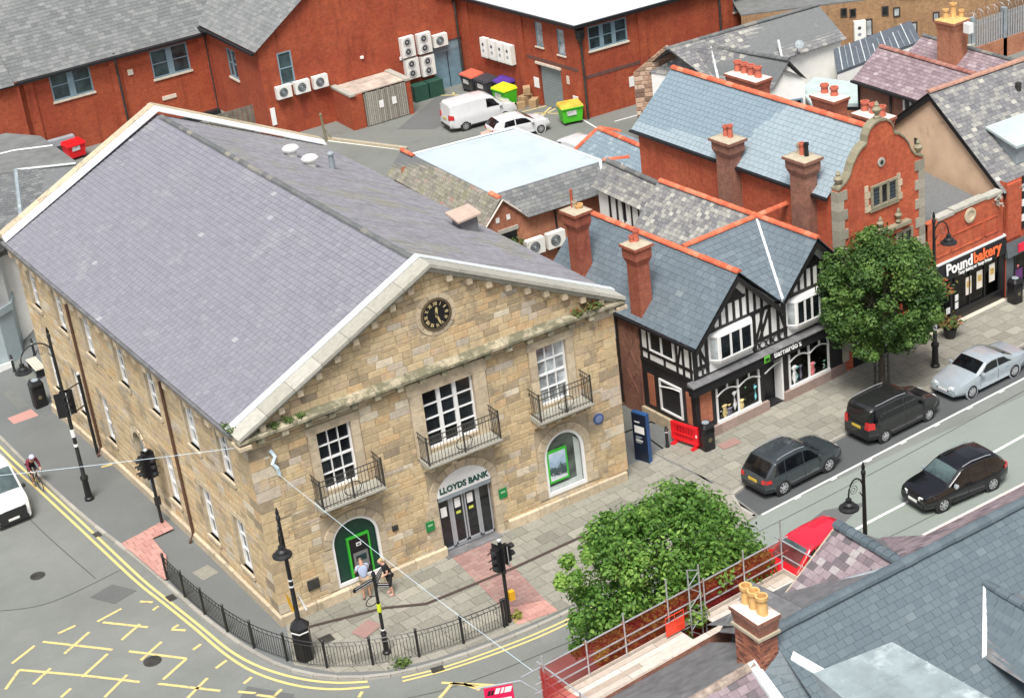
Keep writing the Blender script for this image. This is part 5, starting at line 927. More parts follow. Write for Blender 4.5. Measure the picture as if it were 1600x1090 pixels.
slope(FB, T2, RFb, None, (19.45, 27.9, 3.9), (19.45, 17.85, 3.9), (20.55, 17.85, 5.08), (20.4, 27.7, 5.08), .2, .3, b, ft); slope(FB, T, RFb, None, (21.75, 17.85, 3.92), (21.75, 18.9, 3.92), (20.55, 18.9, 5.08), (20.55, 17.85, 5.08), .2, .3, b, ft)
slope(FB, T, RFb, None, (21.7, 17.5, 3.9), (26.0, 17.35, 3.9), (26.6, 18.5, 5.05), (20.6, 18.75, 5.05), .2, .3, b, ft); slope(FB, T, RFb, None, (26.0, 17.4, 3.9), (27.4, 17.6, 4.9), (27.2, 18.6, 5.0), (26.6, 18.5, 5.05), .2, .3, b, ft)
RFb.data = b.mesh('roof', SLATE_G, org(FB)); T.emit(); T2.emit()
MB().extr([(20.6, 18.75, 5.02), (26.6, 18.5, 5.02), (26.1, 25.8, 5.02), (20.5, 26.6, 5.02)], (0, 0, .05)).build('flat_roof', FLATR, FB)
for a, b_ in (((20.45, 26.65), (26.15, 25.9)), ((26.15, 25.9), (26.65, 18.5))): MB().tube([(*a, 5.1), (*b_, 5.1)], .07, 5).build('edge_roll', LEADW, RFb)
MB().hexa([(25.95, 17.33, 3.92), (26.1, 17.36, 3.92), (26.68, 18.5, 5.06), (26.52, 18.5, 5.06)], [(25.95, 17.33, 4.0), (26.1, 17.36, 4.0), (26.68, 18.5, 5.16), (26.52, 18.5, 5.16)]).build('hip_lead', LEADW, RFb)
for a, b_ in (((20.58, 17.8, 5.06), (19.5, 17.8, 3.96)), ((20.58, 17.8, 5.06), (21.75, 17.8, 3.93)), ((27.35, 17.7, 4.95), (26.1, 17.35, 3.95))): MB().tube([a, b_], .05, 4).build('verge', MORTW, RFb)
cap_tiles(RFb, (20.56, 18.0, 5.1), (20.56, 18.9, 5.1), RIDGE, 2, .12); cap_tiles(RFb, (20.42, 26.4, 5.08), (20.4, 27.7, 5.08), RIDGE, 3, .1); cap_tiles(RFb, (26.75, 18.5, 5.07), (28.0, 18.0, 5.0), RIDGE, 3, .1)
# ---------------------------------------------------------------- warehouses round the yard
bd = flat('blue brick band', (.13, .06, .05), .7, var=.2)
RWH = thing('brick_warehouse', (36.9, 36.4, 0), 'large red brick warehouse with pale roof, shutter door and tall corner beside the yard', 'warehouse')
f = Fr((36.9, 36.4), -2.2); m = MB(); fh2 = [(.75, 4.1, 3.45, 5.55), (11.2, 4.0, 13.6, 5.6)]; wall(m, f(0, 0, 0), f.u, Z, -f.n, [(0, 0), (26, 0), (26, 6), (0, 6)], fh2, .12)
g = Fr((36.9, 36.4), 96.0); gu = lambda s: 12.2-s; Og = g(12.2, 0, 0); sh2 = [(gu(3.75)-.35, 3.9, gu(3.75)+.35, 5.45), (gu(1.62)-.35, 3.75, gu(1.62)+.35, 5.35), (gu(3.1)-1.15, 0, gu(3.1)+1.15, 2.75)]
wall(m, Og, -g.u, Z, (-g.u).cross(Z), [(0, 0), (12.2, 0), (12.2, 6), (0, 6)], sh2, .3); W_ = m.build('wall', BRICKW, RWH); gn = (-g.u).cross(Z)
window(W_, f(.75, 0, 4.1), f.u, Z, -f.n, 2.7, 1.45, 3, 2, TEAL, GLASSG, .08, .05, .08, .08, sill=.1, mulw=.28); window(W_, f(11.2, 0, 4.0), f.u, Z, -f.n, 2.4, 1.6, 3, 2, TEAL, GLASSG, .08, .05, .08, .08, sill=.1, mulw=.25)
for a, b_, c_, d_ in sh2[:2]: window(W_, Og-g.u*a+Z*b_, -g.u, Z, gn, c_-a, d_-b_, 1, 2, TEAL, GLASSL, .08, .05, .1, .06, sill=.08)
a, b_, c_, d_ = sh2[2]; s = MB()
for k in range(14): s.obox(Og-g.u*(a+.1)+Z*(.05+k*.18)-gn*.22, -g.u*(c_-a-.2), Z*.165, gn*.05)
s.build('roller_shutter', SHUTTER, W_, kind='stuff'); MB().obox(Og-g.u*(a-.1)+Z*2.75, -g.u*(c_-a+.2), Z*.14, gn*.1).build('lintel', SILL, W_)
for s_, e in ((5.3, .5), (11.0, .5)): MB().obox(g(s_+e, 0, 0), -g.u*e, Z*5.9, gn*.12).build('pier', BRICKW, W_)
for s_ in (4.2, 10.2, 17.0): MB().obox(f(s_, -.12, 0), f.u*.55, Z*5.9, f.n*.12).build('pier', BRICKW, W_)
for z in (2.45,): MB().obox(f(.3, -.02, z), f.u*14, Z*.22, f.n*.04).build('band_course', bd, W_); MB().obox(g(5.2, 0, 2.95), -g.u*5.0, Z*.2, gn*.02).build('band_course', bd, W_)
for a, b_, z0, z1, mm in ((g(4.75, 0, 0), .5, 1.15, 1.8, PL), (g(.95, 0, 0), .5, .55, 1.35, PL), (g(1.4, 0, 0), .25, 2.0, 2.5, SILL)): MB().obox(a+Z*z0, -g.u*b_, Z*(z1-z0), gn*.03).build('notice_board', mm, W_)
MB().obox(f(3.3, -.03, 1.2), f.u*1.0, Z*.62, f.n*.03).build('notice_board', PL, W_)
for p in (f(.15, -.16, 0), f(10.05, -.2, 0), f(17.6, -.2, 0)): MB().tube([p+Z*5.7, p+Z*.1], .07, 6).build('drainpipe', IRONW, W_)
MB().lathe(f(.1, -.2, 5.15), [(.1, -.3), (.3, 0), (.34, .5)], 6).build('rainwater_head', BPAINT, W_)
b = MB(); rr0, rr1 = f(6, 7, 8.6), f(20, 7, 8.6); b.poly([f(-.35, -.4, 5.95), f(26, -.4, 5.95), f(26, 7, 8.6), rr0]); b.poly([g(12.6, .4, 5.95), f(-.35, -.4, 5.95), rr0, g(12.6, -6, 8.6)]); RR = b.build('roof', flat('pale grey sheet roof', (.5, .53, .54), .6, var=.08, scale=.6), RWH)
MB().obox(f(-.45, -.52, 5.8), f.u*26, Z*.2, f.n*.16).build('gutter', BPAINT, RR); MB().obox(g(12.6, .52, 5.8), -g.u*12.9, Z*.2, gn*-.16).build('gutter', BPAINT, RR)
LWH = thing('brick_depot', (28, 48.5, 0), 'long red brick depot with a broad gable wing and slate roof behind the bank', 'warehouse')
m = MB(); wall(m, (21.6, 48.5, 0), XX, Z, -YY, [(0, 0), (14.2, 0), (14.2, 5.9), (7.1, 10.6), (0, 5.9)], [(1.2, 3.2, 2.15, 5.25), (11.7, .0, 14.0, 3.1)], .2); wall(m, (21.6, 57, 0), -YY, Z, -XX, [(0, 0), (8.5, 0), (8.5, 5.9), (0, 5.9)], [(3.2, 3.0, 4.6, 4.9)], .15)
wall(m, (8.9, 57, 0), XX, Z, -YY, [(0, -2), (12.7, -2), (12.7, 5.4), (0, 5.4)], [(2.1, 3.4, 4.75, 5.25), (8.75, 3.1, 11.3, 4.95)], .15); m.poly([(-2, 56.4, -2), (8.9, 56.4, -2), (8.9, 56.4, 5.4), (-2, 56.4, 5.4)]); m.poly([(8.9, 56.4, -2), (8.9, 57, -2), (8.9, 57, 5.4), (8.9, 56.4, 5.4)]); W_ = m.build('wall', BRICKW, LWH)
window(W_, (11.0, 57, 3.4), XX, Z, -YY, 2.65, 1.85, 2, 2, TEAL, GLASSG, .09, .05, .1, .08, sill=.12, mulw=.4); window(W_, (17.65, 57, 3.1), XX, Z, -YY, 2.55, 1.85, 2, 2, TEAL, GLASSG, .09, .05, .1, .08, sill=.12, mulw=.4); window(W_, (21.6, 53.8, 3.0), -YY, Z, -XX, 1.4, 1.9, 2, 2, TEAL, GLASSG, .08, .05, .1, .08, sill=.12, mulw=.2)
window(W_, (22.8, 48.5, 3.2), XX, Z, -YY, .95, 2.05, 1, 2, TEAL, GLASSG, .09, .06, .08, .08, sill=.1); window(W_, (0, 56.4, 2.6), XX, Z, -YY, 1.6, 1.5, 1, 1, BPAINT, GLASS, .1, .06, .08, .08)
dd = MB(); dd.box((33.35, 48.6, 0), (35.55, 48.66, 2.4)); D = dd.build('double_door', flat('dusty blue doors', (.17, .27, .33), .5, var=.15), W_); MB().box((33.35, 48.58, 2.45), (35.55, 48.66, 3.05)).build('door_panel', TEAL, W_); MB().box((34.43, 48.57, 0), (34.47, 48.6, 2.4)).build('door_gap', BPAINT, D)
for x in (14.9, 21.0, 9.3): MB().box((x, 56.86, -2), (x+.6, 57, 5.35)).build('pier', BRICKW, W_)
for p in ((15.3, 56.75), (21.45, 56.9), (35.3, 48.3)): MB().tube([(*p, 5.5), (*p, .1)], .07, 6).build('drainpipe', IRONW, W_)
for x, z, w_, h in ((16.0, 3.8, .35, .35), (17.9, 1.6, .95, .25), (16.8, 1.5, .18, .18)): MB().box((x, 56.93, z), (x+w_, 57, z+h)).build('vent', SILL, W_)
MB().box((21.75, 48.45, .9), (22.05, 48.5, 2.0)).build('notice_board', PL, W_); MB().box((28.3, 48.38, 3.5), (28.5, 48.5, 3.65)).build('lamp', PL, W_); MB().box((31.0, 48.4, 2.7), (31.35, 48.5, 2.9)).build('lamp', PL, W_)
T = Tiles('slate', SLATE_G, LWH, 'slates', 0); b = MB(); RL = MB().box((28, 50, 5), (28.1, 50.1, 5.1)).build('roof', SLATE_G, LWH)
slope(LWH, T, RL, None, (8.6, 56.6, 5.35), (21.9, 56.6, 5.35), (33, 68, 13.0), (8.6, 68, 13.0), .3, .45, b, bt); slope(LWH, T, RL, None, (-4, 56.0, 5.35), (8.6, 56.0, 5.35), (8.6, 67.4, 13.0), (-4, 67.4, 13.0), .3, .45, b, bt)
T3 = Tiles('slate', toned('pale lichen slate', [(0, (.15, .16, .163)), (1, (.245, .25, .247))], .75, (((.45, .45, .42), 3, .6, .5),), .2, 7), LWH, 'pale_slates', 100)
slope(LWH, T3, RL, None, (21.3, 66, 5.75), (21.3, 48.15, 5.75), (28.7, 48.15, 10.75), (28.7, 66, 10.75), .3, .45, b, bt); b.poly([(36.1, 48.15, 5.75), (36.1, 66, 5.75), (28.7, 66, 10.75), (28.7, 48.15, 10.75)]); RL.data = b.mesh('roof', SLATE_G, org(LWH)); T.emit(); T3.emit()
MB().box((-4, 56.3, 5.2), (21.4, 56.5, 5.35)).build('gutter', BPAINT, RL); MB().box((21.1, 48.3, 5.55), (21.3, 57, 5.7)).build('gutter', BPAINT, RL); MB().tube([(34.0, 48.3, 6.2), (35.0, 48.3, 5.9), (35.3, 48.3, 5.5)], .07, 6).build('gutter_end', BPAINT, RL)
rd = MB(); rd.box((9.0, 56.0, .9), (11.5, 56.5, 1.3)); RD_ = rd.build('shutter_housing', LEAD, LWH); MB().box((9.1, 56.3, -1.5), (11.2, 56.4, .95)).build('roller_shutter', SHUTTER, LWH)
# bin store against the gable: brick sides, slatted gate, board roof
BS = thing('bin_store', (28.3, 46.5, 0), 'brick bin store with grey slatted timber gates and a weathered board roof', 'shed')
m = MB(); m.box((26.0, 45.9, 0), (26.25, 48.5, 2.2)); m.box((26.25, 45.9, 0), (26.9, 46.15, 2.2)); m.box((29.9, 45.8, 0), (30.2, 48.5, 2.2)); m.build('wall', BRICKW, BS, kind='stuff')
for i in range(22): x = 26.92+i*.135; MB().box((x, 45.82+wr.uniform(-.01, .01), .06), (x+.105, 45.86, 2.15+wr.uniform(-.03, .03)), wr.random()).build('slat', toned('grey slat', [(0, (.24, .22, .18)), (1, (.4, .38, .33))], .85) if i == 0 else bpy.data.materials['grey slat'], BS)
for x in (27.9, 28.8): MB().box((x, 45.79, 1.0), (x+.3, 45.815, 1.45)).build('notice', PL, BS)
for i in range(6): MB().box((26.3, 45.95+i*.42, 2.2), (29.85, 46.35+i*.42, 2.26+wr.uniform(0, .02))).build('roof_board', flat('stained board', (.45, .38, .32), .85, var=.3, scale=1.5) if i == 0 else bpy.data.materials['stained board'], BS)
for x in (26.0, 29.88): MB().box((x-.04, 45.75, 2.2), (x+.36, 48.5, 2.34)).build('coping_stone', COPING, BS)
# ---------------------------------------------------------------- cluster of roofs at the upper right
WH = thing('white_house', (43, 27, 0), 'white rendered house with L shaped lichen roof, rubble stone end and satellite dish', 'house')
m = MB(); m.poly([(40.7, 25.9, 0), (48.0, 25.8, 0), (48.0, 25.8, 4.5), (40.7, 25.9, 4.5)]); m.poly([(48, 25.8, 0), (48, 29.5, 0), (48, 29.5, 4.5), (48, 27.7, 5.9), (48, 25.8, 4.5)]); m.poly([(40.2, 22.3, 0), (41.9, 21.6, 0), (41.9, 21.6, 4.4), (40.9, 22.0, 5.6), (40.2, 22.3, 4.5)]); m.poly([(41.9, 21.6, 0), (42.6, 26, 0), (42.6, 26, 4.4), (41.9, 21.6, 4.4)]); m.poly([(37.4, 29.6, 0), (40.2, 22.3, 0), (40.2, 22.3, 4.4), (37.4, 29.6, 4.4)]); W_ = m.build('wall', WHITE, WH)
TQ = Tiles('rubble_stone', RUBBLE, WH, 'rubble_stonework', 200); m = MB(); RO = V((36.6, 30.2, 0)); RU = V((.86, -.51, 0)).normalized(); rpoly = [(0, 0), (4.0, 0), (4.0, 3.9), (2.0, 5.8), (0, 4.4)]; m.poly([RO+RU*a+Z*b_ for a, b_ in rpoly]); W2_ = m.build('wall', BED, WH); course(TQ, W2_, RO, RU, Z, rpoly, .24, .42, .03, .05, .02, tone=lambda u, v: wr.random(), hj=.25, wj=.45, rnd=wr); TQ.emit()
T = Tiles('slate', SLATE_L, WH, 'slates', 200); b = MB(); RWh = MB().box((43, 27, 4), (43.1, 27.1, 4.1)).build('roof', SLATE_G, WH); wt = lambda u, v: wr.betavariate(1.5, 2.2)
slope(WH, T, RWh, None, (38.6, 25.5, 4.35), (48.2, 25.5, 4.35), (48.0, 27.7, 6.0), (37.5, 28.0, 6.0), .24, .34, b, wt); b.poly([(48.2, 30, 4.35), (37.5, 30.4, 4.35), (37.5, 28.0, 6.0), (48.2, 27.7, 6.0)]); slope(WH, T, RWh, None, (37.3, 29.8, 4.3), (40.1, 22.1, 4.3), (41.0, 21.7, 5.75), (39.3, 27.2, 5.85), .24, .34, b, wt); slope(WH, T, RWh, None, (42.0, 21.5, 4.5), (42.4, 26.0, 4.5), (39.3, 27.2, 5.85), (41.0, 21.7, 5.75), .24, .34, b, wt)
RWh.data = b.mesh('roof', SLATE_G, org(WH)); T.emit(); cap_tiles(RWh, (37.4, 28.0, 6.0), (48.0, 27.7, 6.0), RIDGEG, 24, .12); cap_tiles(RWh, (39.5, 26.9, 5.86), (41.0, 21.7, 5.78), RIDGEG, 14, .12)
for p, q in (((39.5, 26.6, 5.9), (38.9, 25.3, 4.4)), ((43.6, 25.9, 5.4), (43.5, 25.5, 4.4))): MB().tube([p, q], .07, 5).build('lead_strip', LEADW, RWh)
window(W_, (41.0, 21.95, 2.3), V((.92, -.38, 0)), Z, V((-.38, -.92, 0)), .8, 1.2, 1, 1, TEAL, GLASS, .1, .04, .0, .06); MB().tube([(44.6, 25.7, 4.2), (44.6, 25.4, 4.9)], .04, 5).build('dish_pole', SILV, WH); MB().lathe((44.6, 25.3, 5.0), [(.03, 0), (.24, .06), (.25, .09)], 12, (-.5, -.7, .4)).build('satellite_dish', LEAD, WH)
m = MB(); m.hexa([(48.0, 25.6, 0), (49.3, 25.2, 0), (49.3, 26.5, 0), (48.0, 26.5, 0)], [(48.0, 25.6, 3.8), (49.3, 25.2, 3.2), (49.3, 26.5, 3.2), (48.0, 26.5, 3.8)]); m.build('porch', WHITE, WH)
SM = thing('seamed_roof_store', (49, 24, 0), 'low store with dark standing seam metal roof beside the white house', 'outbuilding')
m = MB(); rp_ = [(44.9, 22.5, 3.75), (51.6, 23.1, 3.75), (53.0, 25.5, 4.1), (46.7, 24.9, 4.1)]; m.extr([V(p) for p in rp_], (0, 0, .15)); RM_ = m.build('roof', flat('dark seam roof', (.09, .105, .125), .5, var=.2), SM); MB().hexa([(p[0]*.99+.49, p[1]*.99+.24, -.1) for p in rp_], [(p[0]*.99+.49, p[1]*.99+.24, p[2]) for p in rp_]).build('wall', WHITE, SM)
for i in range(1, 15): a, b_ = V(rp_[0]).lerp(V(rp_[1]), i/15), V(rp_[3]).lerp(V(rp_[2]), i/15); MB().tube([a+Z*.18, a.lerp(b_, wr.choice((1, .6, .75)))+Z*.18], .03, 4).build('seam', LEADW if i % 2 else LEAD, RM_)
GF = thing('green_flat_roof', (43, 21, 0), 'orange brick outhouse with pale green flat felt roof', 'outbuilding')
gp = [(41.3, 20.4), (43.6, 17.6), (45.6, 19.9), (44.2, 23.6), (42.4, 22.6)]; MB().extr([(*p, 3.4) for p in gp], (0, 0, .18)).build('roof', FELTG, GF); W_ = MB().extr([(p[0]*.995+.215, p[1]*.995+.1, 0) for p in gp], (0, 0, 3.2)).build('wall', BRICKO, GF); MB().extr([(p[0]*1.0, p[1]*1.0, 3.2) for p in gp], (0, 0, .2)).build('fascia', BPAINT, GF)
u = V((2.3, -2.8, 0)).normalized(); window(W_, V((41.35, 20.2, 1.5))+u*.9, u, Z, u.cross(Z), 1.5, 1.0, 3, 1, WPAINT, GLASS, .1, .1, .0, .06)
PH = thing('violet_roof_house', (43, 14, 0), 'dark brick house with violet slate roof behind the tan gable', 'house')
m = MB(); m.poly([(42, 17.3, 0), (42, 8, 0), (42, 8, 5.5), (42, 17.3, 5.5)]); m.poly([(42, 17.3, 0), (42, 17.3, 5.5), (43.6, 17.3, 6.7), (46, 17.3, 5), (46, 17.3, 0)]); W_ = m.build('wall', BRICKD, PH); window(W_, (42, 13.9, 4.05), -YY, Z, -XX, 1.5, 1.25, 3, 1, WPAINT, GLASS, .12, .12, 0, .06); MB().tube([(41.9, 14.8, 5.4), (41.9, 14.8, 1)], .07, 6).build('drainpipe', IRONW, W_); MB().tube([(41.9, 17.2, 5.4), (41.9, 17.2, 1)], .06, 6).build('drainpipe', BPAINT, W_)
T = Tiles('slate', SLATE_V, PH, 'slates', 250); b = MB(); RP = MB().box((43, 14, 5), (43.1, 14.1, 5.1)).build('roof', SLATE_V, PH); slope(PH, T, RP, None, (41.75, 17.5, 5.42), (41.75, 8, 5.42), (43.6, 8, 6.75), (43.6, 17.5, 6.75), .2, .3, b, wt); b.poly([(45.6, 8, 5.2), (45.6, 17.5, 5.2), (43.6, 17.5, 6.75), (43.6, 8, 6.75)]); slope(PH, T, RP, None, (44.2, 16.6, 6.0), (44.2, 9.0, 6.0), (45.8, 9.0, 6.95), (45.8, 16.6, 6.95), .2, .3, b, wt); b.poly([(48, 9, 5.5), (48, 16.6, 5.5), (45.8, 16.6, 6.95), (45.8, 9, 6.95)])
RP.data = b.mesh('roof', SLATE_V, org(PH)); T.emit(); VR = toned('dull red ridge', [(0, (.28, .1, .08)), (1, (.4, .2, .16))], .85); cap_tiles(RP, (43.6, 17.4, 6.76), (43.6, 9, 6.76), VR, 22, .12); cap_tiles(RP, (45.8, 16.6, 6.96), (45.8, 9.6, 6.96), RIDGEG, 18, .1); cap_tiles(RP, (43.6, 10.4, 6.76), (45.8, 9.8, 6.96), VR, 6, .12)
MB().obox((41.6, 8, 5.3), YY*9.5, Z*.12, XX*.14).build('gutter', BPAINT, RP); chimney(PH, (45.0, 13.6), 1.0, 1.1, 5.5, 8.6, BRICKO, [(-.25, .2, .14, .5, POTY), (.1, 0, .16, .75, POTY), (.35, -.3, .13, .4, POTY)], 5, POTY, .06, .4); MB().box((44.9, 12.3, 8.1), (45.2, 12.7, 8.6)).build('cowl', PL, PH)
BB = thing('brown_brick_block', (49.5, 31.6, 0), 'long brown brick block with small dark framed windows and flat green roof', 'building')
f = Fr((49.3, 31.9), -28); m = MB(); m.poly([f(-3, 0, 0), f(12.6, 0, 0), f(12.6, 0, 4.6), f(-3, 0, 4.6)]); m.poly([f(12.6, 0, 0), f(12.6, 0, 0)+V((16, 5, 0)), f(12.6, 0, 4.6)+V((16, 5, 0)), f(12.6, 0, 4.6)]); W_ = m.build('wall', BRICKB, BB)
DF_ = flat('dark frame', (.05, .04, .035), .5)
for s, z, w_, h in ((1.55, 2.75, .45, 1.0), (3.0, 3.75, .4, .55), (3.55, 3.65, .4, .55), (4.5, 2.35, .42, 1.1), (5.5, 3.5, .42, .6), (6.2, 3.35, .42, .6), (7.2, 1.75, .45, 1.15), (8.6, 2.8, .4, .55), (9.8, 1.9, .5, .65), (.1, 2.3, .3, .9)): window(W_, f(s, 0, z), f.u, Z, -f.n, w_, h, 1, 1, DF_, GLASSL if z < 3.5 else GLASS, .07, .03, .0, .05)
MB().obox(f(.55, -.04, .3), f.u*.6, Z*1.7, f.n*.05).build('door', BPAINT, W_); MB().obox(f(1.9, -.04, .3), f.u*.5, Z*.8, f.n*.05).build('dark_opening', BPAINT, W_)
MB().extr([f(6.6, -.2, 4.62), f(12.9, -.2, 4.62), f(12.9, 0, 4.62)+V((16, 5.2, 0)), f(14, 16, 4.62), f(2, 14, 4.62)], (0, 0, .2)).build('roof', FELTG, BB); MB().extr([f(-3, .1, 4.55), f(6.6, .1, 4.55), f(2, 14, 4.55), f(-3, 14, 4.55)], (0, 0, .1)).build('roof', FELTD, BB)
FN = thing('security_fence', (59, 26, 0), 'grey steel palisade fence topped with coiled barbed wire on a brick wall', 'fence')
m = MB(); m.box((57.8, 25.7, 0), (66, 26, 1.2)); m.build('wall', BRICKO, FN); MB().box((53.5, 25.6, .0), (58.2, 25.9, 1.5)).build('low_wall', COPING, FN)
for i in range(40): MB().box((58.0+i*.2, 25.72, 1.2), (58.12+i*.2, 25.76, 2.9)).build('paling', SILV, FN)
for i in range(3): MB().box((58+i*2.6, 25.7, 0), (58.3+i*2.6, 26.0, 3.1)).build('post', LEAD, FN)
MB().box((57.9, 25.78, 2.5), (66, 25.82, 2.6)).build('rail', SILV, FN); MB().tube([(56.8+i*.05, 25.8+.28*cos(i*.55), 2.6+min(.6, i*.02)+.3*sin(i*.55)) for i in range(180)], .016, 3).build('barbed_wire', SILV, FN)
# ---------------------------------------------------------------- buildings at the left edge
LR = thing('slate_hip_building', (3, 36, 0), 'low dark roofed building with hipped slate end behind the bank', 'building')
m = MB(); m.poly([(-2, 33.2, -2), (6.6, 34.5, -2), (6.6, 34.5, 3.6), (-2, 33.2, 3.6)]); m.poly([(6.6, 34.5, -2), (6.6, 46, -2), (6.6, 46, 4.8), (6.6, 34.5, 3.6)]); m.build('wall', WHITE, LR)
T = Tiles('slate', SLATE_V, LR, 'slates', 150); b = MB(); RLr = MB().box((3, 36, 3), (3.1, 36.1, 3.1)).build('roof', SLATE_G, LR); T.mat = SLATE_G
slope(LR, T, RLr, None, (1.6, 32.9, 3.7), (7.4, 33.6, 3.7), (6.6, 40.1, 5.0), (4.1, 41.4, 5.0), .26, .4, b, wt); slope(LR, T, RLr, None, (-3, 36, 3.7), (1.6, 32.9, 3.7), (4.1, 41.4, 5.0), (2, 43, 5.0), .26, .4, b, wt); RLr.data = b.mesh('roof', SLATE_G, org(LR)); T.emit()
MB().extr([(-1, 44, 4.9), (4.1, 41.3, 4.95), (6.5, 40.0, 4.95), (7.05, 39.5, 4.95), (6.95, 46, 4.95), (5.6, 48.2, 4.95), (-1, 49, 4.95)], (0, 0, .12)).build('felt_roof', FELTD, LR)
MB().tube([(1.6, 32.9, 3.75), (4.1, 41.4, 5.06)], .14, 6).build('hip_roll', LEAD, RLr); MB().tube([(4.1, 41.4, 5.1), (6.9, 39.7, 5.1)], .07, 5).build('lead_roll', LEADW, RLr); MB().tube([(1, 45, 5.12), (5, 44.6, 5.12), (6.9, 43.6, 5.12)], .06, 5).build('lead_roll', LEADW, RLr)
GB = thing('grey_bay_shop', (-1, 32, 0), 'pale corner shop with grey painted bay front at the left edge', 'shop')
bp = [(-8, 32.3), (-.7, 31.9), (.15, 32.4), (.6, 33.6), (.6, 40), (-8, 40)]; z0 = -1.5
m = MB(); m.hexa([(*p, 1.6) for p in bp], [(*p, 4.2) for p in bp]); m.build('wall', flat('pale grey render', (.62, .64, .64), .8, var=.06), GB); GP = flat('blue grey shopfront paint', (.36, .43, .45), .55, var=.06)
m = MB(); m.hexa([(*p, z0) for p in bp], [(*p, 1.6) for p in bp]); S_ = m.build('shopfront', GP, GB); bp2 = [(p[0]+(.08 if p[0] > -1 else 0), p[1]-.1) for p in bp]; MB().hexa([(*p, 1.3) for p in bp2], [(*p, 1.65) for p in bp2]).build('cornice', GP, S_)
MB().extr([(-8.2, 31.9, 4.2), (-.6, 31.5, 4.2), (.5, 32.2, 4.2), (.9, 33.5, 4.2), (.9, 40, 4.2), (-8.2, 40, 4.2)], (0, 0, .25)).build('roof_edge', IRONW, GB)
window(S_, (-3.5, 31.98, -.6), V((1, -.055, 0)), Z, V((-.055, -1, 0)), 2.2, 1.5, 1, 2, WPAINT, GLASS, .12, .06, .0, .06)
MB().lathe((-.7, 31.5, 3.0), [(.1, 0), (.22, .1), (.22, .3), (.08, .4)], 10).build('wall_lamp', IRON, GB); MB().box((-8, 31.7, z0), (-.6, 31.85, z0+.35)).build('plinth', PL, S_)
# ================================================================ foreground building, scaffold, trees
FG = thing('foreground_building', (10, -20, 0), 'near building with new blue slate roof, plum slate cross gable and pale lead dormer', 'building')
f = Fr((6.38, -20.6), 1.7)          # origin on the left end of the main ridge, s along the ridge, n towards the street
m = MB(); m.poly([f(-4.6, 3.6, 0), f(6.9, 3.4, 0), f(6.9, 3.4, 6.3), f(-4.6, 3.6, 5.4)]); m.poly([f(6.9, 3.4, 0), f(6.9, 1.4, 0), f(6.9, 1.4, 7.2), f(6.9, 3.4, 6.3)]); m.poly([f(6.9, 1.5, 0), f(16, 1.5, 0), f(16, 1.5, 7.2), f(6.9, 1.5, 7.2)]); m.poly([f(-4.6, -6, 0), f(-4.6, 3.6, 0), f(-4.6, 3.6, 5.4), f(-4.6, -.2, 7.4), f(-4.6, -6, 3.4)]); m.poly([f(4.7, 3.0, 5), f(4.7, 2.9, 8), f(6.9, 2.9, 6.4), f(6.9, 3.0, 5)]); m.poly([f(2.6, 2.75, 4.5), f(4.73, 2.75, 7.9), f(6.9, 2.75, 6.3), f(6.9, 2.75, 4.5)]); W_ = m.build('wall', BRICKD, FG)
fr2 = random.Random(31); T = Tiles('slate', SLATE_F, FG, 'slates', 300); TM = Tiles('plum_slate', SLATE_M, FG, 'plum_slates', 150); b = MB(); RG = MB().obox(f(1, -1, 6), f.u*.1, Z*.1, f.n*.1).build('roof', SLATE_F, FG)
tb = lambda u, v: fr2.betavariate(2, 2)
pt = R(35); cz, sz = cos(pt), sin(pt); zr = 8.1; E = lambda s, d: f(s, -d*cz, zr-d*sz)     # point on the back slope, d down it
# back slope, split round the right hand dormer valley
def piece(T_, pts, h, w, lap=.03):
    N = V((0, 0, 0)); O = V(pts[0]); U = f.u; Nn = (U.cross(V(pts[2])-O)); Nn = Nn if Nn.z > 0 else -Nn; Nn.normalize(); W2 = Nn.cross(U); b.poly(pts); roof(T_, RG, O+Nn*.01, U, W2, [((V(p)-O).dot(U), (V(p)-O).dot(W2)) for p in pts], h, w, tb, .02, .009)
piece(T, [E(-.2, 8), E(14, 8), E(14, 0), E(-.2, 0)], .225, .31)
# right dormer: ridge runs back from the main slope
A, B2, C_, D_ = E(6.46, 1.52), f(6.46, -7, 7.13), f(5.0, -7, 6.1), E(4.98, 3.25)
N_ = (B2-A).cross(C_-A); N_ = N_ if N_.z > 0 else -N_; N_.normalize(); U_ = (A-B2).normalized(); W3 = N_.cross(U_); O_ = C_+N_*.03+Z*.01
P4 = [C_, D_, A, B2]; b.poly([p+Z*.005 for p in P4]); roof(T, RG, O_, U_, W3, [((p-C_).dot(U_), (p-C_).dot(W3)) for p in P4], .225, .31, tb, .02, .009)
b.poly([A, B2, f(8.2, -7, 5.9), E(8.2, 3.2)]); MB().hexa([A-f.u*.08, D_-f.u*.1, D_+f.u*.08, A+f.u*.1], [p+Z*.07 for p in (A-f.u*.08, D_-f.u*.1, D_+f.u*.08, A+f.u*.1)]).build('valley_lead', LEADW, RG); cap_tiles(RG, A+Z*.03, B2+Z*.03, RIDGEB, 12, .12)
# front slope with lead and plum slates
FE = lambda s, k: f(s, 3.45*k, zr-.05-1.75*k)
piece(TM, [FE(4.6, .98), FE(6.95, .98), FE(6.95, 0), FE(4.6, 0)], .24, .34); piece(TM, [FE(6.95, .46), FE(15, .46), FE(15, 0), FE(6.95, 0)], .24, .34); MB().obox(FE(6.95, .46)-Z*.1, f.u*8, Z*.1, f.n*.12).build('gutter', MORTW, RG); 
b.poly([FE(.3, 1), FE(4.7, 1), FE(4.7, 0), FE(.3, 0)])
MB().poly([p+Z*.03 for p in (FE(2.5, .62), FE(5.2, .62), FE(5.4, .02), FE(-.2, .02))]).build('lead_sheet', LEADD, RG)
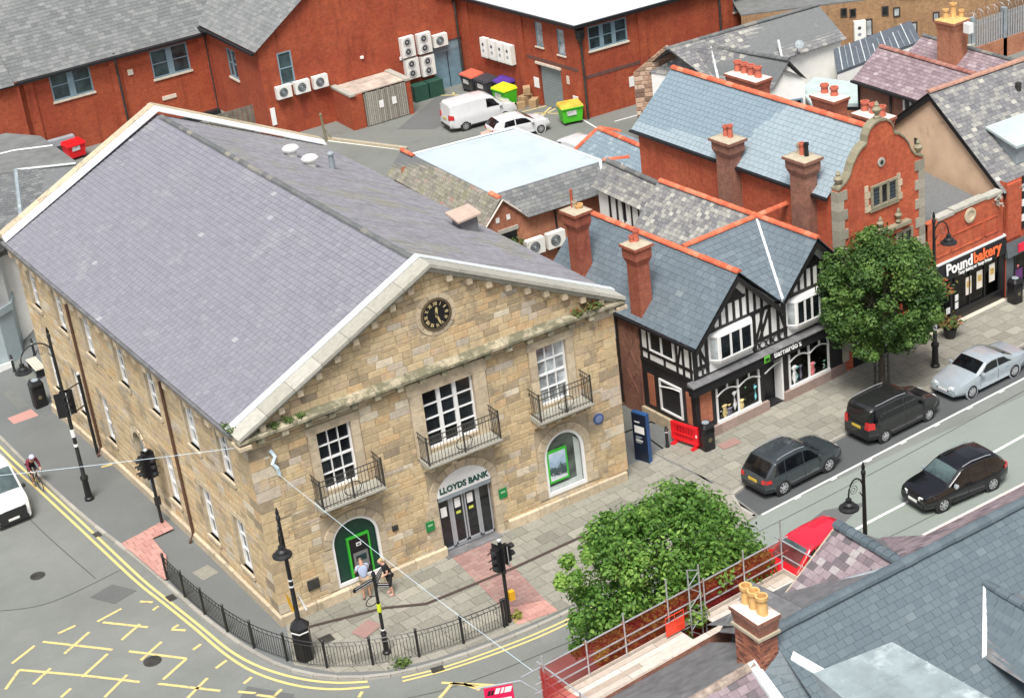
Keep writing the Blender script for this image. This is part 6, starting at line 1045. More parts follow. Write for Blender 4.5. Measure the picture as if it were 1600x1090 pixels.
# plum cross gable towards the street
R0, R1 = f(4.62, .1, 8.06), f(4.73, 2.85, 8.0); L0, L1 = f(4.62, .12, 8.02), f(2.55, 2.85, 6.45)
Nn = (R1-R0).cross(L1-R0); Nn = Nn if Nn.z > 0 else -Nn; Nn.normalize(); U_ = (R0-R1).normalized(); W3 = Nn.cross(U_); O_ = L1
for P in ([L1, R0, R1],): b.poly(P); roof(TM, RG, O_+Nn*.01, U_, W3, [((p-O_).dot(U_), (p-O_).dot(W3)) for p in P], .235, .3, lambda u, v: fr2.random(), .02, .009)
b.poly([R0, R1, f(6.9, 2.85, 6.4)]); cap_tiles(RG, R1+Z*.02, R0+Z*.02, RIDGEB, 9, .15); MB().tube([L1+Z*.02, f(4.5, .15, 8.05)], .06, 5).build('valley_lead', LEAD, RG)
MB().tube([R1-f.n*.02, L1-f.n*.02], .05, 4).build('verge', MORTAR, RG); MB().hexa([f(4.75, .4, 7.82), f(4.95, .5, 7.75), f(5.0, .1, 8.0), f(4.8, .05, 8.02)], [f(4.75, .4, 7.95), f(4.95, .5, 7.88), f(5.0, .1, 8.14), f(4.8, .05, 8.16)]).build('lead_saddle', LEAD, RG)
# second cross gable, dark lead and slate
R2, R3, L3 = f(1.4, .1, 7.9), f(1.5, 2.85, 7.52), f(.3, 2.85, 6.37)
for P in ([L3, R2, R3], ): b.poly(P)
MB().extr([L3, f(-.25, .05, 8.0), R2, R3], (0, 0, .03)).build('lead_slope', LEADD, RG); MB().extr([R2, f(2.6, 2.85, 6.5), R3], (0, 0, .03)).build('lead_slope', LEADD, RG); b.poly([f(2.6, 2.85, 5), R3, f(.2, 2.85, 5)]); MB().tube([f(2.55, 2.75, 6.5), f(1.6, .2, 7.9)], .05, 5).build('valley_lead', LEADW, RG)
cap_tiles(RG, E(-.2, 0)+Z*.01, E(14, 0)+Z*.01, RIDGEB, 30, .15)
def skew(T_, pts, h=.225, w=.31):
    pts = [V(p) for p in pts]; Nn = (pts[1]-pts[0]).cross(pts[2]-pts[0]); Nn = Nn if Nn.z > 0 else -Nn; Nn.normalize(); U = Z.cross(Nn).normalized(); W2 = Nn.cross(U); O = pts[0]+Nn*.01; b.poly(pts)
    roof(T_, RG, O, U, W2, [((p-pts[0]).dot(U), (p-pts[0]).dot(W2)) for p in pts], h, w, tb, .02, .009)
skew(T, [f(-.95, -.25, 7.5), E(-.2, .5), E(1.45, 3.3)]); skew(T, [f(-.95, -.25, 7.5), E(1.45, 3.3), f(-.8, -4.2, 4.75)])
# lower part at the left of the chimney
l0, l1 = f(.4, -.2, 7.6), f(-4.6, -.2, 7.3); b.poly([l0, l1, f(-4.6, 3.55, 5.3), f(.4, 3.55, 5.55)]); MB().extr([p+Z*.02 for p in (l1, f(-4.6, 3.55, 5.3), f(.4, 3.55, 5.55), l0)], (0, 0, .03)).build('lead_slope', LEADD, RG)
piece(TM, [f(-4.6, -5.5, 3.7), f(-1.3, -5.5, 3.9), f(-1.05, -.2, 7.55), f(-4.6, -.2, 7.3)], .23, .32); cap_tiles(RG, l1, f(-.9, -.2, 7.54), flat('stained ridge', (.3, .24, .2), .85, var=.4, scale=4), 9, .13)
MB().hexa([f(-1.1, -.2, 7.55), f(-.85, -.2, 7.6), f(-.6, -4, 4.9), f(-1.0, -4, 4.8)], [f(-1.1, -.2, 7.7), f(-.85, -.2, 7.72), f(-.6, -4, 5.05), f(-1.0, -4, 4.95)]).build('valley_lead', LEADW, RG); MB().hexa([E(-.1, .9), E(.1, .75), E(1.6, 3.2), E(1.3, 3.3)], [E(-.1, .9)+Z*.07, E(.1, .75)+Z*.07, E(1.6, 3.2)+Z*.07, E(1.3, 3.3)+Z*.07]).build('valley_lead', LEADW, RG)
RG.data = b.mesh('roof', LEADD, org(FG)); T.emit(); TM.emit()
# lead topped dormer
LD = [(6.61, -21.85, 7.25), (9.1, -22.1, 7.22), (9.5, -25.4, 7.1), (6.5, -25.4, 7.1)]; d_ = MB().hexa([V(p)-Z*2.6 for p in LD], [V(p)+Z*.06 for p in LD]).build('dormer', LEAD, FG)
LF = flat('weathered lead flat', (.24, .29, .305), .55, var=.22, scale=1.2, stain=((.42, .48, .49), .9, .54))
MB().extr([V(p)+Z*.064 for p in LD], (0, 0, .02)).build('lead_top', LF, d_)
for k in (.36, .72): MB().tube([V(LD[0]).lerp(V(LD[3]), k)+Z*.09, V(LD[1]).lerp(V(LD[2]), k)+Z*.09], .03, 5).build('lead_roll', LF, d_)
# chimney of single bricks with three yellow pots
CH = chimney(FG, (5.82, -20.55), .6, 1.02, 6.6, 9.0, BRICKD, [(0, .32-.32*i, .15, .56, POTY) for i in range(3)], 1.7, MORTW, .05, .42)
cf = Fr((5.82, -20.55), 1.7); TK = Tiles('brick', toned('sooty brick', [(0, (.14, .06, .045)), (.4, (.27, .1, .065)), (.8, (.36, .135, .08)), (1, (.42, .2, .13))], .85, (((.06, .05, .045), 3, .6, .6),), .25), FG, 'bricks', 220)
for O, U, L in ((cf(-.3, -.51, 6.7), cf.u, .6), (cf(-.3, .51, 6.7), -cf.n, 1.02)): course(TK, CH, O, U, Z, [(0, 0), (L, 0), (L, 1.9), (0, 1.9)], .075, .225, .012, .012, .003, tone=lambda u, v: fr2.random())
TK.emit(); MB().hexa([cf(-.37, -.58, 8.42), cf(.37, -.58, 8.42), cf(.37, .58, 8.42), cf(-.37, .58, 8.42)], [cf(-.37, -.58, 8.5), cf(.37, -.58, 8.5), cf(.37, .58, 8.5), cf(-.37, .58, 8.5)]).build('string_course', MORTAR, CH)
# far side footway
sheet('opposite_pavement', rng(-6, 60, 22), [-20, -17.2, -14, -11.15], .0, JOINT); 
for i in range(40): x = 4+i*.95; MB().box((x, -11.16, -.12), (x+.93, -11.02, .012), fr2.random()).build('kerbstone', KERB, bpy.data.objects['opposite_pavement'])
TO = Tiles('paving_slab', toned('buff paving', [(0, (.34, .24, .15)), (1, (.45, .33, .21))], .85), bpy.data.objects['opposite_pavement'], 'paving_slabs', 60); course(TO, bpy.data.objects['opposite_pavement'], (14, -14, .003), XX, YY, [(0, -5), (20, -5), (20, 2.8), (0, 2.8)], .6, .6, .012, .016, .004, tone=lambda u, v: fr2.random()); TO.emit()
# ---------------------------------------------------------------- scaffold
SF_ = thing('scaffold', (6, -15.8, 0), 'galvanised tube scaffold with boarded deck and red debris netting along the near eaves', 'scaffold')
f = Fr((2.25, -15.15), 4.2); L = 9.15; ZP = 4.55
for s in (.0, 1.55, 2.95, 4.6, 6.0, 7.6, 9.15):
    MB().tube([f(s, 0, 0), f(s, 0, ZP+fr2.choice((1.35, 1.6, 2.0)))], .025, 6).build('standard', SILV, SF_)
    if s in (0, 2.95, 6.0, 9.15): MB().tube([f(s, -1.75, 0), f(s, -1.75, ZP+(1.3 if s in (0, 9.15) else 0))], .025, 6).build('standard', SILV, SF_)
    MB().tube([f(s, .15, ZP-.06), f(s, -1.9, ZP-.06)], .024, 6).build('transom', SILV, SF_)
for z, o in ((1.22, -.35), (.72, .1), (.42, .05), (-.12, 0)): MB().tube([f(-.4+o, .04, ZP+z), f(L+.3, .04, ZP+z)], .025, 6).build('ledger', SILV, SF_)
for s in (0, L):
    for z in (1.2, .65): MB().tube([f(s+.05, .35, ZP+z), f(s+.05, -2.0, ZP+z)], .025, 6).build('guard_rail', SILV, SF_)
for s in (.0, 1.55, 2.95, 4.6, 6.0, 7.6, 9.15):
    for z in (1.22, .72): MB().obox(f(s-.04, -.01, ZP+z-.04), f.u*.08, Z*.08, f.n*.09).build('coupler', flat('rusty coupler', (.25, .09, .05), .7) if s == 0 and z > 1 else bpy.data.materials['rusty coupler'], SF_)
BOARD = toned('scaffold board', [(0, (.4, .34, .28)), (.6, (.52, .46, .4)), (1, (.62, .58, .53))], .85, (((.3, .26, .22), 1.6, .58, .5), ((.72, .7, .68), 1.1, .62, .6)), .2, 5)
for j in range(8):
    s = 0
    while s < L-.1:
        e = min(L, s+fr2.choice((2.4, 3.0, 3.9))); hole = (4.55 < (s+e)/2 < 6.2 and j < 3)
        a, b_ = f(s+.01, -.03-j*.225, ZP), None
        if j < 3 and s < 5.9 and e > 4.9:
            if s < 4.8: MB().obox(f(s+.01, -.235-j*.225, ZP), f.u*(4.9-s), f.n*.215, Z*.038, fr2.random()).build('board', BOARD, SF_)
            if e > 6: MB().obox(f(5.9, -.235-j*.225, ZP), f.u*(e-5.91), f.n*.215, Z*.038, fr2.random()).build('board', BOARD, SF_)
        else: MB().obox(f(s+.01, -.235-j*.225, ZP+fr2.uniform(0, .012)), f.u*(e-s-.02), f.n*.215, Z*.038, fr2.random()).build('board', BOARD, SF_)
        s = e
MB().obox(f(L-.02, -1.85, ZP), f.n*1.85, Z*.22, f.u*.038).build('toe_board', BOARD, SF_); MB().obox(f(0, .0, ZP), f.u*.0+f.u*L, Z*.15, f.n*.03).build('toe_board', BOARD, SF_)
# ladder beam and hatch gate
lb = MB(); P0, P1_ = f(5.35, -.1, 3.2), f(5.35, -.1, ZP+2.0)
for o in (0, .42): lb.tube([P0+f.u*o, P1_+f.u*o], .024, 6)
for k in range(9): a = P0.lerp(P1_, k/8.5); b_ = P0.lerp(P1_, min(1, (k+.9)/8.5)); lb.tube([a+f.u*(0 if k % 2 else .42), b_+f.u*(.42 if k % 2 else 0)], .016, 5)
lb.build('ladder_beam', SILV, SF_); gt = MB()
for i in range(4): gt.tube([f(4.35, -.15, ZP+.12+i*.22), f(5.05, -.15, ZP+.12+i*.22)], .014, 4)
for i in range(3): gt.tube([f(4.35+i*.35, -.15, ZP+.12), f(4.35+i*.35, -.15, ZP+.78)], .014, 4)
GR = flat('red gate mesh', (.75, .06, .025), .5); G_ = gt.build('hatch_gate', GR, SF_); MB().obox(f(4.36, -.155, ZP+.12), f.u*.68, Z*.42, f.n*.006).build('gate_mesh', GR, G_)
mn, Nn_, Ln_, bn_ = nodes('red debris netting'); tr = Nn_.new('ShaderNodeBsdfTransparent'); tr.inputs[0].default_value = (1, .45, .42, 1); mx = Nn_.new('ShaderNodeMixShader'); bn_.inputs['Base Color'].default_value = (.5, .03, .035, 1); bn_.inputs['Roughness'].default_value = .7
Ln_.new(ramp(Nn_, Ln_, noise(Nn_, Ln_, 2.2, 4), [(.3, .2), (.7, .34)]), mx.inputs[0]); Ln_.new(tr.outputs[0], mx.inputs[1]); Ln_.new(bn_.outputs[0], mx.inputs[2]); Ln_.new(mx.outputs[0], Nn_['Material Output'].inputs[0])
nm_ = MB(); wv = lambda s, z: .09+.03*sin(s*4.1+z*2)+.02*sin(s*9.3+z*5)
nm_.grid(lambda s, z: f(s, wv(s, z), z), rng(-.05, L, 60), rng(2.4, ZP+1.2, 12)); nm_.build('debris_netting', mn, SF_, smooth=True)
nm_ = MB(); nm_.grid(lambda d, z: f(-.08+.02*sin(d*6), d, z), rng(-1.8, .09, 10), rng(2.4, ZP+1.18, 10)); nm_.build('debris_netting', mn, SF_, smooth=True); nm_ = MB(); nm_.grid(lambda d, z: f(L+.09+.02*sin(d*6), d, z), rng(-1.6, .09, 10), rng(3.6, ZP+1.18, 10)); nm_.build('debris_netting', mn, SF_, smooth=True)
BNR = thing('scaffold_banner', (1.4, -13.8, 4.75), 'pink red vinyl banner with white slanted logo hung from a scaffold tube', 'banner')
q = Fr((1.03, -13.62), -23); bm_ = flat('crimson vinyl', (.72, .01, .09), .45, var=.04); bo = MB().obox(q(0, 0, 3.35), q.u*.86, Z*1.35, q.n*-.012).build('banner_sheet', bm_, BNR); MB().tube([q(-.2, .03, 4.73), q(1.1, .03, 4.73), (2.25, -15.1, 4.75)], .024, 6).build('banner_tube', SILV, BNR)
def slant(x, z, w_, h, m_): MB().extr([q(x, -.016, z), q(x+w_, -.016, z), q(x+w_+h*.35, -.016, z+h), q(x+h*.35, -.016, z+h)], q.n*-.004).build('printed_mark', m_, bo)
for x, w_ in ((.08, .08), (.18, .07)): slant(x, 4.43, w_, .16, BPAINT)
for x, w_ in ((.3, .13), (.47, .08), (.58, .2)): slant(x, 4.45, w_, .19, WPAINT)
slant(.3, 4.15, .45, .12, WPAINT)
# ---------------------------------------------------------------- trees
BARK = flat('grey brown bark', (.09, .075, .055), .9, var=.3, scale=8)
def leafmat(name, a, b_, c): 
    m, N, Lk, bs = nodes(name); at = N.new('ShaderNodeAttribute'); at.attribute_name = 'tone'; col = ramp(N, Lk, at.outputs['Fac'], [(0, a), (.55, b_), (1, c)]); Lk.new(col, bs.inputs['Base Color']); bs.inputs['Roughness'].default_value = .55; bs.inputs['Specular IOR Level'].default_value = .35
    tl = N.new('ShaderNodeBsdfTranslucent'); Lk.new(col, tl.inputs[0]); mx_ = N.new('ShaderNodeMixShader'); mx_.inputs[0].default_value = .35; Lk.new(bs.outputs[0], mx_.inputs[1]); Lk.new(tl.outputs[0], mx_.inputs[2]); Lk.new(mx_.outputs[0], N['Material Output'].inputs[0]); return m
def tree(label, base, th, cr, n, size, lm, seed, r0=.14, cat='tree', cage=False, name='street_tree'):
    rt = random.Random(seed); root = thing(name, base, label, cat, 'street trees'); B = V(base); C = B+Z*cr[0]; rx, ry, rz = cr[1:4]
    tk = MB(); tk.tube([B, B+V((.03, .02, th*.5)), B+V((.0, .05, th))], r0, 9, r1=r0*.75); tips = []
    tops = []
    for i in range(9):
        a = 2*pi*i/9+rt.uniform(-.3, .3); e = C+V((cos(a)*rx*rt.uniform(.35, .8), sin(a)*ry*rt.uniform(.35, .8), rz*rt.uniform(-.4, .75))); st = B+Z*th*rt.uniform(.8, 1); mid = st.lerp(e, .5)+Z*.25; tk.tube([st, mid, e], r0*.5, 6, r1=.02); tips += [mid, e]
        for k in range(2): e2 = e+V((rt.gauss(0, .5), rt.gauss(0, .5), rt.gauss(.2, .4))); tk.tube([mid.lerp(e, .6), e2], .03, 5, r1=.01)
    tk.build('trunk', BARK, root, kind=None, smooth=True)
    cl = []
    while len(cl) < 190:
        p = V((rt.uniform(-1, 1), rt.uniform(-1, 1), rt.uniform(-1, 1)))
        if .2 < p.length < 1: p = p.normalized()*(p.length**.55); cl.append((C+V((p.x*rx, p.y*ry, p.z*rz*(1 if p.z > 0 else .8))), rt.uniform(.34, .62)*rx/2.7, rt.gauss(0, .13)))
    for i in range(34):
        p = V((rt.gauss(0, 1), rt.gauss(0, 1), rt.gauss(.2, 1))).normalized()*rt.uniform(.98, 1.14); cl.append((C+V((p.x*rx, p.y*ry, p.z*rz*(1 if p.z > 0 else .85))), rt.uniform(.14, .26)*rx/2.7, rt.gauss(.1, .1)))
    m = MB()
    for i in range(n):
        c, r, dt_ = rt.choice(cl); d = V((rt.gauss(0, 1), rt.gauss(0, 1), rt.gauss(0, 1))).normalized(); p = c+d*r*rt.uniform(.5, 1.08)
        nrm = (d+V((rt.gauss(0, .5), rt.gauss(0, .5), .5+rt.gauss(0, .4)))).normalized(); a = nrm.orthogonal().normalized(); a = (a*cos(rt.random()*6.3)+nrm.cross(a)*sin(rt.random()*6.3)).normalized(); b_ = nrm.cross(a); s = size*rt.uniform(.6, 1.25)
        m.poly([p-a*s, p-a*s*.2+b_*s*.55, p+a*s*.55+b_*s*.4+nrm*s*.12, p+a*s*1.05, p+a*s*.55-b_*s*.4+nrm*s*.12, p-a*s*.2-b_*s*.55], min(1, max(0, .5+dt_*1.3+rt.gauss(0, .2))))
    m.build('crown', lm, root, kind='stuff')
    if cage:
        for k in range(10): a = 2*pi*k/10; MB().tube([B+V((cos(a)*.32, sin(a)*.32, 0)), B+V((cos(a)*.3, sin(a)*.3, 1.7)), B+V((cos(a)*.42, sin(a)*.42, 1.85))], .014, 4).build('guard_bar', IRON, root)
        for z in (.2, .95, 1.65): MB().tube([B+V((cos(a)*.31, sin(a)*.31, z)) for a in [2*pi*k/14 for k in range(15)]], .014, 4).build('guard_ring', IRON, root)
    return root
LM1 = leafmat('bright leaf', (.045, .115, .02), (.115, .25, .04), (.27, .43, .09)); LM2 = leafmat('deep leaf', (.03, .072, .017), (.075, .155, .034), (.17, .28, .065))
tree('bright green tree in front of the red netted scaffold', (8.75, -12.0, 0), 2.6, (4.05, 3.35, 2.7, 2.75), 46000, .082, LM1, 5)
tree('dark green tree in an iron guard by the parked cars', (27.1, -1.15, 0), 2.0, (4.2, 2.4, 2.3, 2.7), 36000, .08, LM2, 9, .12, cage=True)
# ================================================================ vehicles
def lerp1(P, x):
    if x <= P[0][0]: return P[0][1]
    for (a, b), (c, d) in zip(P, P[1:]):
        if x <= c: k = (x-a)/(c-a); return b+(d-b)*k
    return P[-1][1]
def vehicle(name, label, cat, loc, deg, L, W, top, belt, paint, sides, ws, rw, group=None, tum=.22, wb=(.0, .0), wr_=.33, sill=.24, rails=None, rear='plain', front='car', alloy=None, sky=False, taper=.17, trim=None, spokes=7, plate=True):
    """x forward. top: roofline (x,z); belt: (x,z); sides: side windows as (x0,x1) at belt and (x0,x1) at roof; ws, rw: x spans of the screens"""
    loc = (loc[0], loc[1], zg(loc[0], loc[1])+loc[2]); root = thing(name, loc, label, cat, group, R(deg)); h = L/2; root.scale = (.9, .9, .92)
    xs = sorted(set([round(-h+L*i/44, 3) for i in range(45)]+[x for x, z in top if -h <= x <= h]))
    def sec(x):
        zt = lerp1(top, x); zb = min(lerp1(belt, x), zt-.035); e = max(0, abs(x)-(h-.75))/.75; w = W/2*(1-taper*e*e); up = zt-zb
        wt = w*.965-max(0, up-.06)*tum; zs = sill+.1*e
        return [(w*.9, zs), (w*.985, zs+.08), (w, (zs+zb)*.5), (w*.99, zb-.06), (w*.965, zb), (wt, zt-min(.07, up*.5)), (wt-.11, zt-.004), (wt*.5, zt+.018), (0, zt+.022)], zt, zb, wt, w
    m = MB(); n = 17; rows = []
    for x in xs:
        P = sec(x)[0]; full = [(-y, z) for y, z in P]+[(y, z) for y, z in P[::-1][1:]]; rows.append(len(m.v)); m.v += [V((x, -y, z)) for y, z in full]
    for a, b in zip(rows, rows[1:]):
        for j in range(n-1): m.f.append([a+j, a+j+1, b+j+1, b+j]); m.t.append(.5)
        m.f.append([a, b, b+n-1, a+n-1]); m.t.append(.5)
    m.f.append([rows[0]+j for j in range(n)][::-1]); m.f.append([rows[-1]+j for j in range(n)]); m.t += [.5]*2
    body = m.build('body', paint, root, smooth=True); join_normals(body)
    for s in (-1, 1):
        for (b0, b1, t0, t1) in sides:
            g = MB()
            def sp(u, t):
                x = (b0+(b1-b0)*u)*(1-t)+(t0+(t1-t0)*u)*t; P = sec(x)[0]; A, B = P[4], P[5]; k = .1+.8*t
                return V((x, s*(A[0]+(B[0]-A[0])*k+.012), A[1]+(B[1]-A[1])*k))
            g.grid(sp, rng(0, 1, 6), [0, .5, 1]); g.build('side_window', CARGL, body)
    for nm, sp_ in (('windscreen', ws), ('rear_window', rw)):
        if not sp_: continue
        x0, x1 = sp_[:2]; g = MB(); gm_ = sp_[2] if len(sp_) > 2 else CARGL
        def tp(x, y):
            P, zt, zb, wt, w = sec(x); k = abs(y); yy = (wt-.1)*y
            z = zt+.022-.026*k*k; dz = (lerp1(top, x+.02)-lerp1(top, x-.02))/.04; nn = V((-dz, 0, 1)).normalized()*.014
            return V((x, yy, z))+nn
        g.grid(tp, rng(x0, x1, 6), rng(-.98, .98, 6)); g.build(nm, gm_, body)
    for s in (-1, 1):
        for x in wb:
            y = s*(W/2-.02); ar = MB().lathe((x, y-s*.06, wr_+.02), [(wr_+.075, 0), (wr_+.07, .072), (wr_*.6, .074)], 22, (0, s, 0)); ar.build('wheel_arch', trim or PLAST, body)
            wl = MB().lathe((x, s*(W/2-.2), wr_), [(wr_*.7, 0), (wr_, .02), (wr_, .19), (wr_*.9, .215), (wr_*.68, .2)], 22, (0, s, 0)).build('wheel', RUBBER, root, smooth=True)
            rm = MB().lathe((x, s*(W/2-.2), wr_), [(wr_*.66, .19), (wr_*.66, .207), (wr_*.58, .2), (wr_*.56, .16)], 18, (0, s, 0))
            for k in range(spokes):
                a = 2*pi*k/spokes; u = V((cos(a), 0, sin(a))); t = V((-sin(a), 0, cos(a))); c = V((x, s*(W/2+.002), wr_)); rm.extr([c-t*.03, c+t*.03, c+u*wr_*.6+t*.035, c+u*wr_*.6-t*.035], (0, s*.012, 0))
            rm.lathe((x, s*(W/2-.005), wr_), [(.07, 0), (.06, .02)], 10, (0, s, 0)); rm.build('rim', alloy or ALLOY, wl, kind=None)
    zf, zr_ = lerp1(top, h-.02), lerp1(top, -h+.02); wf = W/2*(1-taper)
    for s in (-1, 1):
        zb = min(lerp1(belt, h-.3), lerp1(top, h-.3)-.03); MB().hexa([(h-.42, s*(W/2-.035), zb-.13), (h-.02, s*(wf-.2), zb-.17), (h+.015, s*(wf-.42), zb-.17), (h-.3, s*(wf-.1), zb-.13)], [(h-.42, s*(W/2-.05), zb+.01), (h-.04, s*(wf-.2), zb-.02), (h+.01, s*(wf-.42), zb-.03), (h-.3, s*(wf-.2), zb+.02)]).build('headlight', HEADL, body)
        zl = lerp1(belt, -h+.1)
        if rear != 'none': 
            hh = .34 if rear == 'tall' else .17; MB().hexa([(-h+.28, s*(W/2-.01), zl-.18), (-h-.02, s*(wf-.02), zl-.2), (-h-.02, s*(wf-.24), zl-.2), (-h+.25, s*(wf-.1), zl-.18)], [(-h+.28, s*(W/2-.03), zl-.18+hh*.8), (-h+.0, s*(wf-.03), zl-.2+hh), (-h+.0, s*(wf-.2), zl-.2+hh), (-h+.25, s*(wf-.1), zl-.18+hh*.8)]).build('tail_light', TAILL, body)
        x = ws[0]-.1 if ws else h*.4; zb = lerp1(belt, x); MB().lathe((x-.12, s*(W/2+.09), zb+.07), [(.02, -.1), (.1, -.06), (.11, .04), (.03, .1)], 8, (0, 1, 0)).build('mirror', sky or paint, body, smooth=True)
        for dx in (sides[0][0]+.25, sides[-1][0]+.3) if len(sides) > 1 else (): MB().box((dx, s*(W/2-.01), lerp1(belt, dx)-.16), (dx+.16, s*(W/2+.015), lerp1(belt, dx)-.12)).build('door_handle', paint, body)
        if rails: 
            P = [(x, s*(sec(x)[3]-.06), sec(x)[1]+.035) for x in rng(rails[0], rails[1], 6)]; MB().tube(P, .022, 6).build('roof_rail', ALLOY, body, smooth=True)
        MB().box((wb[0]+wr_+.1, s*(W/2-.01), sill+.02), (wb[1]-wr_-.1, s*(W/2+.012), sill+.12)).build('sill_trim', trim or PLAST, body)
        for dx in [q[0]-.03 for q in sides[1:]]+[sides[-1][1]-.1]: MB().box((dx, s*(W/2-.03), sill+.1), (dx+.012, s*(W/2+.004), lerp1(belt, dx)-.08)).build('door_gap', PLAST, body)
    zb = lerp1(belt, h); MB().box((h-.03, -wf*.5, min(zb, zf)-.22), (h+.02, wf*.5, min(zb, zf)-.08)).build('grille', PLAST, body); MB().box((h-.03, -wf*.8, .5), (h+.025, wf*.8, .98)).build('lower_grille', PLAST, body) if front == 'van' else None; MB().box((h-.05, -wf*.85, sill+.1), (h+.03, wf*.85, sill+.26)).build('bumper', trim or PLAST, body)
    MB().box((-h-.03, -wf*.88, sill+.12), (-h+.05, wf*.88, sill+.26)).build('bumper', trim or PLAST, body)
    if plate:
        MB().box((h+.02, -.26, sill+.24), (h+.04, .26, sill+.35)).build('number_plate', PL, body); zp = lerp1(belt, -h)-.2; MB().box((-h-.03, -.26, zp-.06), (-h-.005, .26, zp+.06)).build('number_plate', flat('yellow plate', (.6, .42, .05), .5) if 'yellow plate' not in bpy.data.materials else bpy.data.materials['yellow plate'], body)
    return root
def paint(n, c, mt=.2): return flat(n, c, .2, mt, var=.05, coat=.6, spec=.5)
SUVP = paint('dark grey blue car paint', (.045, .055, .062)); BLKP = paint('black car paint', (.006, .006, .009), .1); MPVP = paint('charcoal car paint', (.022, .023, .024)); SILP = paint('silver blue car paint', (.42, .48, .52), .35); WHP = paint('white car paint', (.62, .63, .64), 0); REDP = paint('red car paint', (.62, .015, .04), 0)
vehicle('parked_suv', 'dark grey parked suv with silver roof rails and a red tail light', 'car', (20.02, -3.98, -.1), 4.0, 4.42, 1.84, [(-2.21, .92), (-2.12, 1.0), (-1.95, 1.22), (-1.6, 1.58), (-1.1, 1.66), (-.3, 1.68), (.15, 1.62), (.35, 1.54), (1.05, 1.06), (1.25, 1.02), (1.9, .95), (2.12, .85), (2.21, .72)], [(-2.21, .98), (1, .98), (2.21, .8)], SUVP,
        [(-1.75, -1.15, -1.5, -1.12), (-1.1, -.1, -1.06, -.1), (-.04, .92, -.04, .38)], (.97, .4), (-2.1, -1.65), 'cars parked along the kerb', wb=(-1.3, 1.32), wr_=.36, rails=(-1.45, .1))
vehicle('parked_mpv', 'charcoal boxy people carrier parked between the grey suv and the silver saloon', 'car', (25.5, -3.58, -.1), 3.4, 4.38, 1.81, [(-2.19, .9), (-2.14, 1.0), (-2.0, 1.72), (-1.8, 1.8), (-.4, 1.82), (.3, 1.74), (.55, 1.64), (1.3, 1.12), (1.45, 1.08), (1.95, .96), (2.12, .84), (2.19, .7)], [(-2.19, 1.05), (1.2, 1.03), (2.19, .8)], MPVP,
        [(-1.95, -1.2, -1.85, -1.2), (-1.14, -.12, -1.14, -.12), (-.04, 1.1, -.04, .52)], (1.2, .62), (-2.13, -2.02), 'cars parked along the kerb', tum=.16, wb=(-1.33, 1.36), wr_=.32, rails=(-1.7, .1), rear='tall')
vehicle('parked_saloon', 'silver blue saloon parked nose towards the charcoal people carrier', 'car', (30.55, -3.22, -.1), 183.5, 4.75, 1.8, [(-2.37, .82), (-2.25, .96), (-1.6, 1.04), (-1.4, 1.07), (-.75, 1.36), (-.4, 1.42), (.1, 1.43), (.4, 1.37), (1.1, .97), (1.3, .93), (2.0, .83), (2.25, .72), (2.37, .6)], [(-2.37, .9), (-1, .94), (1.1, .9), (2.37, .68)], SILP,
        [(-1.2, -.32, -.72, -.3), (-.26, .96, -.26, .4)], (1.02, .44), (-1.36, -.8), 'cars parked along the kerb', wb=(-1.38, 1.42), wr_=.32, trim=SILP, spokes=9)
vehicle('black_suv', 'black suv with bright windscreen driving on the far side of the road', 'car', (23.75, -8.95, -.1), 177.5, 4.4, 1.82, [(-2.2, .9), (-2.1, 1.0), (-1.95, 1.2), (-1.6, 1.54), (-1.1, 1.62), (-.3, 1.64), (.15, 1.58), (.35, 1.5), (1.05, 1.06), (1.25, 1.02), (1.9, .93), (2.12, .82), (2.2, .68)], [(-2.2, 1.0), (-1, .98), (1, .95), (2.2, .76)], BLKP,
        [(-1.6, -.9, -1.35, -.9), (-.84, .0, -.84, .0), (.05, .92, .05, .38)], (.98, .4, WSCR), (-2.1, -1.7), None, wb=(-1.28, 1.34), wr_=.34, rails=(-1.3, .2), sky=SILP)
vehicle('red_car', 'bright red car partly hidden behind the scaffold and plum slate gable', 'car', (16.1, -9.55, -.1), 184, 4.25, 1.8, [(-2.12, .92), (-2.05, 1.0), (-1.9, 1.6), (-1.6, 1.74), (-.5, 1.78), (.1, 1.74), (.35, 1.66), (1.15, 1.06), (1.3, .98), (1.85, .88), (2.05, .78), (2.12, .66)], [(-2.12, 1.0), (1, .94), (2.12, .74)], REDP,
        [(-1.6, -.9, -1.45, -.9), (-.84, .05, -.84, .05), (.1, .98, .1, .4)], (1.08, .4, WSCR), (-2.04, -1.92), None, wb=(-1.28, 1.3), wr_=.31, trim=REDP)
VAN = [(-2.5, .8), (-2.46, 1.0), (-2.36, 1.8), (-2.2, 1.93), (-.4, 1.97), (.5, 1.9), (.8, 1.8), (1.55, 1.22), (1.75, 1.15), (2.25, 1.0), (2.42, .84), (2.5, .68)]
vehicle('white_van', 'white panel van parked in the yard beside the row of bins', 'van', (32.25, 41.1, 0), -5.5, 5.0, 1.98, VAN, [(-2.5, 1.1), (1.3, 1.14), (2.5, .85)], WHP, [(.25, 1.3, .25, .78)], (1.45, .86), None, 'white vehicles in the yard', tum=.1, wb=(-1.45, 1.5), wr_=.33, rear='tall')
vehicle('white_hatchback', 'white hatchback parked in the yard next to the lone green bin', 'car', (32.75, 37.35, 0), -7, 4.1, 1.76, [(-2.05, .85), (-1.98, .98), (-1.75, 1.28), (-1.4, 1.42), (-.4, 1.46), (.1, 1.42), (.3, 1.36), (1.0, .98), (1.2, .94), (1.8, .84), (1.98, .72), (2.05, .6)], [(-2.05, .95), (1, .9), (2.05, .7)], WHP, [(-1.3, -.5, -1.15, -.5), (-.42, .88, -.42, .34)], (.93, .36), (-1.95, -1.5), 'white vehicles in the yard', wb=(-1.22, 1.28), wr_=.3, trim=WHP)
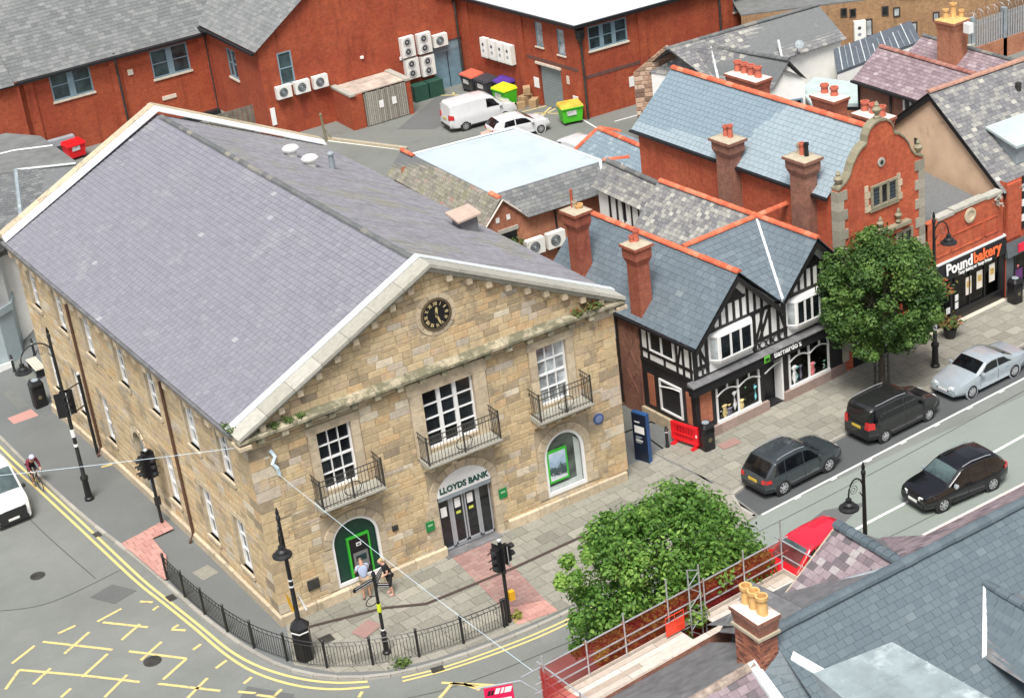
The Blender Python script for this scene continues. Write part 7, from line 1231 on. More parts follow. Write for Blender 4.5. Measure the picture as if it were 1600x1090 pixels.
vehicle('white_van', 'white van of which only the roof shows over the flat roof', 'van', (32.4, 30.4, 0), 95, 4.6, 1.9, [(a*.92, z*.95) for a, z in VAN], [(-2.3, 1.05), (1.2, 1.08), (2.3, .8)], WHP, [(.25, 1.2, .25, .7)], (1.35, .8), None, 'white vehicles in the yard', tum=.1, wb=(-1.35, 1.4), wr_=.32, rear='tall')
vehicle('large_white_van', 'tall white van with black bumper at the left edge beside the yellow lines', 'van', (-5.75, 16.95, -.1), -86, 5.6, 2.02, [(-2.8, .9), (-2.75, 1.2), (-2.68, 2.35), (-2.5, 2.5), (.4, 2.5), (.9, 2.42), (1.15, 2.3), (1.95, 1.35), (2.15, 1.25), (2.6, 1.05), (2.74, .9), (2.8, .72)], [(-2.8, 1.3), (1.6, 1.3), (2.8, .95)], WHP, [(.5, 1.7, .5, 1.1)], (1.88, 1.18, WSCR), None, None, front='van', tum=.08, wb=(-1.75, 1.85), wr_=.34, rear='tall', sky=PLAST)
# ================================================================ street furniture
def lantern(par, P):
    b = MB().lathe(P, [(.05, .34), (.1, .32), (.11, .2), (.2, .14), (.22, .05), (.34, .0), (.35, -.05), (.2, -.07)], 14).build('lantern', IRON, par, smooth=True); MB().lathe(V(P)-Z*.16, [(.05, 0), (.17, .03), (.2, .1)], 12).build('globe', HEADL, b, smooth=True)
def lamp_post(label, base, h, arm, al=1.15, bands=(), name='street_lamp', drop=.0):
    B = V((base[0], base[1], zg(*base[:2])+(base[2] if len(base) > 2 else 0))); r = thing(name, tuple(B), label, 'street lamp', 'ornamental street lamps')
    MB().lathe(B, [(.2, 0), (.2, .12), (.15, .16), (.13, .95), (.17, 1.0), (.17, 1.1), (.09, 1.2), (.075, h*.6), (.06, h-.5), (.08, h-.48), (.08, h-.35), (.045, h-.3), (.07, h-.2), (.02, h)], 12).build('post', IRON, r, smooth=True)
    a = V((cos(R(arm)), sin(R(arm)), 0)); zt = h-1.15-drop; T_ = B+Z*zt
    pts = [T_+a*(al*.5*(1-cos(k)))+Z*(.62*sin(k)) for k in [pi*i/12 for i in range(13)]]; am = MB().tube(pts, .03, 6).build('bracket', IRON, r)
    sc = MB(); sc.tube([T_+a*(.42+.2*(1-i/26)*cos(i*.55))+Z*(.22+.2*(1-i/26)*sin(i*.55)) for i in range(24)], .012, 4); sc.build('scroll', IRON, r); MB().tube([T_-Z*.25, T_+a*.16+Z*.05], .02, 5).build('stay', IRON, r)
    lantern(r, T_+a*al-Z*.36)
    for z, m_, w_ in bands: MB().lathe(B+Z*z, [(.09, 0), (.095, .005), (.095, w_), (.09, w_+.005)], 12).build('band', m_, r)
    return r
L1_ = lamp_post('tall black street lamp on the footway carrying a traffic signal', (-2.46, 14.18), 8.0, 180, 1.3, ((3.0, WPAINT, .35), (2.55, WPAINT, .12)))
L2_ = lamp_post('black street lamp rising from a cabinet at the corner railings', (-.25, -2.42), 6.15, 240, .5, ((3.25, WPAINT, .05), (3.0, WPAINT, .05)))
lamp_post('black street lamp rising behind the plum slate gable', (16.3, -12.6), 5.8, 176, .62); lamp_post('black street lamp beside the silver saloon by the bakery', (30.0, -1.2), 7.1, -10, .7, ((1.75, WPAINT, .3),))
FP = thing('feeder_cabinet', (-.25, -2.42, 0), 'black hexagonal feeder cabinet with white stripe at the foot of the corner lamp', 'cabinet'); MB().lathe((-.25, -2.42, 0), [(.3, 0), (.3, .08), (.34, .1), (.34, 1.3), (.37, 1.32), (.37, 1.4), (.13, 1.66)], 6).build('cabinet', BPAINT, FP); MB().lathe((-.25, -2.42, 1.2), [(.345, 0), (.35, .03), (.345, .06)], 6).build('stripe', WPAINT, FP)
YF = flat('yellow ribbon', (.75, .42, .03), .6)
MB().extr([(-.55, -2.5, 2.9), (-.42, -2.45, 2.6), (-.33, -2.43, 2.05), (-.4, -2.43, 2.0), (-.5, -2.46, 2.4)], (.02, .04, 0)).build('yellow_ribbon', YF, L2_); MB().extr([(-.15, -2.5, 2.75), (-.1, -2.45, 2.7), (.12, -2.5, 1.95), (.05, -2.52, 1.9)], (.02, .05, 0)).build('white_ribbon', PL, L2_)
LENS = [flat('signal lens red', (.09, .01, .01), .3), flat('signal lens amber', (.12, .06, .01), .3), flat('signal lens green', (.01, .07, .04), .3)]
def signal_head(par, P, a, n=3, back=False):
    u = V((cos(R(a)), sin(R(a)), 0)); s = V((-u.y, u.x, 0)); P = V(P); hgt_ = .3*n; bx = MB().obox(P-s*.15-u*.1-Z*hgt_/2, s*.3, u*.2, Z*hgt_).build('signal_head', BPAINT, par)
    bb = MB().obox(P-s*.26-u*.115-Z*(hgt_/2+.1), s*.52, Z*(hgt_+.2), u*.015).build('backing_board', BPAINT, bx); MB().obox(P-s*.255-u*.12-Z*(hgt_/2+.09), s*.03, Z*(hgt_+.18), u*.004).build('edge_strip', LEADW, bx)
    for k in range(n):
        c = P+u*.1+Z*(hgt_/2-.15-.3*k); MB().lathe(c, [(.1, 0), (.1, .015)], 12, tuple(u)).build('lens', LENS[k if n == 3 else k+1], bx); v = MB(); A = [pi*i/8 for i in range(9)]; v.grid(lambda q, r: c+s*.125*cos(q)+Z*.125*sin(q)+u*r, A, [0, .2]); v.build('visor', PLAST, bx)
def traffic_light(label, base, h, heads, sz):
    B = V((base[0], base[1], zg(*base))); r = thing('traffic_light', tuple(B), label, 'traffic light', 'traffic lights at the junction'); MB().tube([B, B+Z*h], .065, 10).build('pole', IRON, r, smooth=True); MB().lathe(B+Z*(h-.02), [(.07, 0), (.075, .06), (.03, .09)], 10).build('pole_cap', LEADW, r)
    for a, dz, n in heads: u = V((cos(R(a)), sin(R(a)), 0)); signal_head(r, B+u*.24+Z*(h-.55+dz), a, n)
    return r
t1 = traffic_light('traffic light with black signal head standing on the pink tactile strip by the side wall', (-.86, 9.83), 3.45, ((60, -.1, 3), (185, -.1, 3), (285, -.1, 3)), 0); MB().box((-.98, 9.68, zg(-.86, 9.83)+1.0), (-.74, 9.8, zg(-.86, 9.83)+1.35)).build('push_button', PLAST, t1)
t2 = traffic_light('traffic light with two signal heads at the end of the railings', (6.38, -5.26), 3.4, ((200, -.1, 3), (10, -.05, 2)), 0); MB().box((6.44, -5.42, .95), (6.64, -5.24, 1.3)).build('push_button', flat('yellow push box', (.75, .38, .02), .5), t2)
t3 = thing('traffic_light', (-.78, 18.02, zg(-.78, 18)), 'black signal head held between the tall lamp post and a slim black pole', 'traffic light', 'traffic lights at the junction'); B = V((-.78, 18.02, zg(-.78, 18))); MB().tube([B, B+Z*4.0], .07, 8).build('pole', IRON, t3); MB().lathe(B+Z*3.98, [(.075, 0), (.05, .08)], 8).build('pole_cap', PL, t3)
Q = V((-2.46, 14.18, zg(-2.46, 14.2)))
for z in (3.9, 5.0): MB().tube([Q+Z*(z+.05), B+Z*(3.6 if z > 4.5 else 2.5)], .03, 6).build('arm', IRON, t3)
signal_head(t3, Q+V((.12, .05, 4.5)), 250, 3); signal_head(t3, Q+V((-.1, .1, 4.5)), 70, 3)
FPO = thing('fingerpost', (2.12, -4.02, 0), 'black pedestrian fingerpost with yellow band behind the corner railings', 'signpost'); B = V((2.12, -4.02, 0)); MB().lathe(B, [(.16, 0), (.15, .1), (.1, .14), (.095, .8), (.12, .85), (.06, .95), (.055, 3.2), (.08, 3.22), (.08, 3.3), (.02, 3.42)], 12).build('post', IRON, FPO, smooth=True)
for z, a, l in ((3.0, 193, .95), (2.95, 40, .75), (2.72, 48, .85), (2.75, 320, .6)):
    u = V((cos(R(a)), sin(R(a)), 0)); s = V((-u.y, u.x, 0)); o = MB().extr([B+Z*z+u*.05-s*.015, B+Z*z+u*(l-.06)-s*.015, B+Z*(z+.08)+u*l-s*.015, B+Z*(z+.16)+u*(l-.06)-s*.015, B+Z*(z+.16)+u*.05-s*.015], s*.03).build('sign_blade', BPAINT, FPO)
    for k in (.03, .125): MB().obox(B+Z*(z+k)+u*.1-s*.02, u*(l-.22), Z*.012, s*.04).build('white_line', WPAINT, o)
MB().tube([B+V((.0, -.04, 0))+V((-.22+.24*cos(k), -.12*sin(k), 2.3+.26*sin(k))) for k in [2*pi*i/16 for i in range(17)]], .018, 5).build('ring_bracket', IRON, FPO); MB().lathe(B+Z*1.75, [(.075, 0), (.08, .01), (.08, .32), (.075, .33)], 10).build('yellow_band', flat('lime yellow band', (.62, .72, .03), .5), FPO); MB().lathe(B+Z*.98, [(.07, 0), (.075, .02), (.07, .05)], 10).build('white_band', WPAINT, FPO)
RLP = resample(catmull([(-2.23, 5.75), (-2.1, 3.4), (-1.82, 1.08), (-1.4, -.75), (-.83, -2.1), (-.35, -2.95), (.42, -3.69), (1.24, -4.23), (2.21, -4.67), (2.99, -4.97), (4.17, -5.24), (5.34, -5.36), (6.28, -5.38)], 8), .115)
RLG = thing('guard_railing', (.42, -3.69, 0), 'curved black pedestrian guard railing round the corner of the footway', 'railing'); pr = None; rb = MB(); seg = 0; lastp = None
for i, p in enumerate(RLP):
    P = V((*p, zg(*p)))
    if i % 14 == 0 or i == len(RLP)-1:
        MB().lathe(P, [(.05, 0), (.05, 1.12), (.06, 1.13), (.06, 1.16), (.02, 1.2)], 8).build('post', IRON, RLG)
        if lastp is not None and rb.f: rb.build('railing_panel', IRON, RLG, kind='stuff'); rb = MB()
        lastp = P
    elif i % 1 == 0: rb.tube([P+Z*.12, P+Z*.9], .011, 4)
    if pr is not None:
        for z, w_ in ((.12, .016), (.9, .016), (1.06, .022)): rb.tube([pr+Z*z, P+Z*z], w_, 4, cap=False)
        if i % 2 == 0: rb.tube([P+Z*.9, P.lerp(pr, .5)+Z*1.06], .011, 4)
    pr = P
if rb.f: rb.build('railing_panel', IRON, RLG, kind='stuff')
def litter_bin(label, base, s=1.): 
    B = V((base[0], base[1], zg(*base))); r = thing('litter_bin', tuple(B), label, 'litter bin', 'black street litter bins'); b = MB(); q = lambda a, z: [B+V((x*a*s, y*a*s, z*s)) for x, y in ((-.27, -.2), (-.2, -.27), (.2, -.27), (.27, -.2), (.27, .2), (.2, .27), (-.2, .27), (-.27, .2))]
    b.hexa(q(1, 0), q(1, .78)); bo = b.build('bin_body', BPAINT, r); b = MB(); b.hexa(q(1.02, .98), q(1.02, 1.05)); b.hexa(q(1.02, 1.05), q(.75, 1.2)); b.build('bin_hood', BPAINT, r)
    for x in (-.22, .22): MB().box((B.x+(x-.04)*s, B.y-.24*s, B.z+.78*s), (B.x+(x+.04)*s, B.y+.24*s, B.z+.98*s)).build('hood_post', BPAINT, r)
    MB().box((B.x-.2*s, B.y-.2*s, B.z+.785*s), (B.x+.2*s, B.y+.2*s, B.z+.9*s)).build('opening', PLAST, r); MB().lathe(B+Z*1.2*s, [(.16*s, 0), (.15*s, .02)], 10).build('ash_plate', LEAD, r); MB().lathe(B+V((0, -.275*s, .5*s)), [(.1, 0), (.09, .006)], 12, (0, -1, 0)).build('crest', flat('dull gilt crest', (.12, .1, .06), .5), bo)
litter_bin('black litter bin against the far end of the stone side wall', (-1.07, 25.5), 1.15); litter_bin('black litter bin beside the red plastic barrier', (18.75, -.2)); litter_bin('black litter bin between the bakery and the corner shop', (36.75, .95))
BAR = thing('plastic_barrier', (18.2, .55, 0), 'red plastic pedestrian barrier standing across the alley mouth', 'barrier'); f = Fr((18.05, 1.2), -73); rd_ = flat('red barrier plastic', (.75, .012, .02), .45, var=.06); b = MB()
for a in ((0, .18, .12, 1.0), (1.22, .18, 1.34, 1.0), (.12, .88, 1.22, 1.0), (.12, .18, 1.22, .32), (.12, .5, 1.22, .56)): b.obox(f(a[0], -.05, a[1]), f.u*(a[2]-a[0]), Z*(a[3]-a[1]), f.n*.1)
for i in range(8): b.obox(f(.16+i*.14, -.03, .32), f.u*.07, Z*.56, f.n*.06)
b.build('panel', rd_, BAR, kind='stuff'); MB().obox(f(.1, .03, .3), f.u*1.14, Z*.6, f.n*-.06).build('panel_web', rd_, BAR)
for x in (.1, 1.1): MB().obox(f(x, -.25, 0), f.u*.16, Z*.1, f.n*.5).build('foot', rd_, BAR); MB().obox(f(x+.03, -.04, .08), f.u*.1, Z*.12, f.n*.08).build('leg', rd_, BAR)
MB().obox(f(1.24, -.055, .55), f.u*.07, Z*.12, f.n*.01).build('reflector', PL, BAR)
def bollard(label, p, h=1.0): B = V((*p, zg(*p))); r = thing('bollard', tuple(B), label, 'bollard', 'black bollards'); MB().lathe(B, [(.09, 0), (.09, .1), (.065, .14), (.06, h*.75), (.08, h*.77), (.08, h*.83), (.05, h*.86), (.06, h*.96), (.02, h)], 10).build('post', IRON, r, smooth=True); MB().lathe(B+Z*h*.7, [(.066, 0), (.068, .03), (.066, .05)], 10).build('band', PL, r)
bollard('black bollard at the alley mouth next to the red barrier', (17.62, .95)); bollard('black bollard near the grey bay shop, farther from the stone wall', (-.75, 31.0)); bollard('black bollard near the grey bay shop, closer to the stone wall', (.45, 31.2))
TT_ = thing('totem_sign', (16.2, .65, 0), 'dark blue wayfinding totem at the mouth of the alley beside the bank', 'sign'); f = Fr((16.1, 1.05), -72); NV = flat('navy panel', (.01, .016, .035), .35); MB().obox(f(0, 0, 0), f.u*.72, Z*2.2, f.n*.2).build('totem_body', flat('blue totem', (.02, .08, .22), .4), TT_)
tp_ = MB().obox(f(.02, -.012, .06), f.u*.68, Z*2.1, f.n*.014).build('map_face', NV, TT_); MB().obox(f(.12, -.02, 1.3), f.u*.48, Z*.32, f.n*.01).build('map_print', PL, tp_)
for z, w_, c_ in ((1.78, .25, PL), (1.1, .3, LEAD), (1.02, .2, LEAD), (.94, .34, PL), (.85, .28, LEAD)): MB().obox(f(.15, -.02, z), f.u*w_, Z*.05, f.n*.01).build('print_line', c_, tp_)
BN = thing('street_bench', (.3, 29.2, zg(.3, 29)), 'pale timber bench by the far end of the stone side wall', 'bench'); zb = zg(.3, 29)
for i in range(4): MB().box((-.3+i*.13, 28.4, zb+.42), (-.19+i*.13, 30.0, zb+.46)).build('slat', SILL, BN)
for y in (28.5, 29.8): MB().box((-.28, y, zb), (.2, y+.08, zb+.42)).build('leg', IRON, BN)
# wires
def wire(name, label, a, b_, r=.012, mat=None, sag=.0, grp=None):
    a, b_ = V(a), V(b_); P = [a.lerp(b_, k/10)-Z*sag*4*(k/10)*(1-k/10) for k in range(11)]; o = MB().tube(P, r, 4).build(name, mat or flat('pale blue cord', (.55, .68, .76), .6)); return tag(o, label, 'cable', grp)
wire('bunting_cord', 'pale blue cord from the bank corner down to the scaffold', (.88, -.12, 5.95), (1.95, -15.1, 5.75), .009, None, .1); wire('bunting_cord', 'pale blue cord crossing the side street to the bank corner', (-9.3, 3.0, 8.43), (-.1, .1, 7.35), .009, bpy.data.materials['pale blue cord'], .05)
# ================================================================ air conditioning units, bins, yard things
ACW = flat('white unit casing', (.74, .74, .7), .5, var=.05, stain=((.5, .47, .4), 2.2, .66)); ACD = flat('dark fan grille', (.06, .06, .06), .6)
def ac_proto(n):
    w_, h_ = (1.0, .78) if n == 1 else (.95, 1.3); r = thing('ac_unit', (0, 0, 0), 'x', 'ac unit'); ORG[r] = V((0, 0, 0)); MB().box((-w_/2, -.38, 0), (w_/2, -.04, h_)).build('casing', ACW, r)
    for k in range(n):
        c = (-.06 if n == 1 else -.05, -.385, h_/2 if n == 1 else .35+.62*k); g = MB().lathe(c, [(.29, 0), (.28, .012)], 18, (0, -1, 0)).build('fan_guard', ACD if n == 1 else PL, r); m = MB()
        for rr_ in (.26, .18, .1): m.tube([(c[0]+rr_*cos(a), -.405, c[2]+rr_*sin(a)) for a in [2*pi*i/16 for i in range(17)]], .012, 4, cap=False)
        m.build('grille_ring', LEAD if n == 1 else ACD, r, kind='stuff'); MB().lathe((c[0], -.4, c[2]), [(.2, 0), (.19, .004)], 14, (0, -1, 0)).build('fan', ACD, r); MB().lathe((c[0], -.405, c[2]), [(.07, 0), (.04, .02)], 10, (0, -1, 0)).build('fan_hub', LEAD, r)
    for x in (-w_*.35, w_*.35): MB().box((x-.03, -.4, -.07), (x+.03, 0, -.01)).build('bracket', IRONW, r)
    return r
def slim_proto():
    r = thing('ac_unit', (0, 0, 0), 'x', 'ac unit'); ORG[r] = V((0, 0, 0)); MB().box((-.36, -.36, 0), (.36, -.04, 1.25)).build('casing', ACW, r); MB().box((-.3, -.37, .1), (.24, -.36, 1.15)).build('front_grille', PL, r)
    for k in (.45, .85): MB().lathe((-.05, -.372, k), [(.11, 0), (.1, .006)], 12, (0, -1, 0)).build('fan', ACD if k > .5 else LEAD, r)
    for x in (-.28, .28): MB().box((x-.03, -.4, -.07), (x+.03, 0, -.01)).build('bracket', IRONW, r)
    return r
AC = {1: ac_proto(1), 2: ac_proto(2), 3: slim_proto()}; used_ = set()
def place_ac(n, P, rz, label, grp):
    r = AC[n] if n not in used_ else copy_tree(AC[n]); used_.add(n); r.location = P; r.rotation_euler = (0, 0, R(rz)); r['label'] = label; r['group'] = grp
g1 = 'single fan units below the depot window'
for i, (x, lab) in enumerate(((22.75, 'white air conditioning unit under the depot window, nearest the gable corner'), (24.0, 'white air conditioning unit under the depot window, middle of three'), (25.25, 'white air conditioning unit under the depot window, nearest the bin store'))): place_ac(1, (x, 48.48, 2.5), 0, lab, g1)
g2 = 'units stacked beside the blue doors'
for n, x, z, lab in ((2, 31.55, 2.85, 'tall twin fan unit, upper left of the stack by the blue doors'), (2, 32.75, 2.8, 'tall twin fan unit, upper right of the stack by the blue doors'), (2, 31.65, 1.4, 'tall twin fan unit, lower left of the stack by the blue doors'), (2, 32.8, 1.3, 'tall twin fan unit with dark fans, lower right of the stack by the blue doors'), (1, 33.9, 2.95, 'small single fan unit directly above the blue doors')): place_ac(n, (x, 48.48, z), 0, lab, g2)
wg = Fr((36.9, 36.4), 96)
for i, (s, lab) in enumerate(((9.3, 'slim wall unit beside the pier, nearest the blue doors'), (8.4, 'second slim wall unit from the blue doors'), (7.55, 'third slim wall unit from the blue doors'), (6.75, 'slim wall unit nearest the narrow windows'))): place_ac(3, tuple(wg(s, 0, 2.3)), -84+.001, lab, 'wall units in a row on the warehouse side')
for x, lab in ((22.0, 'white fan unit on the orange brick wall, nearer the doorway'), (23.2 - .02, 'white fan unit on the orange brick wall, beside the drainpipe')): place_ac(1, (x-.05, 17.9, 1.9), 0, lab, 'pair of units on the flat roofed building')
bf = Fr((49.3, 31.9), -28); place_ac(3, tuple(bf(4.1, 0, 2.2)), -28, 'white unit high on the brown brick wall', 'units on the brown block')
for m_, x in ((GREEN, 31.75), (GREEN, 32.85)): tag(MB().box((x-.5, 47.5, 0), (x+.5, 48.3, 1.05)).build('green_cabinet', flat('deep green cabinet', (.02, .07, .05), .5) if 'deep green cabinet' not in bpy.data.materials else bpy.data.materials['deep green cabinet']), 'dark green cabinet below the stacked units, '+('nearer the bin store' if x < 32 else 'nearer the blue doors'), 'cabinet', 'green cabinets')
def wheelie(label, P, rz, bm_, lm_, s=1., grp='wheeled bins in the yard'):
    r = thing('wheeled_bin', P, label, 'bin', grp, R(rz)); w_, d_, h_ = .68*s, .5*s, 1.1*s
    MB().hexa([(-w_*.86, -d_*.82, .18), (w_*.86, -d_*.82, .18), (w_*.86, d_*.82, .18), (-w_*.86, d_*.82, .18)], [(-w_, -d_, h_), (w_, -d_, h_), (w_, d_, h_), (-w_, d_, h_)]).build('bin_body', bm_, r); l = MB(); l.hexa([(-w_*1.05, -d_*1.06, h_), (w_*1.05, -d_*1.06, h_), (w_*1.05, d_*1.06, h_), (-w_*1.05, d_*1.06, h_)], [(-w_, -d_, h_+.09), (w_, -d_, h_+.09), (w_*.97, d_*.9, h_+.19), (-w_*.97, d_*.9, h_+.19)]); l.build('lid', lm_, r)
    for x in (-.7, .7):
        for y in (-.7, .7): MB().lathe((w_*x-.03, d_*y, .09), [(.09, 0), (.09, .06)], 10, (1, 0, 0)).build('castor', RUBBER, r)
    MB().box((-w_*.5, -d_-.005, .62), (w_*.35, -d_+.06, .9)).build('label_panel', flat('faded label', (.5, .5, .5), .6, var=.5, scale=9) if 'faded label' not in bpy.data.materials else bpy.data.materials['faded label'], r); MB().box((-w_, -d_*1.06-.03, h_-.06), (w_, -d_*1.06, h_)).build('rim', bm_, r)
GRB = flat('dark grey bin plastic', (.045, .047, .055), .5); LIMB = flat('lime green bin plastic', (.07, .5, .02), .45, var=.05); YLID = flat('yellow lid', (.62, .66, .02), .45, var=.05); CLID = flat('coral lid', (.58, .13, .08), .5); PLID = flat('purple lid', (.09, .04, .28), .5)
wheelie('dark wheeled bin with coral red lid by the blue doors', (35.0, 46.6, 0), -86, GRB, CLID); wheelie('dark wheeled bin with charcoal lid beside the coral lidded one', (35.15, 45.0, 0), -86, GRB, GRB); wheelie('dark wheeled bin with purple lid, half hidden', (35.75, 43.85, 0), -86, GRB, PLID); wheelie('lime green wheeled bin with yellow lid beside the cardboard', (35.0, 42.55, 0), -84, LIMB, YLID); wheelie('lime green wheeled bin with orange stained lid alone at the corner', (36.05, 36.6, 0), -15, LIMB, flat('orange stained lid', (.6, .42, .06), .5, var=.35, scale=2))
REDB = flat('glossy red plastic', (.7, .01, .015), .3); wheelie('large red container beside the roller shutter behind the bank', (11.15, 55.5, zg(11, 55)), 8, REDB, REDB, .9, None)
CB = flat('cardboard', (.36, .24, .13), .85, var=.15)
for i, (x, y, z, s, a, lab) in enumerate(((35.9, 41.6, 0, .75, 10, 'large cardboard box at the foot of the pile by the green bin'), (36.1, 40.9, 0, .6, 35, 'cardboard box at the outer end of the pile by the green bin'), (36.0, 41.5, .7, .55, 60, 'cardboard box lying on top of the pile by the green bin'), (35.3, 41.2, 0, .5, -20, 'small cardboard box in front of the pile by the green bin'))):
    q = Fr((x, y), a); tag(MB().hexa([q(-s/2, -s*.4, z), q(s/2, -s*.4, z), q(s/2, s*.4, z), q(-s/2, s*.4, z)], [q(-s/2, -s*.42, z+s*.85), q(s/2, -s*.38, z+s*.9), q(s/2, s*.4, z+s*.85), q(-s/2, s*.4, z+s*.8)]).build('cardboard_box', CB), lab, 'box', 'cardboard boxes in the yard')
tag(MB().hexa([(29.9, 37.2, 0), (30.9, 36.8, 0), (31.2, 37.6, 0), (30.2, 38, 0)], [(30.2, 37.2, .7), (30.6, 36.9, .95), (30.8, 37.5, .8), (30.4, 37.7, .7)]).build('rubble_sack', flat('pinkish sack', (.5, .36, .3), .85, var=.15)), 'pinkish sack slumped behind the flat roof by the white vehicles', 'sack')
PO = thing('gate_post', (23.9, 45.6, 0), 'weathered old gate post standing in the yard', 'post'); MB().tube([(23.9, 45.6, 0), (23.8, 45.6, 1.7)], .09, 6, r1=.06).build('post', flat('old timber', (.2, .19, .12), .9, var=.3), PO); MB().tube([(23.88, 45.6, .9), (24.25, 45.3, 0)], .04, 5).build('strut', bpy.data.materials['old timber'], PO); MB().lathe((23.8, 45.6, 1.68), [(.04, 0), (.1, .05), (.06, .16)], 8).build('post_cap', bpy.data.materials['old timber'], PO)
DW = thing('yard_wall', (26, 40, 0), 'low pale kerb wall edging the yard', 'wall'); MB().hexa([(23.9, 45.8, 0), (26.6, 40.2, 0), (26.8, 40.3, 0), (24.1, 45.9, 0)], [(23.9, 45.8, .18), (26.6, 40.2, .18), (26.8, 40.3, .18), (24.1, 45.9, .18)]).build('kerb', MORTAR, DW)
TF = thing('timber_fence', (20.5, 50, 0), 'weathered timber fence with dark netting behind the bank', 'fence')
for i in range(11): MB().box((18.6+i*.32, 50.9, -.3), (18.88+i*.32, 50.95, 1.75)).build('board', flat('grey fence board', (.17, .16, .13), .9, var=.3) if 'grey fence board' not in bpy.data.materials else bpy.data.materials['grey fence board'], TF)
MB().box((16.4, 51.0, 1.6), (19.5, 51.4, 2.0)).build('netting', IRON, TF)
PT_ = thing('plant_tub', (32.3, .35, 0), 'planter of ruddy bedding plants by the bakery door', 'planter'); MB().lathe((32.3, .35, 0), [(.22, 0), (.3, .45), (.32, .46)], 10).build('tub', PLAST, PT_); leaves('plants', PT_, [((32.3, .35, .6), .2)], 220, .12, WEED, kind='stuff')
HB = thing('hanging_basket', (32.0, .55, 2.4), 'hanging basket with trailing red flowers left of the bakery sign', 'basket'); MB().lathe((32.1, .6, 2.2), [(.05, 0), (.22, .15), (.26, .3)], 10).build('basket', PLAST, HB); leaves('flowers', HB, [((32.1, .6, 2.35), .22), ((32.1, .6, 2.1), .2)], 260, .1, toned('basket flowers', [(0, (.04, .09, .02)), (.6, (.1, .16, .03)), (.8, (.4, .04, .02)), (1, (.55, .12, .05))], .7), kind='stuff'); MB().tube([(32.1, 1.1, 3.0), (32.1, .6, 3.0), (32.1, .6, 2.5)], .02, 5).build('bracket', IRON, HB)
AB = thing('shop_notice', (28.6, .75, 0), 'white notice board on the wall behind the far street tree', 'sign'); MB().box((28.2, .72, .9), (29.2, .76, 1.9)).build('board', PL, AB); MB().box((28.4, .715, 1.2), (28.9, .725, 1.6)).build('print', BPAINT, AB)
BOL = thing('stone_bollard', (24.6, -11.3, 0), 'stubby pale stone bollard at the edge of the opposite footway', 'bollard'); MB().lathe((24.6, -11.3, 0), [(.2, 0), (.2, .35), (.14, .46), (.05, .5)], 10).build('stone', COPING, BOL)
tag(leaves('kerb_weed', None, [((2.1, -4.95, .02), .14), ((2.3, -5.0, .02), .1)], 120, .08, MOSS), 'small green weed growing at the foot of the railings', 'weed'); tag(leaves('kerb_weed', None, [((6.7, -5.2, .02), .1)], 90, .09, toned('yellow weed', [(0, (.12, .13, .02)), (1, (.3, .3, .06))], .8)), 'yellowish weed at the foot of the traffic light by the railings', 'weed')
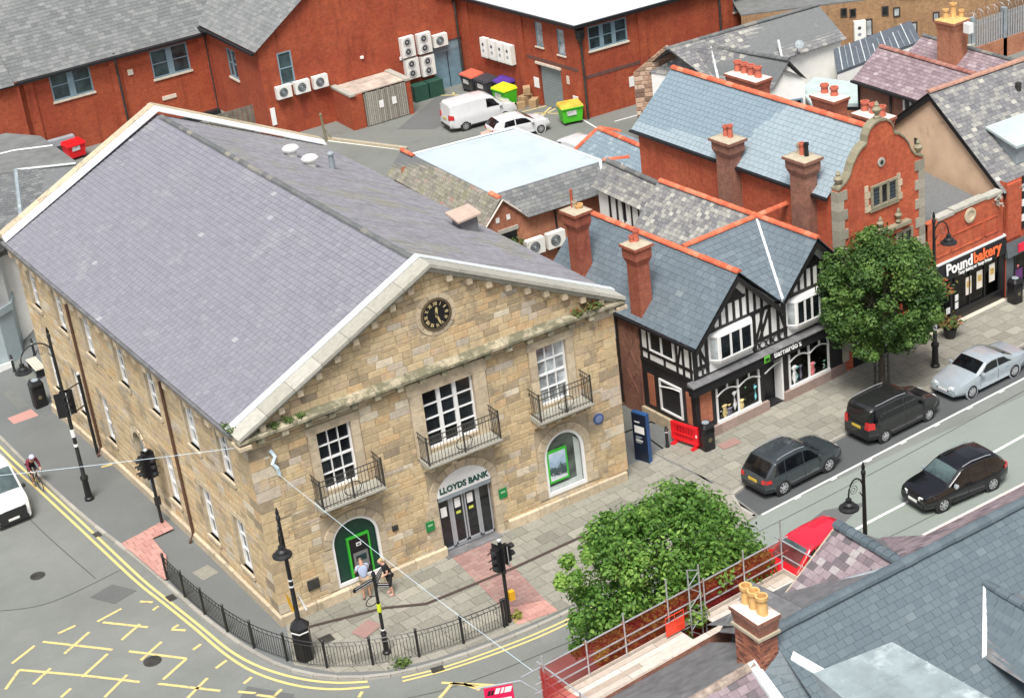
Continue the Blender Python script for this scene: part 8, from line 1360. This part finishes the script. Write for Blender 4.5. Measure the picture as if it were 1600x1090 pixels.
# ================================================================ people
def skinned(name, J, Eg, mat, par, sub=2):
    me = bpy.data.meshes.new(name); me.from_pydata([V(p[:3]) for p in J], Eg, []); o = bpy.data.objects.new(name, me); SC.collection.objects.link(o); md = o.modifiers.new('s', 'SKIN'); md.use_smooth_shade = True
    for i, p in enumerate(J): s = me.skin_vertices[0].data[i]; r = p[3]; s.radius = (r, p[4] if len(p) > 4 else r); s.use_root = i == 0
    sb = o.modifiers.new('d', 'SUBSURF'); sb.levels = sub; sb.render_levels = sub; dg = bpy.context.evaluated_depsgraph_get(); m2 = bpy.data.meshes.new_from_object(o.evaluated_get(dg)); m2.name = name; bpy.data.objects.remove(o); bpy.data.meshes.remove(me); m2.materials.clear(); m2.materials.append(mat)
    q = bpy.data.objects.new(name, m2); SC.collection.objects.link(q); q.parent = par; return q
def figure(label, loc, deg, pose, skin, shirt, trou, hair, shoe, H=1.75, short_sleeve=True, shorts=True, long_hair=False, helmet=None):
    """pose gives joint positions in local coords, x forward, y left"""
    r = thing('person', (loc[0], loc[1], zg(loc[0], loc[1])+(loc[2] if len(loc) > 2 else 0)), label, 'person', None, R(deg)); P = pose; J, Eg = [], []
    def add(p, rad, par=None, r2=None): J.append((*p, rad, r2 or rad)); k = len(J)-1; Eg.append((par, k)) if par is not None else None; return k
    pel = add(P['pelvis'], .13, None, .1); wai = add(P['waist'], .12, pel, .095); che = add(P['chest'], .15, wai, .1); nk = add(P['neck'], .06, che); hd = add(P['head'], .085, nk, .1); tp = add(V(P['head'])+V(P.get('hup', (0.01, 0, .11))), .07, hd)
    no = add(V(P['head'])+V(P.get('face', (.1, 0, -.015))), .022, hd)
    for s in ('l', 'r'):
        sh = add(P['sh'+s], .06, che); el = add(P['el'+s], .042, sh); wrst = add(P['wr'+s], .03, el); pm = add(V(P['wr'+s]).lerp(V(P['ha'+s]), .55), .034, wrst, .018)
        d_ = (V(P['ha'+s])-V(P['wr'+s])).normalized(); sd_ = d_.cross(Z if abs(d_.z) < .9 else XX).normalized(); u_ = sd_.cross(d_); b0 = V(P['wr'+s]).lerp(V(P['ha'+s]), .55)
        for k, ln in ((-1.5, .07), (-.5, .085), (.5, .08), (1.5, .06)): f1 = add(b0+sd_*k*.017+d_*.045, .0095, pm); add(b0+sd_*k*.02+d_*(.045+ln*.6)-u_*.02, .008, f1)
        t_ = add(b0-d_*.03+sd_*.04, .011, pm); add(b0+d_*.02+sd_*.06, .009, t_)
        hp = add(P['hip'+s], .085, pel); kn = add(P['kn'+s], .055, hp); an = add(P['an'+s], .036, kn); add(V(P['an'+s])+V(P.get('toe', (.13, 0, -.04))), .035, an, .025)
    b = skinned('body', J, Eg, skin, r)
    c = [P['waist'], P['chest'], P['shl'], P['ell'], P['shr'], P['elr'], P['pelvis']]; k = .55 if short_sleeve else .98; se = [V(P['shl']).lerp(V(P['ell']), k), V(P['shr']).lerp(V(P['elr']), k)]
    T_ = [(*P['pelvis'], .15, .118), (*P['waist'], .15, .13), (*P['chest'], .178, .135), (*P['shl'], .088), (*se[0], .062), (*P['shr'], .088), (*se[1], .062), (*V(P['chest']).lerp(V(P['neck']), .72), .1, .095)]; ed = [(0, 1), (1, 2), (2, 3), (3, 4), (2, 5), (5, 6), (2, 7)]
    if not short_sleeve: T_ += [(*P['wrl'], .042), (*P['wrr'], .042)]; ed += [(4, 8), (6, 9)]
    skinned('shirt', T_, ed, shirt, r)
    k = .98 if shorts else 1; Q = [(*P['pelvis'], .15, .12), (*P['hipl'], .102), (*P['hipr'], .102), (*P['knl'], .072), (*P['knr'], .072)]; ed = [(0, 1), (0, 2), (1, 3), (2, 4)]
    if not shorts: Q += [(*P['anl'], .05), (*P['anr'], .05)]; ed += [(3, 5), (4, 6)]
    skinned('trousers' if not shorts else 'shorts', Q, ed, trou, r)
    for s in 'lr': a = V(P['an'+s]); t = V(P.get('toe', (.13, 0, -.04))); skinned('shoe', [(*(a-t*.3-Z*.03), .045), (*(a+t*.5-Z*.02), .05, .04), (*(a+t*1.05-Z*.01), .042, .03)], [(0, 1), (1, 2)], shoe, r, 1)
    h_ = V(P['head']); fd = V(P.get('face', (.1, 0, -.015))).normalized(); up = V(P.get('hup', (.01, 0, .11))).normalized()
    if helmet: m = MB().lathe(h_+up*.02, [(.125, 0), (.13, .04), (.11, .1), (.06, .145), (.01, .155)], 14, tuple(up)).build('helmet', helmet, r, smooth=True)
    else:
        Hj = [(*(h_+up*.09-fd*.01), .082, .09), (*(h_+up*.02-fd*.05), .078, .085)]; ed = [(0, 1)]
        if long_hair: Hj.append((*(h_-up*.12-fd*.07), .06, .04)); ed.append((1, 2))
        skinned('hair', Hj, ed, hair, r, 1)
    sd_ = up.cross(fd)
    for s in (-1, 1): MB().lathe(h_+fd*.088+sd_*s*.033+up*.018, [(.012, 0), (.008, .006)], 8, tuple(fd)).build('eye', BPAINT, r); MB().lathe(h_+sd_*s*.086, [(.02, 0), (.012, .012)], 8, tuple(sd_*s)).build('ear', skin, r)
    MB().obox(h_+fd*.088-up*.055-sd_*.025, sd_*.05, up*.01, fd*.008).build('mouth', flat('lips', (.3, .1, .08), .6) if 'lips' not in bpy.data.materials else bpy.data.materials['lips'], r)
    return r
SKIN = flat('light skin', (.56, .33, .24), .6, var=.05); SKT = flat('tanned skin', (.46, .26, .17), .6, var=.05)
ST = dict(pelvis=(0, 0, .93), waist=(.01, 0, 1.08), chest=(.02, 0, 1.32), neck=(.02, 0, 1.48), head=(.05, 0, 1.61), shl=(.01, .19, 1.4), shr=(.01, -.19, 1.4), hipl=(0, .1, .88), hipr=(0, -.1, .88), knl=(.03, .11, .49), knr=(.02, -.12, .49), anl=(-.02, .12, .09), anr=(.0, -.13, .09))
p1 = dict(ST, ell=(.14, .26, 1.14), elr=(.14, -.26, 1.14), wrl=(.36, .14, 1.2), wrr=(.36, -.12, 1.2), hal=(.44, .1, 1.21), har=(.44, -.08, 1.2), head=(.1, 0, 1.6), hup=(.04, 0, .1), face=(.09, 0, -.05))
figure('man in pale blue t-shirt and khaki shorts using the cash machine, back turned', (3.12, -.58), 84, p1, SKT, flat('pale blue cotton', (.42, .5, .68), .85, var=.08), flat('khaki cotton', (.33, .26, .18), .9), flat('short grey hair', (.34, .26, .21), .9), flat('dark trainers', (.06, .05, .05), .7))
p2 = dict(ST, waist=(.05, 0, 1.05), chest=(.13, 0, 1.27), neck=(.18, 0, 1.42), head=(.24, 0, 1.53), shl=(.13, .18, 1.36), shr=(.13, -.18, 1.36), ell=(.1, .24, 1.08), elr=(.12, -.24, 1.08), wrl=(.3, .17, .98), wrr=(.3, -.16, .98), hal=(.38, .13, .97), har=(.38, -.12, .97), hup=(.03, 0, .1), face=(.09, 0, -.05))
figure('blond person in black t-shirt and dark shorts holding white bags by the cash machine', (3.95, -.92), 172, p2, SKIN, flat('black cotton', (.012, .012, .013), .85), flat('black shorts', (.02, .02, .022), .9), flat('blond hair', (.5, .34, .14), .8), flat('pink sandals', (.5, .2, .17), .7), long_hair=True)
WB_ = thing('carrier_bags', (3.52, -.86, .6), 'white carrier bags held by the blond person', 'bag'); skinned('bag', [(-.02, -.04, .1, .13, .08), (.0, 0, .32, .11, .07), (.02, .02, .45, .03, .02)], [(0, 1), (1, 2)], PL, WB_, 1); skinned('bag', [(-.0, .18, .14, .11, .07), (.02, .16, .33, .08, .06), (.03, .12, .44, .03, .02)], [(0, 1), (1, 2)], PL, WB_, 1)
BKX, BKY_, BKA = -3.78, 17.35, -85
BIKE = thing('bicycle', (BKX, BKY_, zg(BKX, BKY_)-.1), 'dark road bicycle ridden along the yellow lines', 'bicycle', None, R(BKA))
for x, nm in ((-.5, 'wheel'), (.52, 'wheel')):
    wv_ = MB().tube([(x+.33*cos(a), 0, .34+.33*sin(a)) for a in [2*pi*i/22 for i in range(23)]], .016, 6, cap=False).build('wheel', RUBBER, BIKE); s = MB()
    for k in range(12): a = 2*pi*k/12; s.tube([(x, .015*(-1)**k, .34), (x+.32*cos(a), 0, .34+.32*sin(a))], .003, 3)
    s.build('spokes', SILV, wv_, kind='stuff'); MB().lathe((x, -.04, .34), [(.025, 0), (.03, .04), (.025, .08)], 8, (0, 1, 0)).build('hub', SILV, wv_)
fm_ = MB()
for a, b_ in (((-.5, 0, .34), (-.08, 0, .3)), ((-.08, 0, .3), (-.2, 0, .82)), ((-.2, 0, .82), (.36, 0, .84)), ((-.08, 0, .3), (.38, 0, .74)), ((-.5, 0, .34), (-.2, 0, .8)), ((.34, 0, .92), (.42, 0, .66)), ((.42, 0, .66), (.52, 0, .34)), ((-.2, 0, .82), (-.23, 0, .95))): fm_.tube([a, b_], .018, 6)
fm_.build('frame', BPAINT, BIKE); MB().hexa([(-.34, -.07, .95), (-.05, -.03, .95), (-.05, .03, .95), (-.34, .07, .95)], [(-.34, -.06, .99), (-.05, -.02, .98), (-.05, .02, .98), (-.34, .06, .99)]).build('saddle', PLAST, BIKE); MB().tube([(.5, -.21, .8), (.52, -.21, .92), (.42, -.2, .96), (.36, 0, .96), (.42, .2, .96), (.52, .21, .92), (.5, .21, .8)], .016, 6).build('handlebar', PLAST, BIKE); MB().tube([(-.08, -.1, .3), (-.02, -.1, .16)], .012, 5).build('crank', SILV, BIKE); MB().tube([(-.08, .1, .3), (-.14, .1, .44)], .012, 5).build('crank', SILV, BIKE)
pc = dict(pelvis=(-.2, 0, 1.06), waist=(-.08, 0, 1.17), chest=(.1, 0, 1.32), neck=(.24, 0, 1.42), head=(.32, 0, 1.5), shl=(.15, .19, 1.33), shr=(.15, -.19, 1.33), ell=(.26, .25, 1.1), elr=(.26, -.25, 1.1), wrl=(.4, .21, .99), wrr=(.4, -.21, .99), hal=(.47, .2, .95), har=(.47, -.2, .95), hipl=(-.17, .09, 1.0), hipr=(-.17, -.09, 1.0), knl=(.14, .12, .78), knr=(.06, -.11, .62), anl=(-.12, .12, .47), anr=(-.03, -.11, .2), hup=(.0, 0, .11), face=(.1, 0, -.03), toe=(.12, 0, -.03))
figure('cyclist in dark red and navy jersey with a pale helmet riding by the kerb', (BKX, BKY_, -.1), BKA, pc, SKIN, flat('maroon jersey', (.16, .02, .04), .8, var=.3, scale=12), flat('black bib shorts', (.015, .015, .018), .7), None, flat('dark cycling shoes', (.03, .03, .03), .6), short_sleeve=False, helmet=flat('pale lilac helmet', (.55, .56, .75), .4))
